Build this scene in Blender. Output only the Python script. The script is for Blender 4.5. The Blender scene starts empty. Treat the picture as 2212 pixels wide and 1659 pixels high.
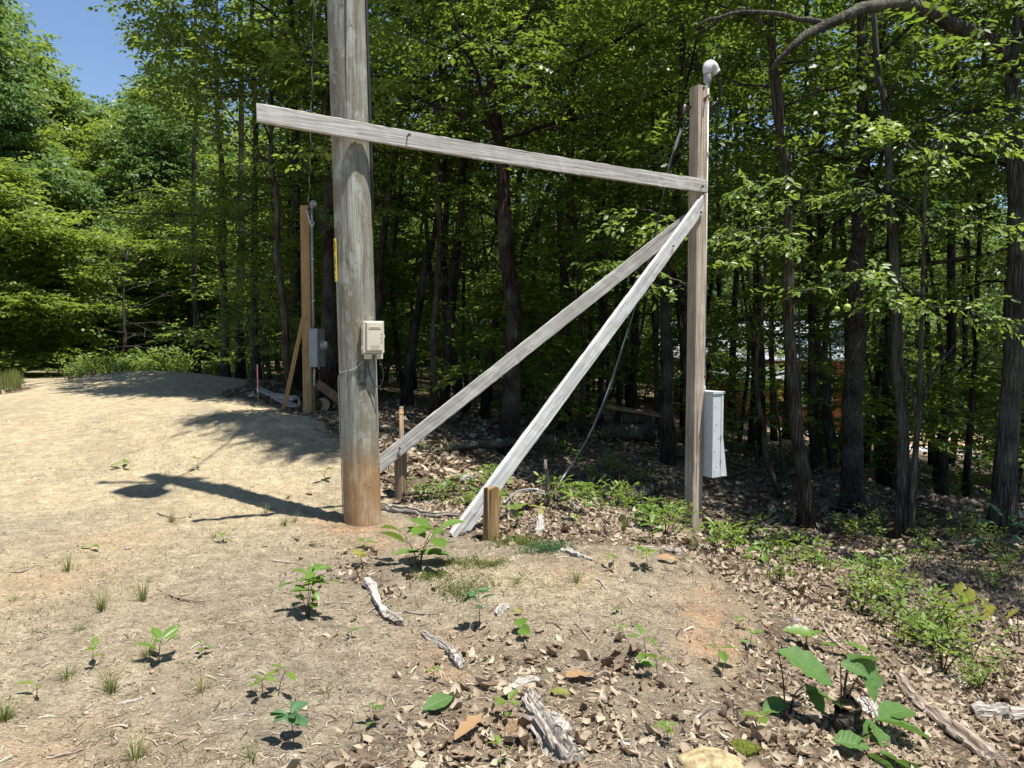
import bpy, math, random
import numpy as np
from mathutils import Vector, Matrix, Quaternion

# ------------------------------------------------------------------ camera, world, sun, exposure
SC = bpy.context.scene
COL = SC.collection
FOC, CX, CY, CAMH, TH = 1609.0, 1106.0, 829.5, 1.55, math.radians(3.0)
SUN_EL = math.radians(72.5)
SUN_H = np.array([0.80, -0.60])              # horizontal direction towards the sun
SUN_H = SUN_H / np.linalg.norm(SUN_H)

cam_d = bpy.data.cameras.new('camera')
cam_d.sensor_width = 36.0
cam_d.lens = FOC / 2212.0 * 36.0
cam_d.clip_start = 0.05
cam_d.clip_end = 600.0
cam = bpy.data.objects.new('camera', cam_d)
cam.location = (0, 0, CAMH)
cam.rotation_euler = (math.radians(90) - TH, 0, 0)
COL.objects.link(cam)
SC.camera = cam

world = bpy.data.worlds.new('World')
SC.world = world
world.use_nodes = True
wn = world.node_tree.nodes
sky = wn.new('ShaderNodeTexSky')
sky.sky_type = 'NISHITA'
sky.sun_disc = False
sky.sun_elevation = SUN_EL
sky.sun_rotation = math.atan2(SUN_H[0], SUN_H[1])
sky.altitude = 300
sky.air_density = 1.0
sky.dust_density = 0.1
sky.ozone_density = 2.5
wn['Background'].inputs['Strength'].default_value = 0.085
world.node_tree.links.new(sky.outputs[0], wn['Background'].inputs[0])

sun_d = bpy.data.lights.new('sun', 'SUN')
sun_d.energy = 5.0
sun_d.angle = math.radians(0.53)
sun_d.color = (1.0, 0.96, 0.90)
sun = bpy.data.objects.new('sun', sun_d)
_sd = Vector((-SUN_H[0] * math.cos(SUN_EL), -SUN_H[1] * math.cos(SUN_EL), -math.sin(SUN_EL)))
sun.rotation_euler = _sd.to_track_quat('-Z', 'Y').to_euler()
sun.location = (5, -5, 20)
COL.objects.link(sun)

SC.view_settings.view_transform = 'Standard'
SC.view_settings.look = 'None'
SC.view_settings.gamma = 1.0
SC.view_settings.use_curve_mapping = False
SC.view_settings.exposure = 1.05
SC.render.engine = 'CYCLES'
cy = SC.cycles
cy.max_bounces = 6
cy.diffuse_bounces = 3
cy.glossy_bounces = 2
cy.transmission_bounces = 4
cy.transparent_max_bounces = 4
cy.sample_clamp_indirect = 6.0
cy.use_denoising = True
cy.caustics_reflective = False
cy.caustics_refractive = False

RNG = np.random.default_rng(11)
random.seed(11)

# ------------------------------------------------------------------ surveying: photograph directions to ground positions
def ray(u, v):
    a = (u - CX) / FOC
    b = -(v - CY) / FOC
    return np.array([a, math.cos(TH) + b * math.sin(TH), -math.sin(TH) + b * math.cos(TH)])

def P(u, v, d):
    r = ray(u, v)
    s = d / r[1]
    return np.array([r[0] * s, d, CAMH + r[2] * s])

# ------------------------------------------------------------------ noise
def _hash(i, j, s):
    n = (i * 374761393 + j * 668265263 + s * 974711) & 0x7fffffff
    n = (n ^ (n >> 13)) * 1274126177 & 0x7fffffff
    return ((n ^ (n >> 16)) & 0xffff) / 65535.0

def vnoise(x, y, s=0):
    x = np.asarray(x, float); y = np.asarray(y, float)
    i = np.floor(x).astype(np.int64); j = np.floor(y).astype(np.int64)
    fx = x - i; fy = y - j
    fx = fx * fx * (3 - 2 * fx); fy = fy * fy * (3 - 2 * fy)
    a = _hash(i, j, s); b = _hash(i + 1, j, s); c = _hash(i, j + 1, s); d = _hash(i + 1, j + 1, s)
    return (a + (b - a) * fx) * (1 - fy) + (c + (d - c) * fx) * fy

def fbm(x, y, s=0, o=4):
    t = 0.0; amp = 0.5
    for k in range(o):
        t = t + amp * (vnoise(x * 2 ** k, y * 2 ** k, s + 17 * k) - 0.5)
        amp *= 0.5
    return t

# ------------------------------------------------------------------ terrain
_ctrl = [
    # near ground (u, v, distance)
    (1106, 1659, 2.72), (500, 1659, 2.68), (0, 1659, 2.62), (1500, 1659, 2.75),
    (0, 1400, 3.72), (500, 1400, 3.75), (1000, 1400, 3.85), (1400, 1400, 3.85),
    (0, 1100, 6.8), (0, 1000, 8.6), (0, 900, 11.0), (300, 1050, 8.0), (400, 960, 9.3),
    (778, 1135, 6.3), (1060, 1166, 5.62), (866, 1080, 7.55), (500, 1200, 5.3), (850, 1250, 4.95),
    (1300, 1190, 5.45), (1490, 1205, 5.25), (1200, 1290, 4.55), (1600, 1330, 4.3),
    (668, 890, 11.5), (556, 878, 12.0), (700, 960, 9.0),
    (30, 842, 14.5), (110, 803, 24.0), (180, 782, 36.0), (420, 835, 14.5),
    (1180, 1075, 8.0), (1400, 1100, 7.4),
    # right slope
    (1640, 1300, 4.75), (1660, 1420, 4.05), (1720, 1310, 5.6), (1900, 1250, 6.5), (2150, 1300, 5.9),
    (2150, 1500, 4.35), (1850, 1500, 4.0), (2000, 1659, 3.2), (1700, 1600, 3.25), (2212, 1640, 3.45),
    (1503, 1188, 8.1), (1840, 1115, 10.5), (1740, 1140, 9.5), (1945, 1170, 9.0), (2165, 1110, 9.6),
    # woodland floor
    (1095, 985, 11.5), (940, 900, 13.0), (1450, 1000, 12.0), (1400, 950, 13.5), (1200, 925, 15.5),
    (1000, 890, 17.0), (700, 860, 13.5), (500, 822, 18.0), (1200, 860, 26.0), (1600, 960, 18.0),
    (2000, 965, 28.0), (2170, 985, 26.0), (1700, 925, 30.0), (1300, 830, 45.0), (800, 800, 40.0),
]
_cp = [P(*c) for c in _ctrl]
_cp += [np.array(p, float) for p in ((0, 0, 0), (-3, 0, 0.02), (3.2, 0.5, -0.45), (-8, -8, 0), (0, -10, 0.1), (8, -8, -1.2),
                                      (-30, 0, 0.4), (-30, 40, 1.2), (-40, 90, 2.2), (0, 90, -0.5), (40, 90, -4.0), (45, 30, -4.0),
                                      (30, 0, -2.6), (-20, 20, 0.8), (-90, 60, 2.0), (90, 60, -5.5), (8, 3, -1.05), (9, 14, -1.45))]
_cp = np.array(_cp)

def _tps(r2):
    return 0.5 * r2 * np.log(r2 + 1e-9)

def _fit(pts, lam=0.35):
    n = len(pts)
    X = pts[:, :2]
    K = _tps(((X[:, None] - X[None]) ** 2).sum(-1)) + lam * np.eye(n)
    Pm = np.c_[np.ones(n), X]
    A = np.block([[K, Pm], [Pm.T, np.zeros((3, 3))]])
    return np.linalg.solve(A, np.r_[pts[:, 2], np.zeros(3)])

_w = _fit(_cp)

def ground_z(x, y):
    x = np.asarray(x, float); y = np.asarray(y, float)
    sh = x.shape
    xf = np.clip(x.ravel(), -95, 95); yf = np.clip(y.ravel(), -20, 95)
    z = np.empty_like(xf)
    for s in range(0, len(xf), 20000):
        a, b = xf[s:s + 20000], yf[s:s + 20000]
        K = _tps((a[:, None] - _cp[None, :, 0]) ** 2 + (b[:, None] - _cp[None, :, 1]) ** 2)
        z[s:s + 20000] = K @ _w[:-3] + _w[-3] + _w[-2] * a + _w[-1] * b
    x0, y0 = x.ravel(), y.ravel()
    # pushed-up dirt heap by the track
    z += 0.22 * np.exp(-(((x0 + 7.9) / 1.7) ** 2 + ((y0 - 16.0) / 1.2) ** 2)) + 0.10 * np.exp(-(((x0 + 5.6) / 1.8) ** 2 + ((y0 - 15.5) / 1.0) ** 2))
    z += 0.14 * np.exp(-(((x0 + 3.3) / 0.9) ** 2 + ((y0 - 10.2) / 0.45) ** 2))
    # hummock under the brace
    z += 0.05 * np.exp(-(((x0 - 0.4) / 1.0) ** 2 + ((y0 - 5.2) / 0.7) ** 2))
    z += 0.10 * fbm(x0 * 0.7, y0 * 0.7, 3, 3) + 0.045 * fbm(x0 * 3.1, y0 * 3.1, 5, 3) + 0.02 * fbm(x0 * 13, y0 * 13, 8, 2)
    return z.reshape(sh)

def gz(x, y):
    return float(ground_z(np.array([x]), np.array([y]))[0])

def hit(u, v):
    """where the line of sight through (u, v) meets the ground"""
    r = ray(u, v)
    s = np.concatenate([np.arange(1.5, 14, 0.03), np.arange(14, 90, 0.25)])
    z = CAMH + r[2] * s
    g = ground_z(r[0] * s, r[1] * s)
    k = np.argmax(z < g)
    if not (z < g).any():
        k = len(s) - 1
    return np.array([r[0] * s[k], r[1] * s[k], g[k]])

def inside(poly, x, y):
    x = np.asarray(x, float); y = np.asarray(y, float)
    c = np.zeros(x.shape, bool)
    n = len(poly)
    for i in range(n):
        x1, y1 = poly[i]; x2, y2 = poly[(i + 1) % n]
        t = ((y1 > y) != (y2 > y)) & (x < (x2 - x1) * (y - y1) / (y2 - y1 + 1e-12) + x1)
        c ^= t
    return c

# ------------------------------------------------------------------ mesh helpers
class MB:
    def __init__(s):
        s.v = []; s.f = []; s.n = 0
    def add(s, V, F):
        V = np.asarray(V, float)
        s.v.append(V)
        s.f += [tuple(int(i) + s.n for i in f) for f in F]
        s.n += len(V)
        return s
    def tube(s, path, rad, seg=8, cap=True, noise=0.0, rng=None, groove=None):
        V, F = tube_vf(path, rad, seg, cap, noise, rng, groove)
        return s.add(V, F)
    def box(s, c, size, rot=None, bevel=0.0):
        V, F = box_vf(size, bevel)
        if rot is not None:
            V = V @ np.asarray(rot, float).T
        return s.add(V + np.asarray(c, float), F)
    def build(s, name, mat, parent=None, smooth=False, loc=None):
        me = bpy.data.meshes.new(name)
        V = np.concatenate(s.v) if s.v else np.zeros((0, 3))
        me.from_pydata(V.tolist(), [], s.f)
        me.update()
        return mkobj(name, me, mat, parent, smooth, loc)

def mkobj(name, me, mat, parent=None, smooth=False, loc=None):
    if mat is not None and not me.materials:
        me.materials.append(mat)
    if smooth:
        me.polygons.foreach_set('use_smooth', np.ones(len(me.polygons), bool))
    o = bpy.data.objects.new(name, me)
    COL.objects.link(o)
    if parent is not None:
        o.parent = parent
    if loc is not None:
        o.location = tuple(float(a) for a in loc)
    return o

def np_mesh(name, V, F):
    """V (n,3), F (m,k) all faces of one size"""
    V = np.ascontiguousarray(V, np.float32); F = np.ascontiguousarray(F, np.int32)
    me = bpy.data.meshes.new(name)
    m, k = F.shape
    me.vertices.add(len(V)); me.loops.add(m * k); me.polygons.add(m)
    me.vertices.foreach_set('co', V.ravel())
    me.loops.foreach_set('vertex_index', F.ravel())
    me.polygons.foreach_set('loop_start', np.arange(0, m * k, k, dtype=np.int32))
    me.polygons.foreach_set('loop_total', np.full(m, k, np.int32))
    me.update(calc_edges=True)
    return me

def tube_vf(path, rad, seg=8, cap=True, noise=0.0, rng=None, groove=None):
    path = np.asarray(path, float)
    n = len(path)
    rad = np.broadcast_to(np.asarray(rad, float), (n,)) if np.ndim(rad) < 1 or len(np.atleast_1d(rad)) == n else np.interp(np.linspace(0, 1, n), np.linspace(0, 1, len(rad)), rad)
    tan = np.gradient(path, axis=0)
    tan /= np.linalg.norm(tan, axis=1, keepdims=True) + 1e-12
    up = np.array([0, 0, 1.0]) if abs(tan[0][2]) < 0.9 else np.array([1.0, 0, 0])
    nrm = np.cross(up, tan[0]); nrm /= np.linalg.norm(nrm)
    V = []
    a = np.linspace(0, 2 * math.pi, seg, endpoint=False)
    for i in range(n):
        nrm = nrm - tan[i] * np.dot(nrm, tan[i]); nrm /= np.linalg.norm(nrm) + 1e-12
        b = np.cross(tan[i], nrm)
        r = rad[i] * np.ones(seg)
        if groove is not None:
            r = r * groove
        if noise and rng is not None:
            r = r * (1 + noise * (rng.random(seg) - 0.5))
        V.append(path[i] + np.outer(np.cos(a) * r, nrm) + np.outer(np.sin(a) * r, b))
    V = np.concatenate(V)
    F = []
    for i in range(n - 1):
        for j in range(seg):
            k = (j + 1) % seg
            F.append((i * seg + j, i * seg + k, (i + 1) * seg + k, (i + 1) * seg + j))
    if cap:
        F.append(tuple(range(seg - 1, -1, -1)))
        F.append(tuple(range((n - 1) * seg, n * seg)))
    return V, F

def box_vf(size, bevel=0.0):
    sx, sy, sz = [0.5 * a for a in size]
    if bevel <= 0:
        V = [(x, y, z) for x in (-sx, sx) for y in (-sy, sy) for z in (-sz, sz)]
        F = [(0, 1, 3, 2), (4, 6, 7, 5), (0, 4, 5, 1), (2, 3, 7, 6), (0, 2, 6, 4), (1, 5, 7, 3)]
        return np.array(V, float), F
    import bmesh
    bm = bmesh.new()
    bmesh.ops.create_cube(bm, size=1.0)
    for v in bm.verts:
        v.co.x *= size[0]; v.co.y *= size[1]; v.co.z *= size[2]
    bmesh.ops.bevel(bm, geom=bm.edges[:], offset=bevel, segments=2, profile=0.6, affect='EDGES')
    bm.verts.index_update()
    V = np.array([v.co[:] for v in bm.verts]); F = [tuple(v.index for v in f.verts) for f in bm.faces]
    bm.free()
    return V, F

def smooth_path(pts, n):
    """Catmull-Rom through the points, resampled to n"""
    p = np.asarray(pts, float)
    if len(p) == 2:
        t = np.linspace(0, 1, n)[:, None]
        return p[0] * (1 - t) + p[1] * t
    q = np.vstack([2 * p[0] - p[1], p, 2 * p[-1] - p[-2]])
    out = []
    m = len(p) - 1
    for t in np.linspace(0, m - 1e-6, n):
        i = int(t); f = t - i
        a, b, c, d = q[i], q[i + 1], q[i + 2], q[i + 3]
        out.append(0.5 * ((2 * b) + (-a + c) * f + (2 * a - 5 * b + 4 * c - d) * f * f + (-a + 3 * b - 3 * c + d) * f ** 3))
    return np.array(out)

def tag(o, label=None, cat=None, group=None, kind=None):
    if label: o['label'] = label
    if cat: o['category'] = cat
    if group: o['group'] = group
    if kind: o['kind'] = kind
    return o

def empty(name, loc=(0, 0, 0), rz=0.0):
    o = bpy.data.objects.new(name, None)
    COL.objects.link(o)
    o.location = tuple(float(a) for a in loc)
    o.rotation_euler = (0, 0, rz)
    o.empty_display_size = 0.1
    return o

def copy_tree(o, parent=None):
    c = o.copy()
    COL.objects.link(c)
    c.parent = parent
    for ch in list(o.children):
        copy_tree(ch, c)
    return c

ORD = ['first', 'second', 'third', 'fourth', 'fifth', 'sixth', 'seventh', 'eighth', 'ninth', 'tenth', 'eleventh', 'twelfth', 'thirteenth', 'fourteenth', 'fifteenth', 'sixteenth', 'seventeenth', 'eighteenth', 'nineteenth', 'twentieth']
def rank_labels(objs, marks, fmt, ymax=1e9):
    """name each of the objects by its order to the right of a landmark; marks: (bearing x / y, name)"""
    marks = sorted(marks)
    bins = {}
    for o in objs:
        if o.location.y > ymax: continue
        q = o.location.x / o.location.y
        m = [k for k, (b, _) in enumerate(marks) if b <= q]
        if m: bins.setdefault(m[-1], []).append((q, o.name, o))
    for k, rows in bins.items():
        for n, (_, _, o) in enumerate(sorted(rows)):
            if n < len(ORD): o['label'] = fmt.format(ORD[n], marks[k][1])

def basis(x, up=(0, 0, 1)):
    """columns: x axis along the given direction, z as near to up as may be"""
    x = np.asarray(x, float); x = x / np.linalg.norm(x)
    if abs(x[2]) > 0.95: up = (0, 1, 0)
    y = np.cross(np.asarray(up, float), x); y /= np.linalg.norm(y)
    z = np.cross(x, y)
    return np.column_stack([x, y, z])

def place(o, loc, B):
    M = Matrix([[*B[0], loc[0]], [*B[1], loc[1]], [*B[2], loc[2]], [0, 0, 0, 1]])
    o.matrix_world = M
    return o

# ------------------------------------------------------------------ materials
MAT = {}

class NT:
    def __init__(s, name):
        m = bpy.data.materials.new(name)
        m.use_nodes = True
        s.m = m; s.t = m.node_tree; s.n = s.t.nodes; s.l = s.t.links
        s.b = s.n['Principled BSDF']; s.out = s.n['Material Output']
        MAT[name] = m
    def new(s, typ, **kw):
        nd = s.n.new(typ)
        for k, v in kw.items():
            setattr(nd, k, v)
        return nd
    def link(s, a, b):
        s.l.new(a, b)
    def val(s, sock, x):
        if hasattr(x, 'is_linked') or hasattr(x, 'node'):
            s.link(x, sock)
        else:
            if isinstance(x, (tuple, list)) and len(x) == 3 and sock.type == 'RGBA':
                x = (*x, 1.0)
            sock.default_value = x
    def coords(s, kind='Object', scale=(1, 1, 1), loc=(0, 0, 0), rot=(0, 0, 0)):
        tc = s.new('ShaderNodeTexCoord')
        mp = s.new('ShaderNodeMapping')
        mp.inputs['Scale'].default_value = scale
        mp.inputs['Location'].default_value = loc
        mp.inputs['Rotation'].default_value = rot
        s.link(tc.outputs[kind], mp.inputs[0])
        return mp.outputs[0]
    def noise(s, vec, scale=5, detail=4, rough=0.6, dist=0.0):
        nd = s.new('ShaderNodeTexNoise')
        s.link(vec, nd.inputs['Vector'])
        nd.inputs['Scale'].default_value = scale
        nd.inputs['Detail'].default_value = detail
        nd.inputs['Roughness'].default_value = rough
        nd.inputs['Distortion'].default_value = dist
        return nd.outputs['Fac']
    def voro(s, vec, scale=5, feature='F1', rand=1.0):
        nd = s.new('ShaderNodeTexVoronoi', feature=feature)
        s.link(vec, nd.inputs['Vector'])
        nd.inputs['Scale'].default_value = scale
        nd.inputs['Randomness'].default_value = rand
        return nd.outputs['Distance']
    def ramp(s, fac, stops, interp='LINEAR'):
        nd = s.new('ShaderNodeValToRGB')
        nd.color_ramp.interpolation = interp
        el = nd.color_ramp.elements
        while len(el) < len(stops):
            el.new(0.5)
        for e, (p, c) in zip(el, stops):
            e.position = p
            e.color = (*c, 1) if isinstance(c, (tuple, list)) else (c, c, c, 1)
        s.link(fac, nd.inputs[0])
        return nd.outputs[0]
    def mix(s, fac, a, b, mode='MIX'):
        nd = s.new('ShaderNodeMix', data_type='RGBA', blend_type=mode)
        s.val(nd.inputs['Factor'], fac)
        s.val(nd.inputs['A'] if False else nd.inputs[6], a)
        s.val(nd.inputs[7], b)
        return nd.outputs[2]
    def math(s, op, a, b=0.5, clamp=False):
        nd = s.new('ShaderNodeMath', operation=op, use_clamp=clamp)
        s.val(nd.inputs[0], a); s.val(nd.inputs[1], b); nd.inputs[2].default_value = 0.5
        return nd.outputs[0]
    def bump(s, h, strength=0.4, dist=0.01, prev=None):
        nd = s.new('ShaderNodeBump')
        nd.inputs['Strength'].default_value = strength
        nd.inputs['Distance'].default_value = dist
        s.link(h, nd.inputs['Height'])
        if prev is not None:
            s.link(prev, nd.inputs['Normal'])
        return nd.outputs[0]
    def attr(s, name):
        nd = s.new('ShaderNodeAttribute', attribute_name=name)
        return nd.outputs['Fac']
    def sep(s, vec):
        nd = s.new('ShaderNodeSeparateXYZ')
        s.link(vec, nd.inputs[0])
        return nd.outputs
    def fin(s, col, rough=0.8, normal=None, spec=0.3, metal=0.0):
        s.val(s.b.inputs['Base Color'], col)
        s.val(s.b.inputs['Roughness'], rough)
        s.b.inputs['Specular IOR Level'].default_value = spec
        s.b.inputs['Metallic'].default_value = metal
        if normal is not None:
            s.link(normal, s.b.inputs['Normal'])
        return s.m

def mat_plain(name, col, rough=0.6, spec=0.4, metal=0.0, var=0.12, scale=20, bump=0.0):
    t = NT(name)
    c = t.coords('Object')
    n = t.noise(c, scale, 5, 0.65)
    dark = tuple(a * (1 - 2.2 * var) for a in col); lite = tuple(min(1, a * (1 + var)) for a in col)
    colr = t.ramp(n, [(0.3, dark), (0.7, lite)])
    nm = t.bump(n, bump, 0.004) if bump else None
    return t.fin(colr, rough, nm, spec, metal)

def mat_leaf(name, a, b, trans=0.4, tcol=None, rough=0.5, spec=0.35):
    t = NT(name)
    geo = t.new('ShaderNodeNewGeometry')
    oi = t.new('ShaderNodeObjectInfo')
    f = t.math('MULTIPLY', geo.outputs['Random Per Island'], 0.75)
    f = t.math('ADD', f, t.math('MULTIPLY', oi.outputs['Random'], 0.25))
    n = t.noise(t.coords('Object'), 9.0, 2, 0.5)
    f = t.math('ADD', t.math('MULTIPLY', f, 0.8), t.math('MULTIPLY', n, 0.25))
    mid = tuple(0.5 * (p + q) for p, q in zip(a, b))
    col = t.ramp(f, [(0.1, a), (0.5, mid), (0.95, b)])
    t.fin(col, rough, None, spec)
    tr = t.new('ShaderNodeBsdfTranslucent')
    tc = tcol or (0.30, 0.42, 0.04)
    tcn = t.mix(0.5, col, tc)
    t.link(tcn, tr.inputs['Color'])
    mx = t.new('ShaderNodeMixShader')
    mx.inputs[0].default_value = trans
    t.link(t.b.outputs[0], mx.inputs[1]); t.link(tr.outputs[0], mx.inputs[2])
    t.link(mx.outputs[0], t.out.inputs['Surface'])
    return t.m

def mat_bark(name, dark, lite, vs=0.16, scale=14, plates=False, bump=0.9):
    t = NT(name)
    c = t.coords('Object', (1, 1, vs))
    n1 = t.math('ADD', t.math('MULTIPLY', t.noise(c, scale, 6, 0.7, 0.6), 0.6), t.math('MULTIPLY', t.noise(t.coords('Object', (1, 1, 0.4)), scale * 4.5, 4, 0.75), 0.4))
    n2 = t.noise(t.coords('Object'), 2.3, 3, 0.5)
    if plates:
        wv = t.new('ShaderNodeVectorMath', operation='ADD'); nz = t.new('ShaderNodeTexNoise'); nz.inputs['Scale'].default_value = 14; t.link(t.coords('Object'), nz.inputs['Vector']); sc_ = t.new('ShaderNodeVectorMath', operation='SCALE'); sc_.inputs['Scale'].default_value = 0.06; t.link(nz.outputs['Color'], sc_.inputs[0]); t.link(t.coords('Object', (1, 1, 0.36)), wv.inputs[0]); t.link(sc_.outputs[0], wv.inputs[1])
        v = t.voro(wv.outputs[0], 21, 'DISTANCE_TO_EDGE')
        h = t.math('ADD', t.ramp(v, [(0.0, 0.0), (0.16, 1.0)]), t.math('MULTIPLY', n1, 0.5))
        col = t.mix(t.ramp(v, [(0.0, 0.25), (0.2, 1.0)]), tuple(a * 0.5 for a in dark), t.ramp(n1, [(0.3, dark), (0.7, lite)]))
    else:
        v = t.voro(t.coords('Object', (1, 1, 0.09)), 26, 'DISTANCE_TO_EDGE')
        ve = t.ramp(v, [(0.0, 0.0), (0.25, 1.0)])
        h = t.math('ADD', ve, n1)
        col = t.mix(ve, tuple(a * 0.5 for a in dark), t.ramp(n1, [(0.32, dark), (0.68, lite)]))
    col = t.mix(t.ramp(n2, [(0.45, 0.0), (0.75, 0.5)]), col, (0.16, 0.17, 0.13))
    return t.fin(col, 0.92, t.bump(h, bump, 0.02), 0.15)

def mat_wood(name, dark, mid, lite, grain=34, knots=True, axis='X', stain=None, bump=0.35):
    """long grain along the local axis"""
    t = NT(name)
    sc = {'X': (0.03, 1, 1), 'Z': (1, 1, 0.03)}[axis]
    oi = t.new('ShaderNodeObjectInfo')
    tc = t.new('ShaderNodeTexCoord')
    off = t.new('ShaderNodeVectorMath', operation='ADD')
    cmb = t.new('ShaderNodeCombineXYZ')
    t.link(t.math('MULTIPLY', oi.outputs['Random'], 37.0), cmb.inputs[0]); t.link(t.math('MULTIPLY', oi.outputs['Random'], 11.0), cmb.inputs[2])
    t.link(tc.outputs['Object'], off.inputs[0]); t.link(cmb.outputs[0], off.inputs[1])
    mp = t.new('ShaderNodeMapping'); mp.inputs['Scale'].default_value = sc
    t.link(off.outputs[0], mp.inputs[0])
    c = mp.outputs[0]
    # growth-ring lines bent round knots
    kvec = t.new('ShaderNodeMapping'); kvec.inputs['Scale'].default_value = {'X': (0.42, 1.0, 1.0), 'Z': (1.0, 1.0, 0.42)}[axis]
    t.link(off.outputs[0], kvec.inputs[0])
    kd = t.voro(kvec.outputs[0], 3.6)
    kn = t.ramp(kd, [(0.035, 1.0), (0.062, 0.0)])
    kh = t.ramp(kd, [(0.05, 1.0), (0.26, 0.0)])
    warp = t.noise(c, 9.0, 2, 0.5)
    ring = t.math('ADD', t.math('MULTIPLY', warp, 5.5), t.math('MULTIPLY', kh, 1.1 if knots else 0.0))
    sn = t.math('SINE', t.math('MULTIPLY', ring, 16.0))
    lines = t.ramp(t.math('MULTIPLY_ADD', sn, 0.5), [(0.0, 0.0), (0.5, 0.45), (1.0, 1.0)])
    fine = t.noise(c, grain * 2.2, 4, 0.7)
    big = t.noise(off.outputs[0], 1.7, 3, 0.6)
    f = t.math('ADD', t.math('MULTIPLY', lines, 0.28), t.math('MULTIPLY', fine, 0.72))
    col = t.ramp(f, [(0.2, dark), (0.45, mid), (0.72, lite)])
    col = t.mix(t.ramp(big, [(0.42, 0.0), (0.7, 0.45)]), col, dark)
    crack = t.ramp(t.noise(c, grain * 0.8, 2, 0.4), [(0.30, 1.0), (0.345, 0.0)])
    col = t.mix(t.math('MULTIPLY', crack, 0.7), col, tuple(a * 0.3 for a in dark))
    if knots:
        col = t.mix(t.math('MULTIPLY', kn, 0.75), col, tuple(a * 0.35 for a in dark))
    if stain:
        zs = t.sep(tc.outputs['Object'])[2]
        st = t.math('ADD', zs, t.math('MULTIPLY', t.noise(tc.outputs['Object'], 7, 4, 0.6), -stain[2]))
        sf = t.ramp(st, [(0.0, 1.0), (max(0.02, stain[1]), 0.0)])
        col = t.mix(t.math('MULTIPLY', sf, 0.85), col, stain[0])
    h = t.math('SUBTRACT', f, t.math('MULTIPLY', crack, 1.5))
    return t.fin(col, 0.85, t.bump(h, bump, 0.006), 0.2)

# ------------------------------------------------------------------ zones on the ground (x, y in metres)
def zone(pts):
    return [tuple(hit(*p)[:2]) if len(p) == 2 else (p[0], p[1]) for p in pts]

W = lambda x, y: (x, y, 0)
DIRT = zone([W(-60, -15), W(1.7, -15), W(1.4, 1.5), (1500, 1655), (1560, 1560), (1655, 1420), (1645, 1310), (1490, 1206), (1300, 1178), (1090, 1172),
             (900, 1150), (835, 1080), (800, 1010), (740, 960), (690, 915), (600, 882), (470, 852), W(-5.6, 16.6), W(-8.2, 17.2), W(-9.4, 15.6), W(-10.3, 17.2), W(-12.4, 20.5), W(-15.0, 25.0), W(-19.5, 31), W(-22.0, 31),
             W(-17.6, 25), W(-13.6, 20), W(-11.0, 16.8), W(-9.2, 14.2), W(-9.6, 13.2), W(-60, 12)])
LEAFY = zone([(700, 1180), (760, 1150), (1000, 1180), (980, 1240), (760, 1370), (660, 1330), (640, 1250)])        # leaves caught beside the pole
LEAFY2 = zone([(960, 1365), (1250, 1330), (1500, 1420), (1560, 1560), (1480, 1659), W(0.9, 1.8), W(-0.5, 1.8), (600, 1640), (760, 1560), (900, 1490), (820, 1430)])
CLEAR = [(9, 23), (26, 20), (30, 34), (14, 38), (7.5, 33)]                                                         # clearing round the cabin
SUNNY = [(-30, -15), (6, -15), (4.6, 2.0), (3.9, 4.6), (3.4, 5.7), (2.8, 7.0), (2.5, 8.4), (1.8, 9.5), (0.5, 9.4), (-0.6, 8.2), (-1.6, 8.2), (-2.1, 8.6), (-2.7, 9.1), (-3.5, 9.75), (-4.6, 10.8), (-4.0, 11.6), (-3.6, 12.0), (-4.6, 12.7), (-6.8, 13.2), (-8.4, 14.0),
         (-9.6, 16.0), (-9.6, 17.6), (-6.4, 18.4), (-7.4, 22.4), (-10.6, 27.5), (-15, 29), (-19, 32), (-24, 34), (-34, 34), (-34, 10)]

def soft(poly, x, y, r=0.25, seed=0):
    t = 0.0
    for k in range(6):
        jx = (fbm(x * 2.5 / r * 0.1, y * 2.5 / r * 0.1, seed + 31 * k, 3)) * 4 * r
        jy = (fbm(x * 2.5 / r * 0.1, y * 2.5 / r * 0.1, seed + 57 + 31 * k, 3)) * 4 * r
        a = k * 1.05
        t = t + inside(poly, x + jx + r * 0.5 * math.cos(a), y + jy + r * 0.5 * math.sin(a))
    return t / 6.0

def litter_mask(x, y):
    d = soft(DIRT, x, y, 0.22, 4)
    a = soft(LEAFY, x, y, 0.4, 9) * (0.48 + 0.9 * fbm(x * 3, y * 3, 19, 3))
    b = soft(LEAFY2, x, y, 0.45, 14) * (0.54 + 1.1 * fbm(x * 2.6, y * 2.6, 29, 3))
    return np.clip(np.maximum(1 - d, np.maximum(a, b)), 0, 1)

# ------------------------------------------------------------------ ground material
t = NT('ground_soil')
co = t.coords('Object')
lit = t.attr('litter'); cl = t.attr('clay'); pale = t.attr('pale'); cle = t.attr('far_soil')
n_big = t.noise(co, 0.9, 4, 0.6)
n_mid = t.noise(co, 7.0, 5, 0.7)
n_fine = t.noise(co, 70.0, 4, 0.75)
str1 = t.noise(t.coords('Object', (1, 6, 1), rot=(0, 0, 0.5)), 30, 3, 0.6, 0.15)
str2 = t.noise(t.coords('Object', (6, 1, 1), rot=(0, 0, 0.25)), 26, 3, 0.6, 0.2)
dirt = t.ramp(n_mid, [(0.28, (0.154, 0.128, 0.088)), (0.5, (0.251, 0.211, 0.150)), (0.72, (0.370, 0.317, 0.231))])
palec = t.ramp(n_mid, [(0.3, (0.31, 0.25, 0.15)), (0.66, (0.53, 0.445, 0.285))])
dirt = t.mix(t.math('MULTIPLY', pale, 0.9), dirt, palec)
dirt = t.mix(t.ramp(n_big, [(0.54, 0.0), (0.78, 0.30)]), dirt, (0.343, 0.238, 0.132))
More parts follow.
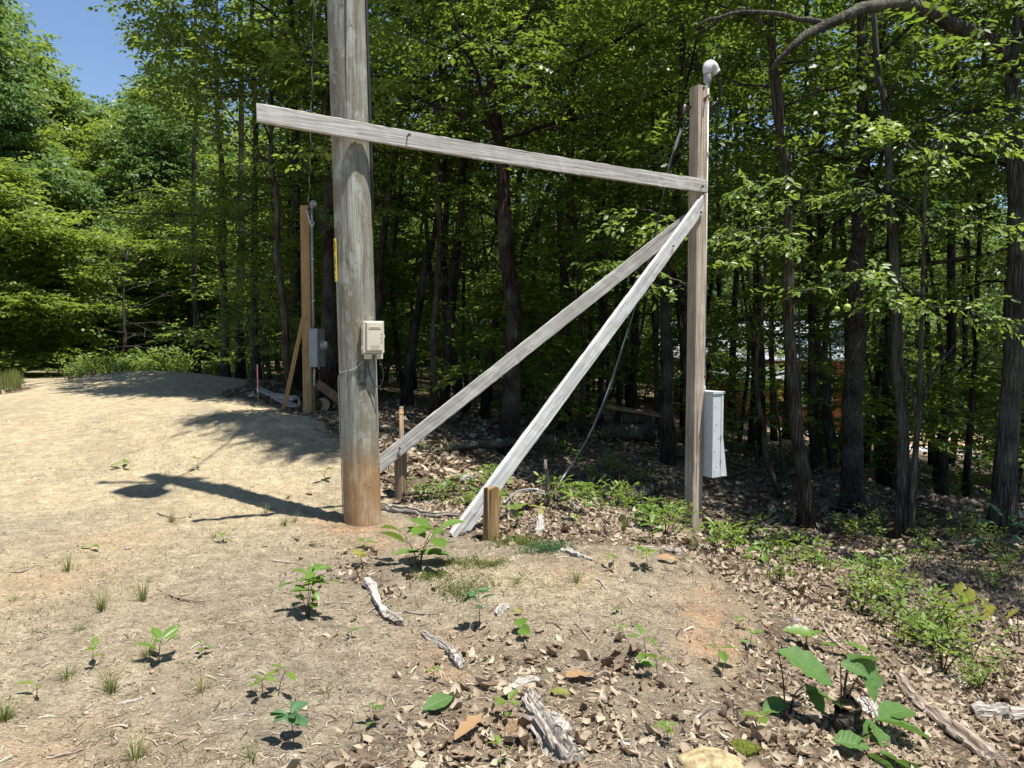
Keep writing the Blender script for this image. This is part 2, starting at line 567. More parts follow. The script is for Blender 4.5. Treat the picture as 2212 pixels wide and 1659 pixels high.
str3 = t.noise(t.coords('Object', (1, 5, 1), rot=(0, 0, -0.2)), 9, 4, 0.7, 0.3)
bits0 = t.math('MAXIMUM', t.ramp(str1, [(0.35, 1.0), (0.43, 0.0)]), t.ramp(str2, [(0.34, 1.0), (0.42, 0.0)]))
bits = t.math('MAXIMUM', bits0, t.math('MULTIPLY', t.ramp(str3, [(0.36, 1.0), (0.44, 0.0)]), 0.8))
dirt = t.mix(t.math('MULTIPLY', bits, t.math('MULTIPLY_ADD', pale, -0.08)), dirt, (0.114, 0.079, 0.053))
dirt = t.mix(t.math('MULTIPLY', t.ramp(n_fine, [(0.3, 1.0), (0.5, 0.0)]), 0.4), dirt, (0.150, 0.106, 0.070))
dirt = t.mix(t.math('MULTIPLY', cl, t.ramp(n_mid, [(0.35, 0.1), (0.65, 0.8)])), dirt, (0.387, 0.194, 0.084))
vl = t.new('ShaderNodeTexVoronoi')
t.link(t.coords('Object', (1, 1.5, 1), rot=(0, 0, 0.7)), vl.inputs['Vector']); vl.inputs['Scale'].default_value = 24
leafc = t.ramp(t.sep(vl.outputs['Color'])[0], [(0.0, (0.10, 0.078, 0.053)), (0.5, (0.20, 0.16, 0.11)), (1.0, (0.34, 0.28, 0.20))])
leafc = t.mix(t.ramp(vl.outputs['Distance'], [(0.35, 0.0), (0.7, 0.6)]), leafc, (0.06, 0.042, 0.03))
leafc = t.mix(t.ramp(n_big, [(0.4, 0.5), (0.6, 0.0)]), leafc, (0.10, 0.065, 0.042))
lf = t.ramp(t.math('ADD', lit, t.math('MULTIPLY', t.math('SUBTRACT', n_mid, 0.5), 0.9)), [(0.38, 0.0), (0.62, 1.0)])
col = t.mix(lf, dirt, leafc)
col = t.mix(cle, col, t.ramp(n_mid, [(0.3, (0.42, 0.27, 0.15)), (0.7, (0.58, 0.42, 0.26))]))
h = t.math('ADD', t.math('MULTIPLY', n_fine, 0.5), t.math('ADD', n_mid, t.math('MULTIPLY', bits, 0.10)))
h = t.math('ADD', h, t.math('MULTIPLY', lf, vl.outputs['Distance']))
t.fin(col, 0.95, t.bump(h, 1.0, 0.03), 0.1)

# ------------------------------------------------------------------ ground mesh: one sheet, fine near the camera
def axis(lo, hi, step, a, b, g=1.13):
    core = np.arange(lo, hi + 1e-6, step)
    left = []; x = lo; s = step
    while x > a:
        s = min(s * g, 14); x -= s; left.append(x)
    right = []; x = core[-1]; s = step
    while x < b:
        s = min(s * g, 14); x += s; right.append(x)
    return np.r_[left[::-1], core, right]

gx = axis(-4.6, 4.6, 0.032, -190, 190)
gy = axis(2.3, 9.6, 0.032, -120, 210)
GX, GY = np.meshgrid(gx, gy)
GZ = ground_z(GX, GY)
near = np.exp(-np.clip((np.hypot(GX, GY - 4) - 4) / 4, 0, 9))
GZ = GZ + near * (0.03 * fbm(GX * 16, GY * 16, 21, 3) + 0.016 * fbm(GX * 45, GY * 45, 25, 2))
ny, nx = GX.shape
idx = np.arange(nx * ny).reshape(ny, nx)
F = np.stack([idx[:-1, :-1], idx[:-1, 1:], idx[1:, 1:], idx[1:, :-1]], -1).reshape(-1, 4)
gm = np_mesh('ground', np.stack([GX, GY, GZ], -1).reshape(-1, 3), F)
def fattr(me, name, arr):
    a = me.attributes.new(name, 'FLOAT', 'POINT')
    a.data.foreach_set('value', np.ascontiguousarray(arr.ravel(), np.float32))
fattr(gm, 'litter', litter_mask(GX, GY))
clay = np.zeros_like(GX)
def blob(u, v, r, k, st=1.0):
    p = hit(u, v)
    return k * np.exp(-(((GX - p[0]) / r) ** 2 + ((GY - p[1]) / (r * st)) ** 2))
for b in ((765, 1140, 0.30, 1.0), (700, 1120, 0.25, 0.6), (800, 1180, 0.3, 0.5), (1535, 1330, 0.22, 0.75), (1560, 1400, 0.25, 0.8), (1545, 1290, 0.25, 0.5), (1250, 1240, 0.3, 0.3), (950, 1390, 0.22, 0.55),
          (1110, 1600, 0.20, 0.9), (960, 1450, 0.2, 0.55), (1290, 1230, 0.2, 0.3), (60, 1260, 0.5, 0.45), (60, 1640, 0.35, 0.35), (240, 1170, 0.5, 0.3)):
    clay = np.maximum(clay, blob(*b))
fattr(gm, 'clay', np.clip(clay * (1 + 1.2 * fbm(GX * 6, GY * 6, 41, 3)), 0, 1))
nz = fbm(GX * 0.9, GY * 0.9, 51, 4)
pale = np.clip((GY - 4.6 + 2.2 * nz) / 2.6, 0, 1) * np.clip((-GX - 0.5 + 1.5 * nz) / 1.6, 0, 1)
pale = np.maximum(pale, 0.5 * np.clip((-GX - 1.0 + 2.0 * nz) / 1.2, 0, 1))
pale = np.maximum(pale, 0.5 * blob(1230, 1290, 0.45, 1.0) + 0.35 * blob(1050, 1240, 0.35, 1.0))
pale = np.clip(pale * (1 + 1.6 * fbm(GX * 1.7, GY * 0.8, 57, 4)), 0, 1)
# wheel-worn streaks along the track
stx = (GX + 0.78 * GY - 1.0)
pale = np.clip(pale * (1 + 0.8 * fbm(stx * 2.2, (GY - 0.78 * GX) * 0.25, 53, 3)), 0, 1)
fattr(gm, 'pale', pale)
fattr(gm, 'far_soil', soft(CLEAR, GX, GY, 1.2, 61) * (0.6 + 0.8 * (fbm(GX * 0.4, GY * 0.4, 71, 3) > -0.1)).clip(0, 1))
ground = mkobj('ground', gm, MAT['ground_soil'], smooth=True)
tag(ground, 'tan dirt clearing running into brown woodland floor', kind='structure')

# ------------------------------------------------------------------ materials of the things
mat_leaf('leaf_canopy', (0.038, 0.080, 0.012), (0.135, 0.195, 0.034), 0.45, None, 0.42, 0.5)
mat_leaf('leaf_canopy_cool', (0.055, 0.115, 0.032), (0.145, 0.215, 0.070), 0.38, (0.26, 0.40, 0.08))
mat_leaf('leaf_understory', (0.055, 0.108, 0.014), (0.165, 0.230, 0.040), 0.50, (0.40, 0.50, 0.06), 0.42, 0.5)
mat_leaf('leaf_bright', (0.09, 0.165, 0.022), (0.19, 0.27, 0.055), 0.46, (0.42, 0.54, 0.07), 0.42, 0.45)
mat_leaf('leaf_oak', (0.060, 0.135, 0.016), (0.13, 0.22, 0.035), 0.35, (0.36, 0.48, 0.05), 0.42, 0.5)
mat_leaf('leaf_blue', (0.035, 0.095, 0.040), (0.075, 0.16, 0.070), 0.28, (0.18, 0.34, 0.08), 0.5, 0.35)
mat_leaf('leaf_dark', (0.050, 0.115, 0.025), (0.095, 0.185, 0.05), 0.34, (0.24, 0.40, 0.06), 0.6, 0.25)
mat_leaf('leaf_vein', (0.10, 0.18, 0.045), (0.15, 0.235, 0.07), 0.3)
mat_leaf('leaf_yellow', (0.18, 0.22, 0.03), (0.30, 0.28, 0.05), 0.42, (0.5, 0.5, 0.06))
mat_leaf('grass_green', (0.075, 0.115, 0.022), (0.20, 0.20, 0.075), 0.35, (0.36, 0.45, 0.06))
mat_leaf('grass_dry', (0.20, 0.18, 0.07), (0.34, 0.30, 0.13), 0.25, (0.4, 0.38, 0.12))
mat_leaf('needles', (0.028, 0.065, 0.020), (0.055, 0.105, 0.03), 0.2)
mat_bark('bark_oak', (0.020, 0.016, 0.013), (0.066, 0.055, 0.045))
mat_bark('bark_brown', (0.040, 0.029, 0.020), (0.120, 0.090, 0.063), 0.12, 22)
mat_bark('bark_red', (0.021, 0.014, 0.011), (0.068, 0.044, 0.033), 0.1, 18)
mat_bark('bark_pine', (0.026, 0.019, 0.016), (0.068, 0.052, 0.043), plates=True)
mat_bark('bark_grey', (0.036, 0.031, 0.026), (0.115, 0.102, 0.086), 0.3, 12, bump=0.5)
mat_bark('stem_brown', (0.06, 0.042, 0.028), (0.14, 0.10, 0.065), 0.3, 40, bump=0.2)
mat_wood('board_grey', (0.20, 0.185, 0.165), (0.365, 0.345, 0.315), (0.52, 0.50, 0.465))
mat_wood('board_silver', (0.26, 0.255, 0.245), (0.46, 0.455, 0.44), (0.62, 0.615, 0.60))
mat_wood('post_weathered', (0.165, 0.125, 0.09), (0.33, 0.27, 0.205), (0.47, 0.405, 0.325), axis='Z')
mat_wood('post_new', (0.17, 0.105, 0.042), (0.27, 0.175, 0.08), (0.36, 0.25, 0.125), axis='Z', knots=True, bump=0.12)
mat_wood('board_new', (0.24, 0.145, 0.055), (0.36, 0.23, 0.10), (0.46, 0.31, 0.15), bump=0.12)
mat_wood('stub_brown', (0.115, 0.062, 0.024), (0.225, 0.135, 0.058), (0.36, 0.245, 0.13), axis='Z', knots=False, bump=0.6)
mat_wood('stub_old', (0.10, 0.066, 0.040), (0.19, 0.135, 0.088), (0.30, 0.23, 0.16), axis='Z', knots=False, bump=0.5)
mat_wood('dead_wood', (0.08, 0.065, 0.05), (0.22, 0.19, 0.16), (0.42, 0.38, 0.335), knots=False, bump=0.9)
mat_wood('dead_white', (0.12, 0.10, 0.08), (0.33, 0.30, 0.26), (0.56, 0.53, 0.48), knots=False, bump=0.7)
mat_wood('stick_brown', (0.10, 0.075, 0.055), (0.22, 0.17, 0.13), (0.36, 0.30, 0.24), knots=False, bump=0.7)

# treated utility pole: streaked grey-green, earth splashed up its foot
t = NT('pole_wood')
co = t.coords('Object')
st = t.noise(t.coords('Object', (1, 1, 0.05)), 26, 5, 0.7, 0.4)
st2 = t.noise(t.coords('Object', (1, 1, 0.14)), 7.5, 4, 0.65, 1.0)
mott = t.noise(t.coords('Object', (1, 1, 0.5)), 9, 5, 0.7)
col = t.ramp(st, [(0.28, (0.105, 0.102, 0.082)), (0.5, (0.235, 0.235, 0.195)), (0.72, (0.39, 0.39, 0.335))])
col = t.mix(t.ramp(st2, [(0.45, 0.0), (0.60, 0.8)]), col, (0.165, 0.138, 0.092))
col = t.mix(t.ramp(mott, [(0.52, 0.0), (0.64, 0.6)]), col, (0.40, 0.425, 0.385))
kd = t.voro(t.coords('Object', (1, 1, 0.6)), 3.4)
col = t.mix(t.ramp(kd, [(0.04, 0.85), (0.085, 0.0)]), col, (0.06, 0.05, 0.038))
zz = t.sep(co)[2]
sp = t.math('ADD', zz, t.math('MULTIPLY', t.math('ADD', t.noise(co, 7, 6, 0.85), t.math('MULTIPLY', st, 0.6)), -0.62))
col = t.mix(t.ramp(sp, [(0.0, 0.72), (0.05, 0.42), (0.30, 0.0)]), col, t.ramp(mott, [(0.4, (0.33, 0.165, 0.06)), (0.65, (0.44, 0.29, 0.15))]))
ck = t.ramp(t.noise(t.coords('Object', (1, 1, 0.012)), 21, 2, 0.5, 0.15), [(0.30, 1.0), (0.325, 0.0)])
col = t.mix(t.math('MULTIPLY', ck, 0.85), col, (0.035, 0.03, 0.024))
hv = t.voro(t.coords('Object', (1, 1, 0.7)), 15)
hl = t.ramp(hv, [(0.05, 1.0), (0.085, 0.0)])
col = t.mix(t.math('MULTIPLY', hl, 0.8), col, (0.05, 0.045, 0.035))
fibre = t.noise(t.coords('Object', (1, 1, 0.03)), 95, 4, 0.7)
col = t.mix(t.ramp(fibre, [(0.3, 0.45), (0.55, 0.0)]), col, (0.10, 0.095, 0.075))
h = t.math('ADD', t.math('MULTIPLY', st, 0.8), t.math('MULTIPLY', st2, 0.7))
h = t.math('SUBTRACT', t.math('ADD', h, t.math('MULTIPLY', fibre, 0.5)), t.math('ADD', t.math('MULTIPLY', ck, 2.0), hl))
t.fin(col, 0.82, t.bump(h, 0.8, 0.015), 0.2)

mat_plain('box_beige', (0.52, 0.47, 0.36), 0.45, 0.45, 0, 0.05, 9)
mat_plain('box_beige_dark', (0.30, 0.26, 0.19), 0.5, 0.4, 0, 0.05, 9)
mat_plain('metal_grey_paint', (0.47, 0.50, 0.51), 0.42, 0.5, 0.0, 0.05, 6)
mat_plain('metal_panel_dark', (0.20, 0.225, 0.24), 0.4, 0.5, 0.1, 0.05, 6)
mat_plain('galvanized', (0.50, 0.52, 0.54), 0.45, 0.5, 0.6, 0.10, 24)
mat_plain('pvc_grey', (0.27, 0.28, 0.285), 0.45, 0.45, 0, 0.05, 10)
mat_plain('conduit_white', (0.70, 0.72, 0.74), 0.38, 0.5, 0.15, 0.06, 12)
mat_plain('cap_white', (0.56, 0.56, 0.55), 0.4, 0.5, 0, 0.06, 16)
mat_plain('cable_black', (0.022, 0.022, 0.024), 0.45, 0.5, 0, 0.1, 10)
mat_plain('cable_grey', (0.36, 0.37, 0.38), 0.4, 0.5, 0.4, 0.1, 30)
mat_plain('steel_dark', (0.10, 0.095, 0.09), 0.5, 0.5, 0.6, 0.15, 40)
mat_plain('rust_red', (0.20, 0.055, 0.035), 0.7, 0.3, 0.2, 0.2, 50)
mat_plain('strip_yellow', (0.80, 0.58, 0.03), 0.45, 0.4, 0, 0.03, 10)
mat_plain('ink_black', (0.02, 0.02, 0.02), 0.6, 0.3, 0, 0.1, 20)
mat_plain('ink_brand', (0.055, 0.05, 0.042), 0.9, 0.1, 0, 0.2, 60)
mat_plain('sign_red', (0.33, 0.035, 0.035), 0.5, 0.4, 0, 0.08, 12)
mat_plain('sign_pink', (0.42, 0.25, 0.21), 0.5, 0.4, 0, 0.08, 12)
mat_plain('sign_white', (0.62, 0.60, 0.58), 0.5, 0.4, 0, 0.05, 12)
mat_plain('orange_tape', (0.85, 0.35, 0.03), 0.5, 0.4, 0, 0.05, 12)
mat_plain('transformer_grey', (0.42, 0.44, 0.45), 0.4, 0.5, 0.0, 0.05, 5)
mat_plain('porcelain', (0.25, 0.13, 0.08), 0.25, 0.5, 0, 0.05, 5)
mat_plain('roof_metal', (0.42, 0.44, 0.46), 0.35, 0.5, 0.4, 0.05, 3)
mat_plain('cabin_trim', (0.22, 0.085, 0.035), 0.7, 0.3, 0, 0.1, 5)
mat_plain('gravel_grey', (0.42, 0.42, 0.43), 0.9, 0.2, 0, 0.35, 14, 0.8)
mat_plain('rock_tan', (0.36, 0.28, 0.155), 0.9, 0.2, 0, 0.32, 26, 1.0)
mat_plain('rock_grey', (0.26, 0.24, 0.215), 0.9, 0.2, 0, 0.25, 9, 0.7)
mat_plain('moss', (0.10, 0.115, 0.022), 0.98, 0.05, 0, 0.42, 110, 1.0)
mat_plain('fruit_green', (0.26, 0.36, 0.06), 0.5, 0.4, 0, 0.1, 12)
mat_plain('plastic_white', (0.78, 0.78, 0.76), 0.4, 0.5, 0, 0.03, 12)
mat_plain('end_grain', (0.40, 0.28, 0.16), 0.9, 0.2, 0, 0.2, 40, 0.4)

t = NT('cabin_siding')
v = t.coords('Object')
w = t.new('ShaderNodeTexWave'); w.inputs['Scale'].default_value = 1.1; w.inputs['Distortion'].default_value = 0.3
t.link(v, w.inputs['Vector'])
col = t.ramp(t.noise(t.coords('Object', (5, 5, 0.3)), 3, 4, 0.6), [(0.3, (0.24, 0.07, 0.022)), (0.7, (0.42, 0.15, 0.05))])
t.fin(col, 0.7, None, 0.25)

t = NT('window_glass')
t.fin((0.03, 0.04, 0.045), 0.08, None, 0.6)

t = NT('meter_glass')
t.b.inputs['Transmission Weight'].default_value = 0.75
t.fin((0.75, 0.82, 0.85), 0.05, None, 0.6)

# dead leaves, needles, chips: colour differs piece by piece
def mat_pieces(name, stops, rough=0.8, trans=0.0, spec=0.25):
    t = NT(name)
    geo = t.new('ShaderNodeNewGeometry')
    n = t.noise(t.coords('Object'), 60, 3, 0.6)
    f = t.math('ADD', t.math('MULTIPLY', geo.outputs['Random Per Island'], 0.85), t.math('MULTIPLY', n, 0.15))
    col = t.ramp(f, stops)
    t.fin(col, rough, None, spec)
    if trans:
        tr = t.new('ShaderNodeBsdfTranslucent'); t.link(col, tr.inputs['Color'])
        mx = t.new('ShaderNodeMixShader'); mx.inputs[0].default_value = trans
        t.link(t.b.outputs[0], mx.inputs[1]); t.link(tr.outputs[0], mx.inputs[2]); t.link(mx.outputs[0], t.out.inputs['Surface'])
    return t.m
mat_pieces('dead_leaf', [(0.0, (0.09, 0.058, 0.034)), (0.25, (0.18, 0.13, 0.083)), (0.55, (0.265, 0.205, 0.14)), (0.85, (0.36, 0.295, 0.21)), (1.0, (0.47, 0.405, 0.31))], 0.65, 0.12, 0.3)
mat_pieces('dead_leaf_tan', [(0.0, (0.24, 0.14, 0.065)), (1.0, (0.34, 0.22, 0.115))], 0.6, 0.15, 0.3)
mat_pieces('straw_bits', [(0.0, (0.06, 0.042, 0.028)), (0.45, (0.14, 0.10, 0.065)), (0.75, (0.28, 0.22, 0.155)), (1.0, (0.55, 0.49, 0.40))], 0.8)
mat_pieces('chips', [(0.0, (0.15, 0.10, 0.06)), (0.5, (0.36, 0.27, 0.17)), (1.0, (0.52, 0.45, 0.35))], 0.9)

# ------------------------------------------------------------------ foliage: sprays of single leaves on twigs
def leaf_verts(fine):
    """unit leaf: x along its length 0..1, y half width +-0.5"""
    if fine:
        V = np.array([(0, 0, 0), (0.30, 0.40, 0.05), (0.68, 0.40, 0.03), (1.0, 0, -0.10), (0.68, -0.40, 0.03), (0.30, -0.40, 0.05)])
        F = np.array([(0, 1, 2, 3), (0, 3, 4, 5)])
    else:
        V = np.array([(0, 0, 0), (0.45, 0.5, 0.05), (1.0, 0, -0.06), (0.45, -0.5, 0.05)])
        F = np.array([(0, 1, 2, 3)])
    return V, F

def spray(rng, n, length, L, Wd, fine, flat=0.35, droop=0.25):
    """a twig along +x with n alternate leaves"""
    lv, lf = leaf_verts(fine)
    Vs, Fs = [], []
    for i in range(n):
        s = (i + 0.6) / n
        base = np.array([length * s, 0.02 * rng.normal(), -0.10 * length * s * s + 0.015 * rng.normal()])
        side = 1 if i % 2 else -1
        a = side * math.radians(rng.uniform(25, 75)) if i < n - 1 else rng.normal() * 0.2
        d = np.array([math.cos(a), math.sin(a), -droop + rng.normal() * 0.28])
        d /= np.linalg.norm(d)
        up = np.array([rng.normal() * flat, rng.normal() * flat, 1.0])
        y = np.cross(up, d); y /= np.linalg.norm(y)
        z = np.cross(d, y)
        k = rng.uniform(0.7, 1.2)
        B = np.column_stack([d * L * k, y * Wd * k, z * L * k])
        Fs.append(lf + len(lv) * i)
        Vs.append(base + lv @ B.T)
    return np.concatenate(Vs), np.concatenate(Fs)

_tr = np.random.default_rng(5)
SPRAY = {
    'broad': [spray(_tr, 10, 0.46, 0.115, 0.062, False) for _ in range(5)],
    'far': [spray(_tr, 8, 0.55, 0.165, 0.092, False) for _ in range(4)],
    'fine': [spray(_tr, 10, 0.44, 0.112, 0.060, True) for _ in range(5)],
    'maple': [spray(_tr, 9, 0.42, 0.10, 0.078, False, 0.22, 0.12) for _ in range(5)],
    'shrub': [spray(_tr, 7, 0.16, 0.058, 0.026, True, 0.4, -0.1) for _ in range(4)],
}

def crown_mesh(name, pos, head, up, scale, kind, rng):
    """pos (n,3), head (n,3) twig directions, up (n,3)"""
    n = len(pos)
    tmpl = SPRAY[kind]
    which = rng.integers(0, len(tmpl), n)
    x = head / (np.linalg.norm(head, axis=1, keepdims=True) + 1e-9)
    y = np.cross(up, x); y /= np.linalg.norm(y, axis=1, keepdims=True) + 1e-9
    z = np.cross(x, y)
    Vs, Fs = [], []; off = 0
    for k, (tv, tf) in enumerate(tmpl):
        m = which == k
        if not m.any():
            continue
        X, Y, Z, p, s = x[m], y[m], z[m], pos[m], scale[m]
        V = (X[:, None] * tv[None, :, 0:1] + Y[:, None] * tv[None, :, 1:2] + Z[:, None] * tv[None, :, 2:3]) * s[:, None, None] + p[:, None]
        c = m.sum()
        Fk = tf[None] + (np.arange(c) * len(tv))[:, None, None] + off
        Vs.append(V.reshape(-1, 3)); Fs.append(Fk.reshape(-1, 4)); off += c * len(tv)
    return np_mesh(name, np.concatenate(Vs), np.concatenate(Fs))

def unit(v):
    return v / (np.linalg.norm(v) + 1e-9)

def grow(rng, path, r0, r1, cb, rad, n_limbs, mult=3, profile='dome', spread=0.45, up_lo=8, up_hi=50, flat=0.3, seg=10, jit=(0.15, 0.15, 0.07)):
    """trunk along the path, limbs from height fraction cb upwards; returns (MB wood, twig arrays)"""
    path = np.asarray(path, float)
    n = len(path)
    tt = np.linspace(0, 1, n)
    rr = r0 + (r1 - r0) * tt ** 0.9
    rr[0] *= 1.35
    if n > 4:
        rr[1] *= 1.06
    wood = MB()
    wood.tube(path, rr, seg, True, 0.12, rng)
    P_, H_, U_ = [], [], []
    wood.branches = []
    ang = rng.random() * 6.28
    for i in range(n_limbs):
        f = cb + (1 - cb) * ((i + rng.random() * 0.8) / n_limbs) ** 0.9
        f = min(f, 0.985)
        j = f * (n - 1); a = int(j); b = min(a + 1, n - 1)
        p0 = path[a] * (1 - j + a) + path[b] * (j - a)
        g = (f - cb) / (1 - cb + 1e-6)
        if profile == 'dome':
            ln = rad * (0.62 + 0.5 * math.sin(math.pi * min(1, g * 0.85 + 0.12))) * (1.0 - 0.62 * g ** 2.2)
        elif profile == 'layer':
            ln = rad * (1.0 - 0.7 * g)
        else:
            ln = rad * (1 - 0.85 * g)
        ln *= rng.uniform(0.72, 1.15)
        ang += 2.4 + rng.normal() * 0.35
        el = math.radians(up_lo + (up_hi - up_lo) * g + rng.normal() * 7)
        d = np.array([math.cos(ang) * math.cos(el), math.sin(ang) * math.cos(el), math.sin(el)])
        m = 7
        q = [p0]
        step = ln / (m - 1)
        for k in range(1, m):
            d = unit(d + rng.normal(size=3) * 0.13 + np.array([0, 0, -0.035]))
            q.append(q[-1] + d * step)
        q = np.array(q)
        rl = max(0.012, (r0 + (r1 - r0) * f) * 0.42)
        wood.branches.append((q, np.linspace(rl, max(0.006, rl * 0.2), m), 5))
        # side branches
        ns = max(4, int(ln * 2.6))
        for k in range(ns):
            s = 0.22 + 0.78 * (k + rng.random()) / ns
            jj = s * (m - 1); aa = int(jj); bb = min(aa + 1, m - 1)
            b0 = q[aa] * (1 - jj + aa) + q[bb] * (jj - aa)
            dl = unit(q[bb] - q[max(0, bb - 1)])
            az = math.atan2(dl[1], dl[0]) + (1 if k % 2 else -1) * math.radians(rng.uniform(30, 75))
            sl = ln * rng.uniform(0.20, 0.42) * (1.15 - 0.5 * s)
            e2 = math.radians(rng.normal() * 12 + 6)
            dd = np.array([math.cos(az) * math.cos(e2), math.sin(az) * math.cos(e2), math.sin(e2)])
            qq = [b0]
            for _ in range(3):
                dd = unit(dd + rng.normal(size=3) * 0.16 + np.array([0, 0, -0.03]))
                qq.append(qq[-1] + dd * sl / 3)
            qq = np.array(qq)
            wood.branches.append((qq, np.linspace(max(0.007, rl * 0.3), 0.004, 4), 3))
            nt = max(2, int(sl / 0.20)) * mult
            w = 0.2 + 0.8 * rng.random(nt)
            ii = np.minimum((w * 3).astype(int), 2); fr = w * 3 - ii
            pp = qq[ii] * (1 - fr)[:, None] + qq[ii + 1] * fr[:, None]
            pp = pp + rng.normal(size=(nt, 3)) * np.array(jit)
            az2 = math.atan2(dd[1], dd[0]) + rng.uniform(-1.3, 1.3, nt)
            e3 = rng.normal(size=nt) * 0.22 - 0.05
            P_.append(pp)
            H_.append(np.stack([np.cos(az2) * np.cos(e3), np.sin(az2) * np.cos(e3), np.sin(e3)], -1))
            U_.append(np.stack([rng.normal(size=nt) * flat, rng.normal(size=nt) * flat, np.ones(nt)], -1))
    if not P_:
        return wood, None
    return wood, (np.concatenate(P_), np.concatenate(H_), np.concatenate(U_))

COT = math.cos(SUN_EL) / math.sin(SUN_EL)
def shades_sunny(p):
    """does foliage at these places throw its shadow on the open dirt"""
    z = np.maximum(p[:, 2], 0)
    return inside(SUNNY, p[:, 0] - SUN_H[0] * z * COT, p[:, 1] - SUN_H[1] * z * COT)

SUNLIT = []          # places that stand in full sun: gaps in the canopy above them
SUNV = np.array([SUN_H[0] * math.cos(SUN_EL), SUN_H[1] * math.cos(SUN_EL), math.sin(SUN_EL)])
def lop(wood, root=None):
    """join the branches to the trunk mesh; where the canopy is open they stop short"""
    for q, r, sg in wood.branches:
        if root is not None:
            b = bad_spots(q + root)
            n = len(q) if not b.any() else int(np.argmax(b))
            if n < len(q): n = min(len(q), n + 1) if sg > 3 else n
            if n < 2: continue
            q, r = q[:n], r[:n].copy()
            if n < len(wood.branches[0][0]) and sg > 3: r[-1] = 0.006
        wood.tube(q, r, sg, sg > 3)
    return wood

def prune(tw, root, rng):
    k = ~bad_spots(tw[0] + root)
    return tuple(a[k] for a in tw)

def bad_spots(p, sun=True, keep=0.0, frame=True):
    bad = np.zeros(len(p), bool)
    if SUNLIT:
        for T in np.concatenate(SUNLIT):
            q = p - T
            s = q @ SUNV
            bad |= (s > 0.4) & (((q - s[:, None] * SUNV) ** 2).sum(1) < 0.42 ** 2)
    if sun:
        bad |= shades_sunny(p)
    if frame:   # nothing grows through the timber frame or hangs between it and the track
        bad |= (p[:, 1] < 8.9) & (p[:, 0] > -5.0) & (p[:, 0] < 2.7) & (p[:, 2] < 7.5)
        bad |= (p[:, 1] < 6.6) & (p[:, 2] < 7.0)
    return bad

def assemble(name, root, wood, tw, bark, leaf, kind, rng, label, cat='tree', group=None, tscale=(0.8, 1.2)):
    e = empty(name, root)
    tag(e, label, cat, group)
    wood.build('trunk', MAT[bark], e, smooth=True)
    if tw is not None and len(tw[0]):
        sc = rng.uniform(*tscale, len(tw[0]))
        me = crown_mesh('crown', tw[0], tw[1], tw[2], sc, kind, rng)
        mkobj('crown', me, MAT[leaf], e)
    return e

# ------------------------------------------------------------------ saplings with bright leaves in the sun
def leafy_branch(wood, tw, path, root, rng, r=0.014, dens=26, spread=0.09):
    pts = smooth_path([P(*q) - root for q in path], 10)
    pts[1:] += rng.normal(size=(9, 3)) * 0.012
    wood.tube(pts, np.linspace(r, 0.004, 10), 5, True)
    ln = np.linalg.norm(np.diff(pts, axis=0), axis=1).sum()
    n = int(ln * dens)
    w = rng.random(n) ** 0.8 * 9
    i = np.minimum(w.astype(int), 8); f = w - i
    p = pts[i] * (1 - f)[:, None] + pts[i + 1] * f[:, None] + rng.normal(size=(n, 3)) * spread * np.array([1, 1, 0.5])
    tg = pts[i + 1] - pts[i]
    az = np.arctan2(tg[:, 1], tg[:, 0]) + rng.uniform(-1.2, 1.2, n)
    e = rng.normal(size=n) * 0.25 - 0.15
    tw.append((p, np.stack([np.cos(az) * np.cos(e), np.sin(az) * np.cos(e), np.sin(e)], -1), np.stack([rng.normal(size=n) * 0.35, rng.normal(size=n) * 0.35 - 0.25, np.ones(n)], -1)))

def sapling(name, base, stem, branches, label, leaf='leaf_bright', kind='fine', seed=1, rs=(0.03, 0.008), bark='bark_grey', dens=13, tscale=(0.6, 0.95), extra_tubes=(), group=None):
    rng = np.random.default_rng(seed)
    b = P(*base)
    root = np.array([b[0], b[1], gz(b[0], b[1]) - 0.05])
    wood = MB()
    pts = smooth_path([np.zeros(3)] + [P(*q) - root for q in stem], 16)
    wood.tube(pts, np.linspace(rs[0], rs[1], 16), 8, True, 0.1, rng)
    for path, r in extra_tubes:
        wood.tube(smooth_path([P(*q) - root for q in path], 10), np.linspace(r[0], r[1], 10), 7, True)
    tw = []
    for br in branches:
        leafy_branch(wood, tw, br, root, rng, dens=dens)
    tw = tuple(np.concatenate([a[k] for a in tw]) for k in range(3))
    if leaf == 'leaf_bright':
        SUNLIT.append((tw[0] + root)[::9])
    return assemble(name, root, wood, tw, bark, leaf, kind, rng, label, 'tree', group, tscale)

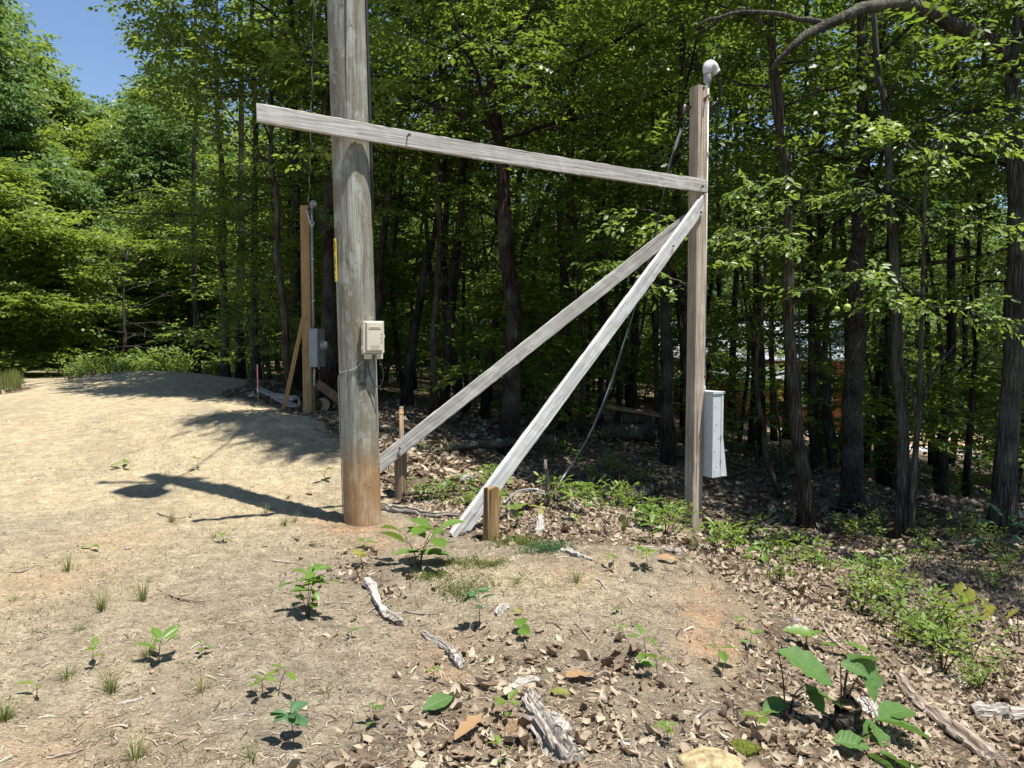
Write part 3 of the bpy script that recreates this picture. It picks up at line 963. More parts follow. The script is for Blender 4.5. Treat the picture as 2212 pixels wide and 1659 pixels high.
yt = sapling('forked_sapling', (1968, 1150, 9.0), [(1972, 1050, 9.0), (1984, 900, 9.0), (1986, 860, 8.9), (1992, 640, 8.6), (1998, 430, 8.4), (2004, 330, 8.2)],
        [[(1998, 430, 8.4), (2030, 345, 8.2), (2080, 300, 8.0), (2130, 292, 7.9), (2168, 312, 7.8)], [(1998, 400, 8.4), (1965, 320, 8.2), (1925, 275, 8.1), (1892, 268, 8.0)],
         [(2004, 330, 8.2), (2050, 270, 8.0), (2080, 255, 7.9)], [(2004, 330, 8.2), (1960, 300, 8.0), (1920, 290, 7.9)],
         [(1992, 640, 8.6), (1930, 600, 8.3), (1870, 588, 8.1), (1840, 560, 8.0)], [(1870, 592, 8.1), (1800, 615, 8.0), (1740, 628, 7.9), (1702, 640, 7.9)],
         [(1992, 640, 8.6), (2010, 660, 8.2), (2070, 668, 8.0), (2130, 678, 7.9)], [(1990, 650, 8.6), (1940, 640, 8.2), (1900, 655, 8.0)], [(2070, 668, 8.0), (2150, 690, 7.8), (2215, 705, 7.7)],
         [(1996, 500, 8.5), (1930, 430, 8.4), (1860, 420, 8.3), (1790, 440, 8.2)], [(1996, 520, 8.5), (2060, 470, 8.4), (2130, 480, 8.3), (2200, 520, 8.2)]],
        'forked sapling right of the plated pine with sunlit pale green leaves', seed=61, rs=(0.045, 0.012), dens=11,
        extra_tubes=[([(1984, 905, 9.0), (1962, 820, 9.0), (1946, 770, 9.0), (1960, 700, 9.0)], (0.03, 0.012)), ([(1986, 890, 9.0), (2010, 820, 9.0), (2040, 775, 9.0), (2062, 745, 9.0)], (0.028, 0.010))])
# two green nuts hang from the sapling
for u, v, r in ((1808, 668, 0.031), (1830, 664, 0.039)):
    p = P(u, v, 7.95) - np.array(yt.location)
    mb = MB()
    a = np.linspace(0, math.pi, 9)
    mb.tube(np.c_[np.zeros(9), np.zeros(9), -np.cos(a) * r], np.sin(a) * r + 0.001, 14, False)
    mb.tube([(0, 0, r), (0.002, 0, r + 0.05)], 0.003, 5)
    mb.build('fruit', MAT['fruit_green'], yt, True, p)

sapling('slender_sapling', (1478, 1130, 9.2), [(1482, 1000, 9.2), (1488, 800, 9.2), (1486, 620, 9.1), (1492, 470, 9.0)],
        [[(1490, 500, 9.0), (1440, 470, 8.95), (1390, 455, 8.9), (1330, 475, 8.9), (1298, 492, 8.9)], [(1486, 620, 9.1), (1430, 590, 8.95), (1370, 570, 8.9), (1305, 585, 8.9)], [(1488, 610, 9.1), (1440, 625, 9.0), (1400, 600, 8.9)],
         [(1488, 600, 9.1), (1530, 560, 8.95), (1570, 572, 8.85)], [(1490, 500, 9.0), (1420, 505, 8.95), (1380, 520, 8.9)]],
        'slender sapling behind the steep brace with bright leaves', seed=62, rs=(0.02, 0.008), dens=12)
sapling('leafy_sapling', (1735, 1060, 9.9), [(1730, 900, 9.9), (1726, 700, 9.8), (1730, 540, 9.6), (1740, 400, 9.4)],
        [[(1730, 545, 9.6), (1690, 505, 9.3), (1640, 492, 9.1), (1600, 500, 9.0), (1562, 508, 8.9)], [(1730, 545, 9.6), (1710, 520, 9.2), (1690, 500, 9.0)], [(1680, 500, 9.2), (1640, 520, 9.0), (1600, 525, 8.9)],
         [(1740, 420, 9.4), (1700, 390, 9.2), (1650, 400, 9.1), (1590, 420, 9.0)], [(1740, 400, 9.4), (1780, 370, 9.2), (1830, 365, 9.1)], [(1730, 470, 9.5), (1680, 440, 9.2), (1630, 450, 9.1)]],
        'leafy sapling behind the straight brown trunk, one low branch sunlit', seed=63, rs=(0.022, 0.008), dens=11)

# thin crooked understory stems (bare below)
sapling('crooked_sapling', (1690, 1120, 11.0), [(1655, 990, 11.0), (1652, 930, 11.0), (1640, 880, 11.0), (1634, 810, 11.0), (1638, 740, 11.0), (1648, 660, 11.0), (1652, 560, 11.0), (1640, 430, 11.0)],
        [[(1640, 440, 11.0), (1600, 400, 10.8), (1560, 390, 10.7)], [(1645, 470, 11.0), (1690, 430, 10.8), (1720, 420, 10.6)], [(1652, 560, 11.0), (1600, 540, 10.8), (1560, 555, 10.7)]],
        'crooked grey-brown sapling in the shade right of the grey cabinet', leaf='leaf_understory', seed=64, rs=(0.045, 0.02), bark='bark_brown', dens=12,
        extra_tubes=[([(1645, 760, 11.0), (1610, 690, 11.0), (1598, 640, 11.0), (1575, 610, 11.0)], (0.022, 0.01))])

# ------------------------------------------------------------------ the trunks one can tell apart
TREES_XY = []
def trunk_tree(name, px, d, wpx, H, cb, rad, limbs, bark, leaf, label, mult=3, kind='broad', seed=1, group=None, drift=0.0, extra=None, extra_tw=None, cat='tree', wobble=0.02, up_lo=8, up_hi=55):
    """px: (u, v) points from the foot upwards along the trunk, at distance d"""
    rng = np.random.default_rng(seed)
    b = P(px[0][0], px[0][1], d)
    root = np.array([b[0], d, gz(b[0], d) - 0.12])
    pts = [np.zeros(3)]
    for (u, v) in px[1:]:
        q = P(u, v, d)
        pts.append(q - root)
    last = pts[-1]; dirn = pts[-1] - pts[-2]
    dirn = unit(dirn); dirn = unit(dirn * 0.6 + np.array([0, 0, 0.6]))
    rest = H - last[2]
    if rest > 0.5:
        pts.append(last + dirn * rest * 0.5 / max(0.5, dirn[2]))
        pts.append(pts[-1] + np.array([rng.normal() * 0.3, rng.normal() * 0.3, rest * 0.5]))
    pth = smooth_path(pts, 16)
    pth[2:, :2] += rng.normal(size=(14, 2)) * wobble
    r0 = 0.5 * wpx * d / FOC
    wood, tw = grow(rng, pth, r0, max(0.02, r0 * 0.22), cb, rad, limbs, mult, up_lo=up_lo, up_hi=up_hi, seg=14 if wpx > 25 else 9)
    lop(wood, root)
    if extra:
        extra(wood, root, rng)
    if tw is not None:
        tw = prune(tw, root, rng)
    if extra_tw is not None:
        ex = extra_tw(root, rng)
        tw = tuple(np.concatenate([a, b]) for a, b in zip(tw, ex))
    TREES_XY.append((root[0], root[1]))
    return assemble(name, root, wood, tw, bark, leaf, kind, rng, label, cat, group)

def limb_px(path, rad):
    def f(wood, root, rng):
        pts = smooth_path([P(*q) - root for q in path], 14)
        pts[1:-1] += rng.normal(size=(12, 3)) * 0.015
        wood.tube(pts, np.linspace(rad[0], rad[1], 14), 8, True, 0.1, rng)
    return f

def limbs_px(*specs):
    def f(wood, root, rng):
        for path, rad in specs:
            limb_px(path, rad)(wood, root, rng)
    return f

TT = trunk_tree
# unseen limbs added to the stout tree to shade the ground by the new post
SHADE = zone([(735, 985), (690, 980), (640, 965), (540, 932), (440, 899), (490, 893), (590, 900), (700, 915), (745, 930)])
def added_shade_twigs(root, rng):
    sx = [p[0] for p in SHADE]; sy = [p[1] for p in SHADE]
    x = rng.uniform(min(sx), max(sx), 6000); y = rng.uniform(min(sy), max(sy), 6000)
    k = inside(SHADE, x + rng.normal(size=6000) * 0.12, y + rng.normal(size=6000) * 0.12)
    x, y = x[k][:520], y[k][:520]
    n = len(x)
    z = rng.uniform(9.5, 13.5, n)
    g = ground_z(x, y)
    p = np.c_[x, y, g] + SUNV[None] * ((z - g) / SUNV[2])[:, None] - root
    az = rng.uniform(0, 6.28, n); e = rng.normal(size=n) * 0.2
    return p, np.stack([np.cos(az) * np.cos(e), np.sin(az) * np.cos(e), np.sin(e)], -1), np.stack([rng.normal(size=n) * 0.35, rng.normal(size=n) * 0.35, np.ones(n)], -1)
def added_shade_limbs(wood, root, rng):
    p = added_shade_twigs(root, np.random.default_rng(3))[0]
    a = np.array([-0.3, 0.0, 9.0])
    for k in range(0, 520, 40):
        q = smooth_path([a, a * 0.5 + p[k] * 0.5 + np.array([0, 0, 0.6]), p[k]], 8)
        wood.tube(q, np.linspace(0.05, 0.008, 8), 5)
TT('oak_tree', [(712, 868), (714, 600), (712, 300), (706, 0)], 13.2, 38, 17, 0.36, 4.8, 16, 'bark_red', 'leaf_canopy', 'tall reddish-barked tree rising directly behind the utility pole', seed=21, mult=3)
TT('forked_tree', [(632, 862), (618, 740), (600, 560), (592, 420), (588, 300)], 12.6, 19, 11, 0.34, 2.8, 14, 'bark_brown', 'leaf_understory', 'slim brown leaning tree beside the new yellow service post', seed=22, mult=3,
   extra=limb_px([(600, 430, 12.6), (585, 370, 12.6), (566, 345, 12.5), (545, 300, 12.4)], (0.05, 0.02)))
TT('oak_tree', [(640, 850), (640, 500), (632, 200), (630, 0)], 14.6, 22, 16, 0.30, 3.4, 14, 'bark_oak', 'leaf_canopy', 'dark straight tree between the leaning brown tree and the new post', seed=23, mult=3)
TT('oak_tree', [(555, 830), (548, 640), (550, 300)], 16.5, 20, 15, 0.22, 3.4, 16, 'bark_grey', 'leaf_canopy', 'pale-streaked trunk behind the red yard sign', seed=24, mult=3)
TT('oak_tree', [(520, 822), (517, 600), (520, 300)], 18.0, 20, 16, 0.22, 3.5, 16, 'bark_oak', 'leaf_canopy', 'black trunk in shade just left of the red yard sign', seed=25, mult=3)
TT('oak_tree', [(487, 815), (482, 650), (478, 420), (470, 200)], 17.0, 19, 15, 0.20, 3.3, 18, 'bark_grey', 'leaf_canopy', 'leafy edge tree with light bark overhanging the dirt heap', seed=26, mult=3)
TT('maple_tree', [(428, 800), (421, 650), (420, 400), (425, 200)], 19.5, 14, 13, 0.18, 3.0, 18, 'bark_oak', 'leaf_understory', 'thin dark tree standing where the dirt heap meets the woods', seed=27, mult=3)
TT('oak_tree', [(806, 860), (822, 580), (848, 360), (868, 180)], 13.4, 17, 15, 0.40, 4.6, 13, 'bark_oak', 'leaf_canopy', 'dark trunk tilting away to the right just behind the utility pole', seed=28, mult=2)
TT('oak_tree', [(877, 882), (890, 760), (906, 650), (930, 535), (950, 430)], 14.0, 25, 16, 0.40, 4.6, 13, 'bark_oak', 'leaf_canopy', 'thick leaning trunk in the woods over the survey pipe', seed=29, mult=2)
TT('maple_tree', [(936, 895), (940, 700), (951, 540), (944, 380), (938, 200), (936, 0)], 13.0, 17, 15, 0.40, 4.4, 14, 'bark_brown', 'leaf_understory', 'slender wavy brown trunk right of the utility pole', seed=30, mult=2)
TT('oak_tree', [(958, 905), (967, 753), (984, 540), (1004, 333), (1020, 120)], 13.8, 24, 17, 0.42, 4.8, 14, 'bark_red', 'leaf_canopy', 'reddish trunk leaning gently right under the middle of the crossbeam', seed=31, mult=2)
TT('oak_tree', [(1098, 985), (1105, 880), (1108, 700), (1094, 480), (1080, 330), (1066, 190), (1048, 0)], 11.5, 46, 18, 0.42, 5.6, 18, 'bark_red', 'leaf_canopy', 'stout dark trunk bending left, between the pole and the long brace', seed=32, mult=3, cat='tree', extra=added_shade_limbs, extra_tw=added_shade_twigs)
TT('dead_leaning_tree', [(1045, 760), (1075, 660), (1110, 590), (1150, 490), (1190, 395), (1215, 330)], 14.5, 20, 7.2, 0.7, 1.6, 6, 'bark_oak', 'leaf_canopy', 'slanting dark trunk leaning steeply behind the stout bending tree', seed=33, mult=2)
TT('maple_tree', [(1262, 960), (1256, 760), (1245, 535), (1234, 400), (1224, 300), (1211, 213), (1203, 60)], 13.2, 13, 13, 0.32, 2.6, 14, 'bark_brown', 'leaf_understory', 'thin wavy trunk seen between the two braces', seed=34, mult=2)
TT('maple_tree', [(1296, 930), (1298, 700), (1304, 420), (1310, 200)], 16.2, 14, 14, 0.28, 2.8, 14, 'bark_oak', 'leaf_understory', 'narrow dark trunk deep behind the steep brace', seed=35, mult=2)
TT('maple_tree', [(1420, 960), (1416, 700), (1413, 430), (1410, 250)], 14.5, 12, 12, 0.28, 2.6, 14, 'bark_brown', 'leaf_understory', 'very slim trunk behind the hanging black cable', seed=36, mult=2)
TT('oak_tree', [(1446, 1000), (1442, 820), (1446, 620), (1461, 400), (1470, 200)], 12.0, 29, 17, 0.40, 3.4, 14, 'bark_oak', 'leaf_canopy', 'rough black trunk close behind the weathered service post', seed=37, mult=2)
TT('oak_tree', [(1488, 960), (1486, 760), (1495, 500), (1504, 250), (1508, 33)], 13.6, 25, 17, 0.38, 3.4, 14, 'bark_grey', 'leaf_canopy', 'grey trunk half hidden by the weathered service post', seed=38, mult=2)
TT('hickory_tree', [(1742, 1140), (1736, 1050), (1727, 950), (1709, 770), (1703, 585), (1700, 500), (1688, 332), (1676, 200), (1671, 30)], 9.6, 33, 16, 0.46, 3.2, 13, 'bark_brown', 'leaf_canopy', 'straight brown trunk nearest the service post and grey cabinet', seed=39, mult=3,
   extra=limb_px([(1690, 330, 9.6), (1678, 150, 9.5), (1640, 40, 9.4), (1580, 25, 9.2), (1505, 75, 9.1)], (0.045, 0.018)))
TT('twin_stem_tree', [(1765, 1030), (1756, 900), (1756, 780), (1752, 700), (1750, 560), (1742, 300)], 13.2, 21, 15, 0.36, 3.2, 13, 'bark_oak', 'leaf_canopy', 'black double-stemmed tree whose two legs join above the cabin wall', seed=40, mult=3,
   extra=limbs_px(([(1800, 1010, 13.0), (1786, 880, 13.1), (1772, 780, 13.2), (1758, 715, 13.2)], (0.085, 0.075)), ([(1752, 700, 13.2), (1768, 560, 13.1), (1772, 400, 13.1), (1776, 250, 13.0)], (0.07, 0.05))))
TT('pine_tree', [(1838, 1118), (1842, 1000), (1848, 780), (1852, 586), (1857, 480), (1864, 300), (1862, 60)], 10.6, 50, 21, 0.5, 3.0, 15, 'bark_pine', 'needles', 'big dark pine trunk with plated bark', seed=41, mult=3)
TT('hickory_tree', [(1948, 1172), (1951, 953), (1941, 760), (1930, 586), (1926, 480), (1914, 300), (1904, 200), (1886, 60)], 9.1, 27, 16, 0.46, 3.0, 13, 'bark_grey', 'leaf_canopy', 'grey trunk leaning left beside the big plated pine', seed=42, mult=3)
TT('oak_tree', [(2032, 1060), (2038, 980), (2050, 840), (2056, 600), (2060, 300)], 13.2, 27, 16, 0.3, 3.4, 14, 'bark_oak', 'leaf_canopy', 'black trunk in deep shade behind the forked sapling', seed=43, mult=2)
TT('maple_tree', [(2088, 1010), (2096, 900), (2110, 700), (2118, 400)], 14.5, 15, 13, 0.25, 2.8, 14, 'bark_oak', 'leaf_understory', 'thin dark trunk near the patch of pale gravel', seed=44, mult=2)
TT('arching_oak_tree', [(2165, 1112), (2172, 1030), (2185, 850), (2200, 620), (2196, 420), (2186, 250), (2194, 110), (2206, 0)], 8.9, 52, 15, 0.5, 3.2, 13, 'bark_grey', 'leaf_canopy', 'thick grey-barked tree whose limb arches over the top of the view', seed=45, mult=3,
   extra=limbs_px(([(2192, 150, 8.9), (2150, 90, 8.8), (2090, 58, 8.6), (1985, 18, 8.4), (1905, 8, 8.2), (1850, 20, 8.1), (1790, 52, 8.0), (1735, 82, 7.9), (1690, 112, 7.9), (1668, 150, 7.9)], (0.10, 0.028)),
                  ([(1790, 52, 8.0), (1740, 42, 8.0), (1650, 30, 8.1), (1560, 32, 8.1), (1505, 60, 8.2)], (0.035, 0.014))))

# dead bare-branched tree by the track
rng = np.random.default_rng(71)
b = hit(278, 768)
b = np.array([-11.2, 21.5, gz(-11.2, 21.5)])
wood, tw = grow(rng, smooth_path([(0, 0, 0), (0.05, 0, 1.2), (0.02, 0.05, 2.6), (0.2, 0, 3.6)], 10), 0.07, 0.02, 0.22, 2.3, 20, 1, 'layer', up_lo=0, up_hi=35)
lop(wood)
e = tag(empty('dead_tree', b), 'small dead tree with bare grey branches at the end of the dirt track', 'tree')
wood.build('trunk', MAT['bark_grey'], e, True)
twig = MB()
for k in range(0, len(tw[0]), 2):
    p, d = tw[0][k], tw[1][k]
    twig.tube([p - d * 0.1, p + d * 0.2, p + d * 0.42 + np.array([0, 0, -0.05])], [0.006, 0.005, 0.003], 3, False)
o = twig.build('twigs', MAT['bark_grey'], e)
o['kind'] = 'stuff'

# ------------------------------------------------------------------ trees of the wood behind, copied from a few grown ones
def proto(name, seed, H, r0, cb, rad, limbs, mult, kind, bark, leaf, profile='dome', up=(8, 55), bend=0.35, sc=(0.8, 1.2), flat=0.3, jit=(0.15, 0.15, 0.07)):
    rng = np.random.default_rng(seed)
    pts = [(0, 0, -0.15)]
    for k in range(1, 6):
        pts.append((pts[-1][0] + rng.normal() * bend * 0.5, pts[-1][1] + rng.normal() * bend * 0.5, H * k / 5))
    wood, tw = grow(rng, smooth_path(pts, 14), r0, r0 * 0.2, cb, rad, limbs, mult, profile, up_lo=up[0], up_hi=up[1], seg=9, flat=flat, jit=jit)
    wme = lop(wood).build('trunk', MAT[bark], None, True)
    cme = crown_mesh('crown', tw[0], tw[1], tw[2], rng.uniform(*sc, len(tw[0])), kind, rng)
    cme.materials.append(MAT[leaf])
    me = wme.data
    bpy.data.objects.remove(wme)
    return me, cme, H, rad

TALL = [proto('t', 101 + k, H, r, cb, rad, nl, 2, 'far', bk, lf) for k, (H, r, cb, rad, nl, bk, lf) in enumerate((
    (17, 0.12, 0.42, 3.4, 17, 'bark_oak', 'leaf_canopy'), (19, 0.15, 0.46, 3.6, 17, 'bark_oak', 'leaf_canopy'), (14, 0.085, 0.38, 2.8, 17, 'bark_oak', 'leaf_canopy'),
    (18, 0.12, 0.42, 3.2, 17, 'bark_red', 'leaf_canopy'), (15, 0.10, 0.34, 3.3, 18, 'bark_red', 'leaf_understory')))]
SLIM = [proto('s', 121 + k, H, r, 0.58, rad, 9, 2, 'far', bk, 'leaf_canopy', bend=0.5) for k, (H, r, rad, bk) in enumerate((
    (14, 0.075, 1.7, 'bark_oak'), (16, 0.10, 2.0, 'bark_red'), (12, 0.055, 1.5, 'bark_oak'), (15, 0.085, 1.8, 'bark_brown')))]
EDGE = [proto('e', 131 + k, H, r, cb, rad, nl, 5, 'far', bk, lf, up=(5, 62), sc=(0.9, 1.5), flat=0.7, jit=(0.25, 0.25, 0.25)) for k, (H, r, cb, rad, nl, bk, lf) in enumerate((
    (14, 0.16, 0.06, 4.2, 58, 'bark_oak', 'leaf_canopy_cool'), (12, 0.13, 0.05, 3.8, 54, 'bark_grey', 'leaf_understory')))]
LOW = [proto('u', 151 + k, H, r, cb, rad, nl, 3, kd, bk, lf, 'layer', (0, 25), 0.25) for k, (H, r, cb, rad, nl, kd, bk, lf) in enumerate((
    (5.2, 0.035, 0.22, 2.2, 15, 'maple', 'bark_grey', 'leaf_understory'), (3.6, 0.025, 0.2, 1.7, 13, 'maple', 'bark_grey', 'leaf_understory'), (6.5, 0.05, 0.25, 2.3, 16, 'broad', 'bark_brown', 'leaf_understory'),
    (2.4, 0.018, 0.18, 1.2, 11, 'maple', 'bark_brown', 'leaf_understory'), (7.5, 0.06, 0.25, 2.4, 18, 'maple', 'bark_grey', 'leaf_canopy_cool')))]

def plant_tree(name, pr, x, y, s, rz, label, group, cat='tree', sz=None, tilt=(0, 0)):
    e = empty(name, (x, y, gz(x, y)), rz)
    e.rotation_euler = (tilt[0], tilt[1], rz)
    e.scale = (s, s, sz or s)
    tag(e, label, cat, group)
    for nm, me in (('trunk', pr[0]), ('crown', pr[1])):
        o = bpy.data.objects.new(nm, me); COL.objects.link(o); o.parent = e
    TREES_XY.append((x, y))
    return e

frng = np.random.default_rng(303)
# sunlit trees along the far side of the track: their tops draw the skyline under the gap of blue
def skyline(u):
    return float(np.interp(u, [-200, 0, 40, 75, 125, 190, 235, 300, 420], [-60, 30, 110, 195, 225, 255, 300, 260, 150]))
ELAB = ['tall bushy tree cut by the picture edge beyond the track', 'lower shaded tree beside the strip of grass', 'rounded sunlit tree closing the far end of the track', 'sunlit tree top against the blue sky',
        'pale green tree just under the gap of sky', 'light green tree behind the dead bare-branched tree', 'low leafy tree hanging over the track', 'tree with foliage to the ground right of the dead tree', 'small tree between the dead tree and the dirt heap']
for k, (u, y, i, f) in enumerate(((-60, 25, 0, 1.0), (-30, 19.5, 1, 0.55), (150, 38, 0, 1.0), (75, 36, 1, 1.0), (205, 41, 0, 1.0), (262, 31, 1, 0.95), (40, 30, 1, 0.8), (330, 30, 0, 0.95), (372, 25.5, 1, 0.6))):
    x = (u - CX) / FOC * y
    top = (1.55 + (745 - skyline(u)) * y / FOC - gz(x, y)) * f
    s = top / EDGE[i][2]
    w = max(s, 0.75)
    plant_tree('edge_tree', EDGE[i], x, y, w, frng.uniform(0, 6.28), ELAB[k], None, sz=s)
for k, (u, y, i, f) in enumerate(((-120, 31, 1, 1.0), (10, 42, 0, 1.0), (110, 46, 1, 1.0), (170, 50, 0, 0.98), (240, 48, 1, 1.0), (290, 42, 0, 1.0), (350, 38, 1, 1.0), (395, 45, 0, 1.0), (300, 36, 1, 0.7), (60, 50, 0, 0.97), (215, 34, 1, 0.62), (120, 42, 0, 0.6), (405, 31, 1, 0.7), (-20, 36, 0, 0.9))):
    x = (u - CX) / FOC * y
    top = (1.55 + (745 - skyline(u)) * y / FOC - gz(x, y)) * f
    s = top / EDGE[i][2]
    plant_tree('edge_tree', EDGE[i], x, y, max(s, 0.8), frng.uniform(0, 6.28), 'leafy tree in the crowd of trees closing the track', 'trees closing the track', sz=s)

def okspot(x, y, gap):
    for (a, b) in TREES_XY:
        if (a - x) ** 2 + (b - y) ** 2 < gap * gap:
            return False
    return True

DX = np.array([p[0] for p in DIRT]); DY = np.array([p[1] for p in DIRT])
cnt = 0
for k in range(4000):
    if cnt >= 105:
        break
    y = (13.5 + 10 * frng.random()) if cnt < 64 else (24 + 34 * frng.random())
    x = frng.uniform(-0.40 * y, 0.80 * y + 3)
    if inside(CLEAR, np.array([x]), np.array([y]))[0] or inside(DIRT, np.array([x]), np.array([y]))[0]:
        continue
    if not okspot(x, y, 1.35 if y < 30 else 2.0):
        continue
    if x / y < -0.22 and (inside(SUNNY, np.array([x - 2.4]), np.array([y + 1.8]))[0] or inside(SUNNY, np.array([x - 4.4]), np.array([y + 3.3]))[0]):
        continue
    plant_tree('forest_tree', SLIM[cnt % 4] if (cnt < 56) else TALL[frng.integers(0, 5)], x, y, frng.uniform(0.78, 1.1), frng.uniform(0, 6.28), 'forest tree added on the right to shade the woods', 'trees deep in the woods', tilt=(frng.normal() * 0.03, frng.normal() * 0.03))
    cnt += 1
cnt = 0
for k in range(4000):
    if cnt >= 135:
        break
    y = (12.5 + 8 * frng.random()) if cnt < 30 else (18 + 30 * frng.random())
    x = frng.uniform(-0.34 * y, 0.74 * y + 1)
    if inside(CLEAR, np.array([x]), np.array([y]))[0] and frng.random() < 0.8:
        continue
    if inside(DIRT, np.array([x]), np.array([y]))[0] or not okspot(x, y, 0.85) or inside(SUNNY, np.array([x]), np.array([y]))[0]:
        continue
    if y < 13.2 and x < -0.5:
        continue
    if 14 < y < 33 and (0.27 < x / y < 0.43 or 0.53 < x / y < 0.66) and frng.random() < 0.8:
        continue
    i = frng.integers(0, 5)
    if y < 14 and i in (2, 4):
        i = 3
    plant_tree('understory_tree', LOW[i], x, y, frng.uniform(0.8, 1.2) if y < 20 else frng.uniform(1.0, 1.5), frng.uniform(0, 6.28), 'low spreading understory tree among the forest trunks', 'understory trees in the woods')
    cnt += 1
for (x, y, i) in ((9.3, 26.4, 1), (7.2, 27.5, 3), (12.9, 26.5, 3)):
    plant_tree('understory_tree', LOW[i], x, y, frng.uniform(0.8, 1.1), frng.uniform(0, 6.28), 'low spreading understory tree among the forest trunks', 'understory trees in the woods')
# dense far edge that closes the view under the canopy
for k in range(34):
    u = 380 + 1900 * (k + frng.random() * 0.7) / 34
    y = frng.uniform(50, 66)
    x = (u - CX) / FOC * y
    plant_tree('forest_tree', EDGE[k % 2], x, y, frng.uniform(0.9, 1.25), frng.uniform(0, 6.28), 'forest tree added on the right to shade the woods', 'trees deep in the woods')
# trees added on the right, mostly out of view, to shade the right-hand woods
for k, (x, y, H, r) in enumerate(((8.2, 4.2, 15, 0.16), (10.6, 7.6, 17, 0.18), (8.9, 10.8, 16, 0.15), (12.3, 3.0, 16, 0.16), (13.2, 12.5, 17, 0.17), (6.9, 13.6, 16, 0.15), (11.0, 16.5, 17, 0.17))):
    rng = np.random.default_rng(1400 + k)
    root = np.array([x, y, gz(x, y) - 0.1])
    wood, tw = grow(rng, smooth_path([(0, 0, 0), (rng.normal() * 0.2, rng.normal() * 0.2, H * 0.4), (rng.normal() * 0.4, rng.normal() * 0.4, H)], 14), r, r * 0.2, 0.3, 3.6, 18, 3, seg=9)
    lop(wood, root)
    tw = prune(tw, root, rng)
    assemble('forest_tree', root, wood, tw, 'bark_oak', 'leaf_canopy', 'broad', rng, 'forest tree added on the right to shade the woods', 'tree', 'trees deep in the woods')

LM = [((u - CX) / FOC, n) for u, n in ((420, 'the thin dark tree'), (640, 'the new service post'), (806, 'the utility pole'), (1098, 'the stout bending trunk'), (1296, 'the thin wavy trunk'), (1500, 'the weathered service post'), (1742, 'the straight brown trunk'), (1838, 'the plated pine'), (1948, 'the leaning grey trunk'), (2060, 'the forked sapling'))]
rank_labels([o for o in COL.objects if o.name.startswith('forest_tree') and o.type == 'EMPTY'], LM, '{} slim dark forest trunk set back to the right of {}', 25.0)
rank_labels([o for o in COL.objects if o.name.startswith('understory_tree') and o.type == 'EMPTY'], LM, '{} low leafy understory tree to the right of {}', 25.0)
rank_labels([o for o in COL.objects if o.name.startswith('edge_tree') and o.type == 'EMPTY' and o.get('group')], [(-2.0, 'the left edge of the view'), ((90 - CX) / FOC, 'the track'), ((278 - CX) / FOC, 'the dead bare tree')], '{} tree of the crowd closing the track, right of {}')

# ------------------------------------------------------------------ lettering
def text_mesh(body, size, depth=0.0):
    cu = bpy.data.curves.new('lettering', 'FONT')
    cu.body = body; cu.size = size; cu.extrude = depth
    cu.align_x = 'CENTER'; cu.align_y = 'CENTER'
    cu.resolution_u = 3
    o = bpy.data.objects.new('lettering', cu)
    COL.objects.link(o)
    dg = bpy.context.evaluated_depsgraph_get()
    me = bpy.data.meshes.new_from_object(o.evaluated_get(dg))
    bpy.data.objects.remove(o)
    bpy.data.curves.remove(cu)
    V = np.array([v.co[:] for v in me.vertices]); Fc = [tuple(p.vertices) for p in me.polygons]
    bpy.data.meshes.remove(me)
    return V, Fc

# ------------------------------------------------------------------ frame of reference of the timber frame
PB = np.array([-1.292, 6.38]); PR = 0.160
Q = np.array([2.00, 8.15])
_qc = Q - PB
_ph = math.atan2(_qc[1], _qc[0]) - math.acos((PR - 0.07) / np.linalg.norm(_qc))
N1 = np.array([math.cos(_ph), math.sin(_ph), 0.0]); E1 = np.array([-N1[1], N1[0], 0.0])   # N1 towards the track, E1 along the beam to the right
Z3 = np.array([0, 0, 1.0])

def plane_hit(u, v, n, c):
    r = ray(u, v); o = np.array([0, 0, CAMH])
    return o + r * (c - n @ o) / (n @ r)

# ------------------------------------------------------------------ utility pole
pz = gz(PB[0], PB[1])
top_dir = P(748, 0, 6.38) - np.array([PB[0], PB[1], 0])
lean = np.array([(P(748, 0, 6.38)[0] - PB[0]) / (P(748, 0, 6.38)[2] - pz), 0.0])
HP = 10.1
def pole_axis(z):
    return np.array([PB[0] + lean[0] * z, PB[1], pz + z])
def pole_r(z):
    return PR + (0.158 - PR) * min(z, 4.5) / 4.5 - max(0, z - 4.5) * 0.0105

pole = tag(empty('utility_pole', (PB[0], PB[1], pz)), 'thick round grey-green wooden utility pole stained orange at its foot', 'utility pole')
rng = np.random.default_rng(81)
seg, rings = 56, 150
zz = np.linspace(-0.4, HP, rings); aa = np.linspace(0, 2 * math.pi, seg, endpoint=False)
V = np.zeros((rings, seg, 3))
for i, z in enumerate(zz):
    r = pole_r(z) * (1 + 0.025 * fbm(aa * 3.2 + 5, np.full(seg, z * 0.55), 5, 3) + 0.02 * fbm(np.cos(aa) * 9, np.sin(aa) * 9 + z * 0.15, 9, 2))
    # long drying checks
    for (a0, z0, z1, dep) in ((-0.92, 0.9, 6.5, 0.020), (-1.75, 2.0, 4.2, 0.010), (-2.3, 4.2, 7.0, 0.014), (0.8, 0.2, 5.0, 0.02)):
        if z0 < z < z1:
            w = a0 + 0.05 * math.sin(z * 1.7) + 0.02 * math.sin(z * 7)
            dd = np.abs((aa - w + math.pi) % (2 * math.pi) - math.pi)
            r = r - dep * np.exp(-(dd / 0.045) ** 2)
    V[i, :, 0] = np.cos(aa) * r + lean[0] * z; V[i, :, 1] = np.sin(aa) * r; V[i, :, 2] = z
Fp = [(i * seg + j, i * seg + (j + 1) % seg, (i + 1) * seg + (j + 1) % seg, (i + 1) * seg + j) for i in range(rings - 1) for j in range(seg)]
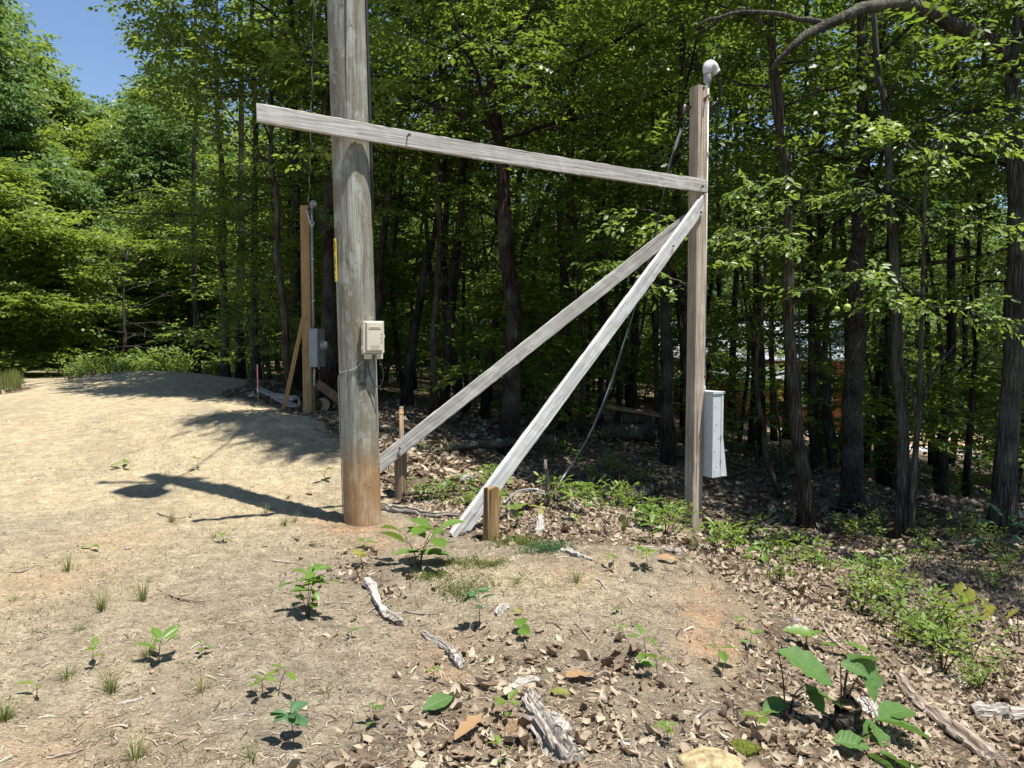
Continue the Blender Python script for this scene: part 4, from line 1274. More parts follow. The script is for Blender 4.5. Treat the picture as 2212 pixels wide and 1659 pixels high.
Fp.append(tuple(range((rings - 1) * seg, rings * seg)))
MB().add(V.reshape(-1, 3), Fp).build('shaft', MAT['pole_wood'], pole, True)

def wrap_pole(V, ang, z, off=0.004):
    """lay flat artwork (x across, y up) on the pole at bearing ang, height z"""
    out = []
    for x, y, w in V:
        r = pole_r(z + y) + off + w
        a = ang + x / r
        out.append((math.cos(a) * r + lean[0] * (z + y), math.sin(a) * r, z + y))
    return np.array(out)

# yellow number strip on its edge, black figures
def zat(v):
    return P(770, v, 6.3)[2] - pz
zs0, zs1 = zat(608), zat(515)
sa = math.radians(-156)
sv = [(x, y, w) for w in (0.001, 0.004) for y in np.linspace(-0.5, 0.5, 8) * (zs1 - zs0) for x in (-0.05, 0, 0.05)]
Fs = []
for k in range(7):
    for j in range(2):
        a = 24 + k * 3 + j
        Fs.append((a, a + 1, a + 4, a + 3))
for k in range(7):
    Fs.append((k * 3, 24 + k * 3, 24 + k * 3 + 3, k * 3 + 3)); Fs.append((k * 3 + 2, k * 3 + 5, 24 + k * 3 + 5, 24 + k * 3 + 2))
strip = MB().add(wrap_pole(sv, sa, 0.5 * (zs0 + zs1), 0.006), Fs).build('marker_strip', MAT['strip_yellow'], pole)
strip['label'] = 'yellow marker strip with black figures'
for body, size, fz in (('0', 0.13, 0.30), ('18', 0.05, 0.02), ('18', 0.05, -0.07), ('78', 0.05, -0.21), ('-', 0.09, -0.33), ('18801', 0.02, -0.46)):
    tv, tf = text_mesh(body, size)
    H_ = zs1 - zs0
    MB().add(wrap_pole(tv + np.array([0.006, 0, 0]), sa, 0.5 * (zs0 + zs1) + fz * H_, 0.0125), tf).build('figure', MAT['ink_black'], strip)

# maker's brand below the telephone box
for body, v in (('L  S', 788), ('0 6', 803), ('S P', 816), ('40', 829)):
    tv, tf = text_mesh(body, 0.062)
    MB().add(wrap_pole(tv, math.radians(-66), zat(v), 0.0055), tf).build('brand', MAT['ink_brand'], pole)

# staples and a thin ground wire round the pole
def pole_pt(ang, z, off):
    r = pole_r(z) + off
    return np.array([math.cos(ang) * r + lean[0] * z, math.sin(ang) * r, z])
gw = [pole_pt(math.radians(a), zat(v), 0.008) for a, v in ((-60, 778), (-72, 786), (-85, 795), (-105, 800), (-130, 804), (-150, 812), (-165, 825), (-172, 860), (-174, 930), (-175, 1020), (-176, 1125))]
MB().tube(smooth_path(gw, 40), 0.0045, 6).build('ground_wire', MAT['cable_grey'], pole, True)
for a, v in ((-105, 800), (-140, 806), (-174, 930)):
    MB().tube([pole_pt(math.radians(a), zat(v) - 0.012, 0.002), pole_pt(math.radians(a), zat(v) - 0.008, 0.016), pole_pt(math.radians(a), zat(v) + 0.008, 0.016), pole_pt(math.radians(a), zat(v) + 0.012, 0.002)], 0.003, 5).build('staple', MAT['steel_dark'], pole)
# black riser cable up the far side
rc = [pole_pt(math.radians(-3), z, 0.012) for z in np.linspace(2.6, HP - 1.2, 14)]
MB().tube(rc, 0.013, 8).build('riser_cable', MAT['cable_black'], pole, True)

# cross-arm and hardware at the top (above the view; its shadow lies on the dirt)
tp = pole_axis(HP - 0.5) - np.array(pole.location)
ca = MB().box((tp[0], tp[1] - 0.17, tp[2]), (1.2, 0.06, 0.08), bevel=0.006).build('crossarm', MAT['post_weathered'], pole)
for s in (-0.5, 0.5):
    zc = np.array([0, 0.03, 0.05, 0.08, 0.10, 0.13, 0.15])
    MB().tube(np.c_[np.full(7, tp[0] + s), np.full(7, tp[1] - 0.17), tp[2] + 0.055 + zc], [0.03, 0.055, 0.03, 0.055, 0.03, 0.045, 0.02], 10).build('insulator', MAT['porcelain'], ca, True)

tz = pz + 8.35
tcn = np.array([PB[0] + lean[0] * 8.8 - 0.13, PB[1] - 0.42])
tr = tag(empty('pole_transformer', (tcn[0], tcn[1], tz)), 'grey transformer can hung near the top of the utility pole, casting a round shadow', 'transformer')
MB().tube([(0, 0, 0), (0, 0, 0.03), (0, 0, 0.9), (0, 0, 0.93)], [0.19, 0.21, 0.21, 0.19], 24).build('tank', MAT['transformer_grey'], tr, True)
MB().tube([(0, 0, 0.932), (0, 0, 0.96), (0, 0, 0.99)], [0.225, 0.22, 0.12], 24).build('lid', MAT['transformer_grey'], tr, True)
MB().tube([(0.05, 0.05, 0.985), (0.05, 0.05, 1.06), (0.05, 0.05, 1.13), (0.05, 0.05, 1.25)], [0.05, 0.065, 0.05, 0.025], 12).build('bushing', MAT['porcelain'], tr, True)
MB().box((0.06, 0.25, 0.45), (0.08, 0.16, 0.5), bevel=0.005).build('bracket', MAT['galvanized'], tr)

# ------------------------------------------------------------------ telephone interface box on the pole
bd = 6.16
bang = math.radians(-60)
bn = np.array([math.cos(bang), math.sin(bang), 0]); bx_ = np.array([-bn[1], bn[0], 0])
bz0, bz1 = zat(768) , zat(693)
BH = bz1 - bz0; BW = 0.165
bc = np.array([PB[0] + lean[0] * zat(730), PB[1], pz + 0.5 * (bz0 + bz1)]) + bn * (PR + 0.002) + bx_ * 0.068
tb = tag(empty('telephone_box', bc), 'beige plastic telephone interface box fixed to the utility pole', 'junction box')
tb.matrix_world = Matrix([[bx_[0], bn[0], 0, bc[0]], [bx_[1], bn[1], 0, bc[1]], [0, 0, 1, bc[2]], [0, 0, 0, 1]])
# local axes: x across, y outwards, z up
MB().box((0, 0.025, 0), (BW + 0.012, 0.05, BH * 0.93), bevel=0.006).build('back_box', MAT['box_beige'], tb)
# stepped cover with sloping sides
def frustum(w0, h0, y0, w1, h1, y1, zc=0):
    V = [(-w0, y0, -h0 + zc), (w0, y0, -h0 + zc), (w0, y0, h0 + zc), (-w0, y0, h0 + zc), (-w1, y1, -h1 + zc), (w1, y1, -h1 + zc), (w1, y1, h1 + zc), (-w1, y1, h1 + zc)]
    return np.array(V), [(0, 1, 5, 4), (1, 2, 6, 5), (2, 3, 7, 6), (3, 0, 4, 7), (4, 5, 6, 7), (3, 2, 1, 0)]
cv = MB()
cv.box((0, 0.061, 0.008), (BW + 0.018, 0.018, BH * 0.92), bevel=0.006)
V8, F8 = frustum(BW * 0.44, BH * 0.42, 0.069, BW * 0.40, BH * 0.385, 0.098, 0.012)
cover = cv.build('cover', MAT['box_beige'], tb)
face = MB().add(V8, F8).build('cover_face', MAT['box_beige'], cover)
MB().box((0, 0.0995, BH * 0.30), (BW * 0.66, 0.004, BH * 0.085), bevel=0.0015).build('name_plate', MAT['box_beige'], cover)
for body, size, z in (('TELEPHONE', 0.0155, -BH * 0.225), ('NETWORK', 0.0155, -BH * 0.27), ('INTERFACE', 0.0155, -BH * 0.315)):
    tv, tf = text_mesh(body, size)
    tv = np.c_[tv[:, 0], np.full(len(tv), 0.0992), tv[:, 1] + z]
    # reading left to right for someone facing the box
    tv[:, 0] *= 1
    MB().add(tv, tf).build('lettering', MAT['box_beige_dark'], cover)
MB().box((0, 0.1025, BH * 0.30), (BW * 0.5, 0.0022, 0.0035)).build('moulded_line', MAT['box_beige_dark'], cover)
for zq in (0.06, 0.0, -0.06):
    MB().box((BW * 0.33, 0.0992, zq * BH * 2), (0.016, 0.0016, 0.003)).build('moulded_line', MAT['box_beige_dark'], cover)
MB().box((BW * 0.375, 0.0992, 0), (0.003, 0.0014, BH * 0.28)).build('moulded_line', MAT['box_beige_dark'], cover)
for zq in (0.30, -0.28):
    MB().box((-BW * 0.5 - 0.010, 0.045, zq * BH), (0.014, 0.03, 0.03), bevel=0.003).build('hinge', MAT['box_beige'], tb)
MB().box((BW * 0.5 + 0.011, 0.055, 0.05 * BH), (0.012, 0.02, 0.03), bevel=0.003).build('latch', MAT['galvanized'], tb)
for s in (-0.045, 0.05):
    MB().box((s, 0.045, -BH * 0.5 - 0.006), (0.055, 0.06, 0.045), bevel=0.005).build('cable_entry', MAT['box_beige'], tb)
MB().box((-0.01, 0.03, BH * 0.5), (0.012, 0.012, 0.04)).build('mounting_tab', MAT['box_beige'], tb)
MB().box((-0.01, 0.03, BH * 0.5 + 0.022), (0.035, 0.02, 0.006)).build('mounting_tab', MAT['box_beige'], tb)
lp = [(0.055, 0.05, -BH * 0.5 - 0.02), (0.075, 0.055, -BH * 0.5 - 0.09), (0.088, 0.05, -BH * 0.5 - 0.17), (0.075, 0.04, -BH * 0.5 - 0.24), (0.045, 0.03, -BH * 0.5 - 0.265), (0.01, 0.028, -BH * 0.5 - 0.23), (-0.03, 0.03, -BH * 0.5 - 0.13), (-0.045, 0.04, -BH * 0.5 - 0.02)]
MB().tube(smooth_path(lp, 40), 0.0048, 6).build('cable_loop', MAT['cable_black'], tb, True)

# ------------------------------------------------------------------ boards of the frame
def board(name, a, b, wdt, thk, face_n, mat, label, cat='board', bow=0.0, seed=1, sub=40, taper_end=None):
    """a, b: centre line ends; face_n: direction the broad face looks"""
    rng = np.random.default_rng(seed)
    a = np.asarray(a, float); b = np.asarray(b, float)
    L = np.linalg.norm(b - a); x = (b - a) / L
    y = face_n - x * (x @ face_n); y /= np.linalg.norm(y)
    z = np.cross(x, y)
    if z[2] < 0: z = -z; 
    mb = MB()
    n = sub; prof = 8
    bv = 0.004
    ring = [(thk / 2 - bv, wdt / 2), (thk / 2, wdt / 2 - bv), (thk / 2, -wdt / 2 + bv), (thk / 2 - bv, -wdt / 2), (-thk / 2 + bv, -wdt / 2), (-thk / 2, -wdt / 2 + bv), (-thk / 2, wdt / 2 - bv), (-thk / 2 + bv, wdt / 2)]
    V = []
    for i in range(n + 1):
        s = i / n
        dz = -bow * 4 * s * (1 - s)
        for (py, pzz) in ring:
            V.append((s * L + (0.004 * rng.normal() if i in (0, n) else 0), py + 0.0012 * rng.normal(), pzz + dz + 0.0016 * rng.normal()))
    if taper_end:
        for k in range(prof):
            V[n * prof + k] = (V[n * prof + k][0] + taper_end * (V[n * prof + k][2] / wdt), V[n * prof + k][1], V[n * prof + k][2])
    Fb = [(i * prof + j, i * prof + (j + 1) % prof, (i + 1) * prof + (j + 1) % prof, (i + 1) * prof + j) for i in range(n) for j in range(prof)]
    Fb += [tuple(range(prof - 1, -1, -1)), tuple(range(n * prof, (n + 1) * prof))]
    e = tag(empty(name), label, cat)
    B = np.column_stack([x, y, z])
    o = mb.add(V, Fb).build('plank', MAT[mat], e)
    place(e, a, B)
    return e, L, B

def bolt(parent, x, y, z, r=0.009, ln=0.03, mat='steel_dark', washer=True):
    mb = MB()
    mb.tube([(x, y, z), (x, y + ln, z)], r * 0.75, 6)
    mb.tube([(x, y + ln, z), (x, y + ln + 0.008, z)], r * 1.5, 6)
    mb.build('bolt', MAT[mat], parent)

cpl = N1[:2] @ PB + PR + 0.022                       # plane of the beam's middle
A = plane_hit(555, 243.5, N1, cpl); Bq = plane_hit(1526, 402.5, N1, cpl)
beam, L, _ = board('crossbeam', A, Bq, 0.14, 0.038, N1, 'board_grey', 'long weathered grey crossbeam nailed from the utility pole to the service post', 'beam', bow=0.022, seed=2, sub=80)
bolt(beam, L * 0.262, 0.02, 0.005, ln=0.045); bolt(beam, L - 0.09, 0.02, -0.02, ln=0.02)

def stub(name, p, r, h, mat, label, seed, tilt=0.02):
    rng = np.random.default_rng(seed)
    e = tag(empty(name, p), label, 'post')
    n, sg = 14, 20
    zs = np.linspace(-0.25, h, n); a = np.linspace(0, 2 * math.pi, sg, endpoint=False)
    V = []
    cut = 0.012 * rng.normal(size=sg)
    for i, z in enumerate(zs):
        rr = r * (1 + 0.05 * fbm(np.cos(a) * 3 + seed, np.sin(a) * 3 + z * 0.4, seed, 3) * 2)
        if z > 0.1:
            for a0 in (4.4, 5.2, 0.9):
                dd = np.abs((a - a0 + math.pi) % (2 * math.pi) - math.pi)
                rr = rr - 0.014 * np.exp(-(dd / 0.12) ** 2) * min(1, (z - 0.1) * 4)
        top = cut if i == n - 1 else 0
        V.append(np.c_[np.cos(a) * rr + tilt * z, np.sin(a) * rr, z + top + 0 * a])
    V = np.concatenate(V)
    c = len(V)
    V = np.vstack([V, [tilt * h, 0, h - 0.01]])
    Fs = [(i * sg + j, i * sg + (j + 1) % sg, (i + 1) * sg + (j + 1) % sg, (i + 1) * sg + j) for i in range(n - 1) for j in range(sg)]
    Fs += [((n - 1) * sg + j, (n - 1) * sg + (j + 1) % sg, c) for j in range(sg)]
    MB().add(V, Fs).build('stake', MAT[mat], e, False)
    return e

s1 = P(1060, 1166, 5.62); s1[2] = gz(s1[0], s1[1])
h1 = P(1060, 1054, 5.62)[2] - s1[2]
stub('stub_post', s1, 0.062, h1, 'stub_brown', 'short round brown stub post at the foot of the steep brace', 91)
s2 = P(866, 1080, 7.6); s2[2] = gz(s2[0], s2[1])
h2 = P(866, 948, 7.6)[2] - s2[2]
st2 = stub('stub_post', s2, 0.066, h2, 'stub_old', 'short dark stub post behind the utility pole, bolted to the lower brace', 92, 0.0)

# steep brace: its foot runs past the stub into the ground
f0 = P(985, 1160, 5.78); f1 = P(1508, 452, 8.02)
nb = unit(np.array([0.744, -0.667, 0.05]))
dirb = unit(f1 - f0)
br1, L1, _ = board('brace_board', f0 - dirb * 0.02, f1 + dirb * 0.10, 0.142, 0.04, nb, 'board_silver', 'steep silvery brace board with its foot at the short brown stub', 'board', seed=3, sub=60, taper_end=0.10)
bolt(br1, L1 - 0.12, 0.02, -0.03, ln=0.012); bolt(br1, L1 - 0.75, 0.02, 0.0, ln=0.01, r=0.007)
f2 = P(800, 1018, 7.42); f3 = P(1482, 478, 8.22)
nb2 = unit(np.array([0.219, -0.976, 0.02]))
br2, L2, _ = board('brace_board', f2, f3 + unit(f3 - f2) * 0.02, 0.142, 0.04, nb2, 'board_grey', 'lower-slanting grey brace board running behind the utility pole', 'board', seed=4, sub=60)
for (u, v) in ((863, 968), (862, 984)):
    p = plane_hit(u, v, nb2, nb2 @ f2 + 0.02) - f2
    xb = unit(f3 - f2); zb = np.cross(xb, unit(nb2 - xb * (xb @ nb2)))
    if zb[2] < 0: zb = -zb
    bolt(br2, p @ xb, 0.02, p @ zb, ln=0.015)

# ------------------------------------------------------------------ weathered service post
qz = gz(Q[0], Q[1]) - 0.05
post_top = P(1507, 182, Q[1] - 0.09)[2]
sp = tag(empty('service_post', (Q[0], Q[1], qz)), 'tall square weathered timber post carrying the conduit and grey cabinet', 'post')
BF = np.column_stack([E1, -N1, Z3])     # local x along the beam, y away from the track
place(sp, (Q[0], Q[1], qz), BF)
hpst = post_top - qz
mb = MB()
n, prof = 50, 8
w = 0.07; bv = 0.006
ring = [(w - bv, w), (w, w - bv), (w, -w + bv), (w - bv, -w), (-w + bv, -w), (-w, -w + bv), (-w, w - bv), (-w + bv, w)][::-1]
rng = np.random.default_rng(93)
V = [(a + 0.0012 * rng.normal() + 0.012 * math.sin(z / hpst * 2.6), b + 0.0012 * rng.normal(), z) for z in np.linspace(-0.3, hpst, n + 1) for (a, b) in ring]
Fb = [(i * prof + j, i * prof + (j + 1) % prof, (i + 1) * prof + (j + 1) % prof, (i + 1) * prof + j) for i in range(n) for j in range(prof)]
Fb += [tuple(range(prof - 1, -1, -1)), tuple(range(n * prof, (n + 1) * prof))]
mb.add(V, Fb).build('timber', MAT['post_weathered'], sp)
zv = lambda v: P(1507, v, Q[1] - 0.05)[2] - qz
MB().tube([(0.012, -0.0705, zv(190)), (0.012, -0.074, zv(190))], 0.014, 8).build('hole', MAT['ink_black'], sp)
MB().tube([(0.03, -0.06, zv(214)), (0.03, -0.13, zv(208))], 0.009, 7).build('eye_bolt', MAT['rust_red'], sp, True)
MB().tube([(0.03, -0.0715, zv(214)), (0.03, -0.078, zv(214))], 0.022, 8).build('washer', MAT['rust_red'], sp)
# house-knob on the far side where the drop cable was tied
MB().tube([(-0.06, 0.05, zv(226)), (-0.13, 0.06, zv(236))], 0.012, 7).build('cable_hook', MAT['rust_red'], sp, True)
MB().tube([(-0.10, 0.055, zv(231)), (-0.135, 0.06, zv(226)), (-0.14, 0.06, zv(236)), (-0.145, 0.06, zv(246))], [0.02, 0.022, 0.024, 0.015], 9).build('knob', MAT['steel_dark'], sp, True)

# conduit mast with its weather head
sm = tag(empty('service_mast'), 'pale conduit pipe with a white weather head beside the weathered post', 'conduit')
place(sm, (Q[0], Q[1], qz), BF)
cxm, cym = 0.094, -0.035
z_top = zv(172); z_cab = zv(846)
MB().tube([(cxm, cym, z_cab), (cxm, cym, z_top)], 0.021, 14).build('pipe', MAT['conduit_white'], sm, True)
MB().tube([(cxm, cym, z_cab - 0.01), (cxm, cym, z_cab + 0.04), (cxm, cym, z_cab + 0.06)], [0.03, 0.03, 0.024], 14).build('hub', MAT['galvanized'], sm, True)
for v in (207, 330, 815):
    z = zv(v)
    MB().tube([(cxm, cym, z - 0.012), (cxm, cym, z + 0.012)], 0.026, 14).build('strap', MAT['galvanized' if v != 815 else 'rust_red'], sm, True)
    MB().box((cxm - 0.004, cym - 0.032, z), (0.02, 0.012, 0.03)).build('strap_clip', MAT['galvanized' if v != 815 else 'rust_red'], sm)
MB().tube([(cxm, cym, z_top - 0.02), (cxm, cym, z_top), (cxm, cym, z_top + 0.08), (cxm, cym, z_top + 0.10)], [0.030, 0.043, 0.041, 0.034], 16).build('collar', MAT['pvc_grey'], sm, True)
# hood: a dome that turns over towards the right
hd = []
for k in range(9):
    s = k / 8
    ang = math.radians(100 - 165 * s)
    hd.append((cxm + 0.052 + 0.055 * math.cos(math.radians(180) - math.radians(150) * s) , cym, z_top + 0.115 + 0.062 * math.sin(math.radians(150) * s + 0.15)))
hp = smooth_path([(cxm, cym, z_top + 0.085), (cxm + 0.004, cym, z_top + 0.135), (cxm + 0.032, cym, z_top + 0.172), (cxm + 0.075, cym, z_top + 0.165), (cxm + 0.112, cym, z_top + 0.125)], 14)
hood = MB().tube(hp, np.interp(np.linspace(0, 1, 14), [0, 0.25, 0.5, 0.75, 1], [0.044, 0.058, 0.064, 0.062, 0.056]), 18).build('weather_head', MAT['cap_white'], sm, True)
MB().tube([hp[-1] + np.array([-0.006, 0, 0.006]), hp[-1] + np.array([0.012, 0, -0.014])], [0.060, 0.058], 18).build('weather_head_lip', MAT['cap_white'], hood, True)
for body, dx, dz in (('JE', 0.0, 0.0),):
    tv, tf = text_mesh(body, 0.035)
    tv = np.c_[tv[:, 0] + cxm + 0.028, np.full(len(tv), cym - 0.0655), tv[:, 1] + z_top + 0.15]
    MB().add(tv, tf).build('moulded_mark', MAT['pvc_grey'], hood)
# drip-loop conductors
for k, (dy, rr_) in enumerate(((-0.02, 0.009), (0.0, 0.009), (0.022, 0.007))):
    hx = hp[-1]
    pth = [hx + np.array([0.0, dy, 0]), hx + np.array([0.045 + 0.01 * k, dy, -0.075]), hx + np.array([0.075 + 0.016 * k, dy * 1.2, -0.19]), hx + np.array([0.06 + 0.02 * k, dy + 0.02, -0.30 - 0.04 * k]), hx + np.array([-0.01 + 0.03 * k, 0.05, -0.37 - 0.05 * k]), np.array([-0.02, 0.095, z_top - 0.42 - 0.05 * k]), np.array([-0.13, 0.085, z_top - 0.50 - 0.04 * k])]
    MB().tube(smooth_path(pth, 36), rr_, 7).build('conductor', MAT['cable_black'], sm, True)
MB().tube([hp[-1] + np.array([0.055, 0.012, -0.29]), hp[-1] + np.array([-0.04, 0.06, -0.40])], 0.019, 8).build('splice_sleeve', MAT['cable_black'], sm, True)

# grey metal cabinet, its lower half flaring outwards
z0, z1 = zv(1029), zv(845); zm = zv(942)
cab = tag(empty('electrical_cabinet'), 'tall light grey metal electrical cabinet flaring at the bottom, on the service post', 'electrical box')
place(cab, (Q[0], Q[1], qz), BF)
x0 = 0.078; ya, yb = -0.205, 0.06
def prism(poly, y0, y1):
    n = len(poly)
    V = [(x, y0, z) for x, z in poly] + [(x, y1, z) for x, z in poly]
    Fp = [tuple(range(n - 1, -1, -1)), tuple(range(n, 2 * n))] + [(i, (i + 1) % n, n + (i + 1) % n, n + i) for i in range(n)]
    return np.array(V), Fp
body = MB().add(*prism([(x0, z0), (x0 + 0.115, z0), (x0 + 0.115, z1 - 0.03), (x0, z1 - 0.03)], ya, yb)).build('body', MAT['metal_grey_paint'], cab)
MB().add(*prism([(x0 + 0.119, z0 + 0.002), (x0 + 0.215, z0 + 0.002), (x0 + 0.150, zm), (x0 + 0.150, z1 - 0.032), (x0 + 0.119, z1 - 0.032)], ya - 0.004, yb + 0.004)).build('door', MAT['metal_grey_paint'], cab)
MB().box((x0 + 0.079, 0.5 * (ya + yb), z1 - 0.015), (0.172, yb - ya + 0.02, 0.028), bevel=0.003).build('rain_cap', MAT['metal_grey_paint'], cab)
for (xx, zq) in ((0.03, 0.82), (0.05, 0.62), (0.02, 0.55), (0.09, 0.45), (0.03, 0.30), (0.06, 0.12), (0.03, 0.07)):
    MB().tube([(x0 + xx, ya - 0.0045, z0 + zq * (z1 - z0)), (x0 + xx, ya + 0.004, z0 + zq * (z1 - z0))], 0.0045, 6).build('rivet', MAT['steel_dark'], cab)
for yy, zq in ((-0.14, 0.74), (-0.05, 0.74), (-0.12, 0.5), (-0.08, 0.33), (-0.15, 0.12)):
    MB().tube([(x0 - 0.004, yy, z0 + zq * (z1 - z0)), (x0 + 0.004, yy, z0 + zq * (z1 - z0))], 0.0045, 6).build('rivet', MAT['steel_dark'], cab)
MB().box((x0 + 0.122, ya - 0.008, zm), (0.012, 0.012, 0.03)).build('hasp', MAT['galvanized'], cab)
MB().box((x0 + 0.120, ya - 0.008, z0 + 0.18), (0.008, 0.010, 0.03)).build('hinge', MAT['galvanized'], cab)
MB().box((x0 + 0.155, ya - 0.0062, z0 + 0.016), (0.04, 0.002, 0.010)).build('sticker', MAT['plastic_white'], cab)
MB().box((x0 + 0.149, ya - 0.011, z1 - 0.014), (0.016, 0.003, 0.012)).build('cap_screw', MAT['ink_black'], cab)

# black drop cable hanging from the post down into the brush
cb = tag(empty('drop_cable'), 'black service cable drooping from the post to the brush behind the braces', 'cable')
pts = [P(1494, 258, 8.20), P(1476, 275, 8.22), P(1466, 300, 8.26), P(1456, 330, 8.3), P(1441, 390, 8.33), P(1418, 490, 8.38), P(1390, 600, 8.4), P(1352, 730, 8.38), P(1310, 860, 8.3), P(1262, 960, 8.2), P(1215, 1030, 8.05)]
endp = hit(1182, 1074)
pts += [endp + np.array([0.05, 0.02, 0.06]), endp + np.array([-0.05, 0, 0.02])]
MB().tube(smooth_path(pts, 90), 0.0085, 7).build('conductor', MAT['cable_black'], cb, True)
pts2 = [p + np.array([0.016 * math.sin(k * 1.4), 0.012, 0.0]) for k, p in enumerate(pts)]
MB().tube(smooth_path(pts2, 90), 0.005, 6).build('messenger_wire', MAT['cable_grey'], cb, True)
MB().tube(smooth_path([P(1474, 278, 8.2), P(1467, 294, 8.24), P(1461, 312, 8.27), P(1457, 326, 8.29)], 8), [0.008, 0.016, 0.018, 0.018, 0.018, 0.018, 0.014, 0.008], 8).build('dead_end_clamp', MAT['galvanized'], cb, True)
MB().tube(smooth_path([P(1496, 275, 8.2), P(1484, 300, 8.25), P(1474, 330, 8.3), P(1462, 352, 8.33), P(1450, 362, 8.33)], 14), 0.006, 6).build('tail_wire', MAT['cable_black'], cb, True)
g = [hit(u, v) + np.array([0, 0, 0.012]) for u, v in ((1182, 1076), (1160, 1070), (1120, 1074), (1088, 1090))]
g[1][2] += 0.05; g[2][2] += 0.05
gcb = tag(empty('grey_cable'), 'grey cable looping along the ground beside the brown stub post', 'cable')
MB().tube(smooth_path(g, 24), 0.010, 7).build('conductor', MAT['cable_grey'], gcb, True)
g = [hit(u, v) + np.array([0, 0, 0.03]) for u, v in ((1180, 1078), (1215, 1082), (1240, 1098), (1250, 1112))]
MB().tube(smooth_path(g, 20), 0.009, 7).build('tail', MAT['cable_grey'], gcb, True)

# ------------------------------------------------------------------ new service post further back
d2 = 11.5
n2b = P(668, 890, d2); n2b[2] = gz(n2b[0], d2)
np_ = tag(empty('service_post', (n2b[0], n2b[1], n2b[2])), 'new yellow-brown square service post standing back by the woods', 'post')
np_.rotation_euler = (0, 0, math.radians(-24 + 16))
t2 = P(668, 445, d2)[2] - n2b[2]
MB().box((0, 0, 0.5 * t2 - 0.15), (0.14, 0.14, t2 + 0.3), bevel=0.005).build('timber', MAT['post_new'], np_)
MB().tube([(0.01, -0.07, 1.45), (0.01, -0.078, 1.45)], 0.016, 8).build('bolt', MAT['steel_dark'], np_)
# conduit and head
zc2 = lambda v: P(668, v, d2)[2] - n2b[2]
m2 = tag(empty('service_mast', n2b), 'grey conduit with a small weather head on the new service post', 'conduit')
m2.rotation_euler = np_.rotation_euler
MB().tube([(0.092, -0.02, zc2(712)), (0.092, -0.02, zc2(450))], 0.021, 12).build('pipe', MAT['pvc_grey'], m2, True)
for v in (480, 560, 650):
    MB().tube([(0.098, -0.02, zc2(v) - 0.015), (0.098, -0.02, zc2(v) + 0.015)], 0.031, 12).build('strap', MAT['galvanized'], m2, True)
hh = smooth_path([(0.098, -0.02, zc2(452)), (0.10, -0.02, zc2(443)), (0.13, -0.02, zc2(438)), (0.165, -0.02, zc2(446))], 8)
MB().tube(hh, [0.028, 0.036, 0.040, 0.040, 0.038, 0.036, 0.035, 0.032], 12).build('weather_head', MAT['pvc_grey'], m2, True)
for k in range(3):
    MB().tube(smooth_path([(0.16, -0.02 + 0.02 * k, zc2(446)), (0.23, 0.0, zc2(456 + 6 * k)), (0.27 + 0.04 * k, 0.03, zc2(475 + 5 * k)), (0.2, 0.06, zc2(488 + 6 * k)), (0.02, 0.09, zc2(462))], 20), 0.008, 6).build('conductor', MAT['cable_black'], m2, True)
MB().tube(smooth_path([(0.02, -0.09, zc2(452)), (0.08, -0.11, zc2(470)), (0.12, -0.1, zc2(492)), (0.17, -0.1, zc2(484))], 12), 0.009, 6).build('grip_wire', MAT['galvanized'], m2, True)
# meter panel
mp_ = tag(empty('meter_box', n2b), 'dark grey electric meter panel on the side of the new service post', 'electrical box')
mp_.rotation_euler = np_.rotation_euler
za, zb = zc2(792), zc2(710)
MB().box((0.145, 0.0, 0.5 * (za + zb)), (0.135, 0.30, zb - za), bevel=0.006).build('body', MAT['metal_panel_dark'], mp_)
MB().box((0.146, -0.153, 0.5 * (za + zb)), (0.115, 0.008, zb - za - 0.05), bevel=0.002).build('side_panel', MAT['metal_panel_dark'], mp_)
MB().tube([(0.213, 0.02, zc2(747)), (0.245, 0.02, zc2(747))], 0.085, 20).build('meter_ring', MAT['galvanized'], mp_, True)
MB().tube([(0.245, 0.02, zc2(747)), (0.275, 0.02, zc2(747)), (0.298, 0.02, zc2(747))], [0.075, 0.074, 0.05], 20).build('meter_glass', MAT['meter_glass'], mp_, True)
MB().tube([(0.215, 0.02, zc2(747)), (0.27, 0.02, zc2(747))], 0.055, 16).build('meter_dial', MAT['sign_white'], mp_, True)
MB().tube(smooth_path([(0.12, -0.05, za), (0.115, -0.05, za - 0.08), (0.11, -0.05, za - 0.16), (0.11, -0.05, za - 0.30)], 8), [0.012, 0.012, 0.02, 0.016, 0.02, 0.016, 0.016, 0.022], 8).build('ground_conduit', MAT['pvc_grey'], mp_, True)
# its braces
a = P(612, 862, 11.75); a[2] = gz(a[0], a[1]) - 0.02
b2 = P(659, 672, 11.46)
board('brace_board', a, b2, 0.062, 0.038, unit(np.array([0.3, -0.95, 0.0])), 'board_new', 'short new yellow brace leaning on the far side service post', seed=5, sub=12)
a = P(790, 905, 11.9); b2 = P(685, 828, 11.6)
board('brace_board', a, b2, 0.14, 0.038, unit(np.array([-0.2, -0.97, 0.0])), 'stub_old', 'dark shaded brace board low behind the utility pole', seed=6, sub=12)

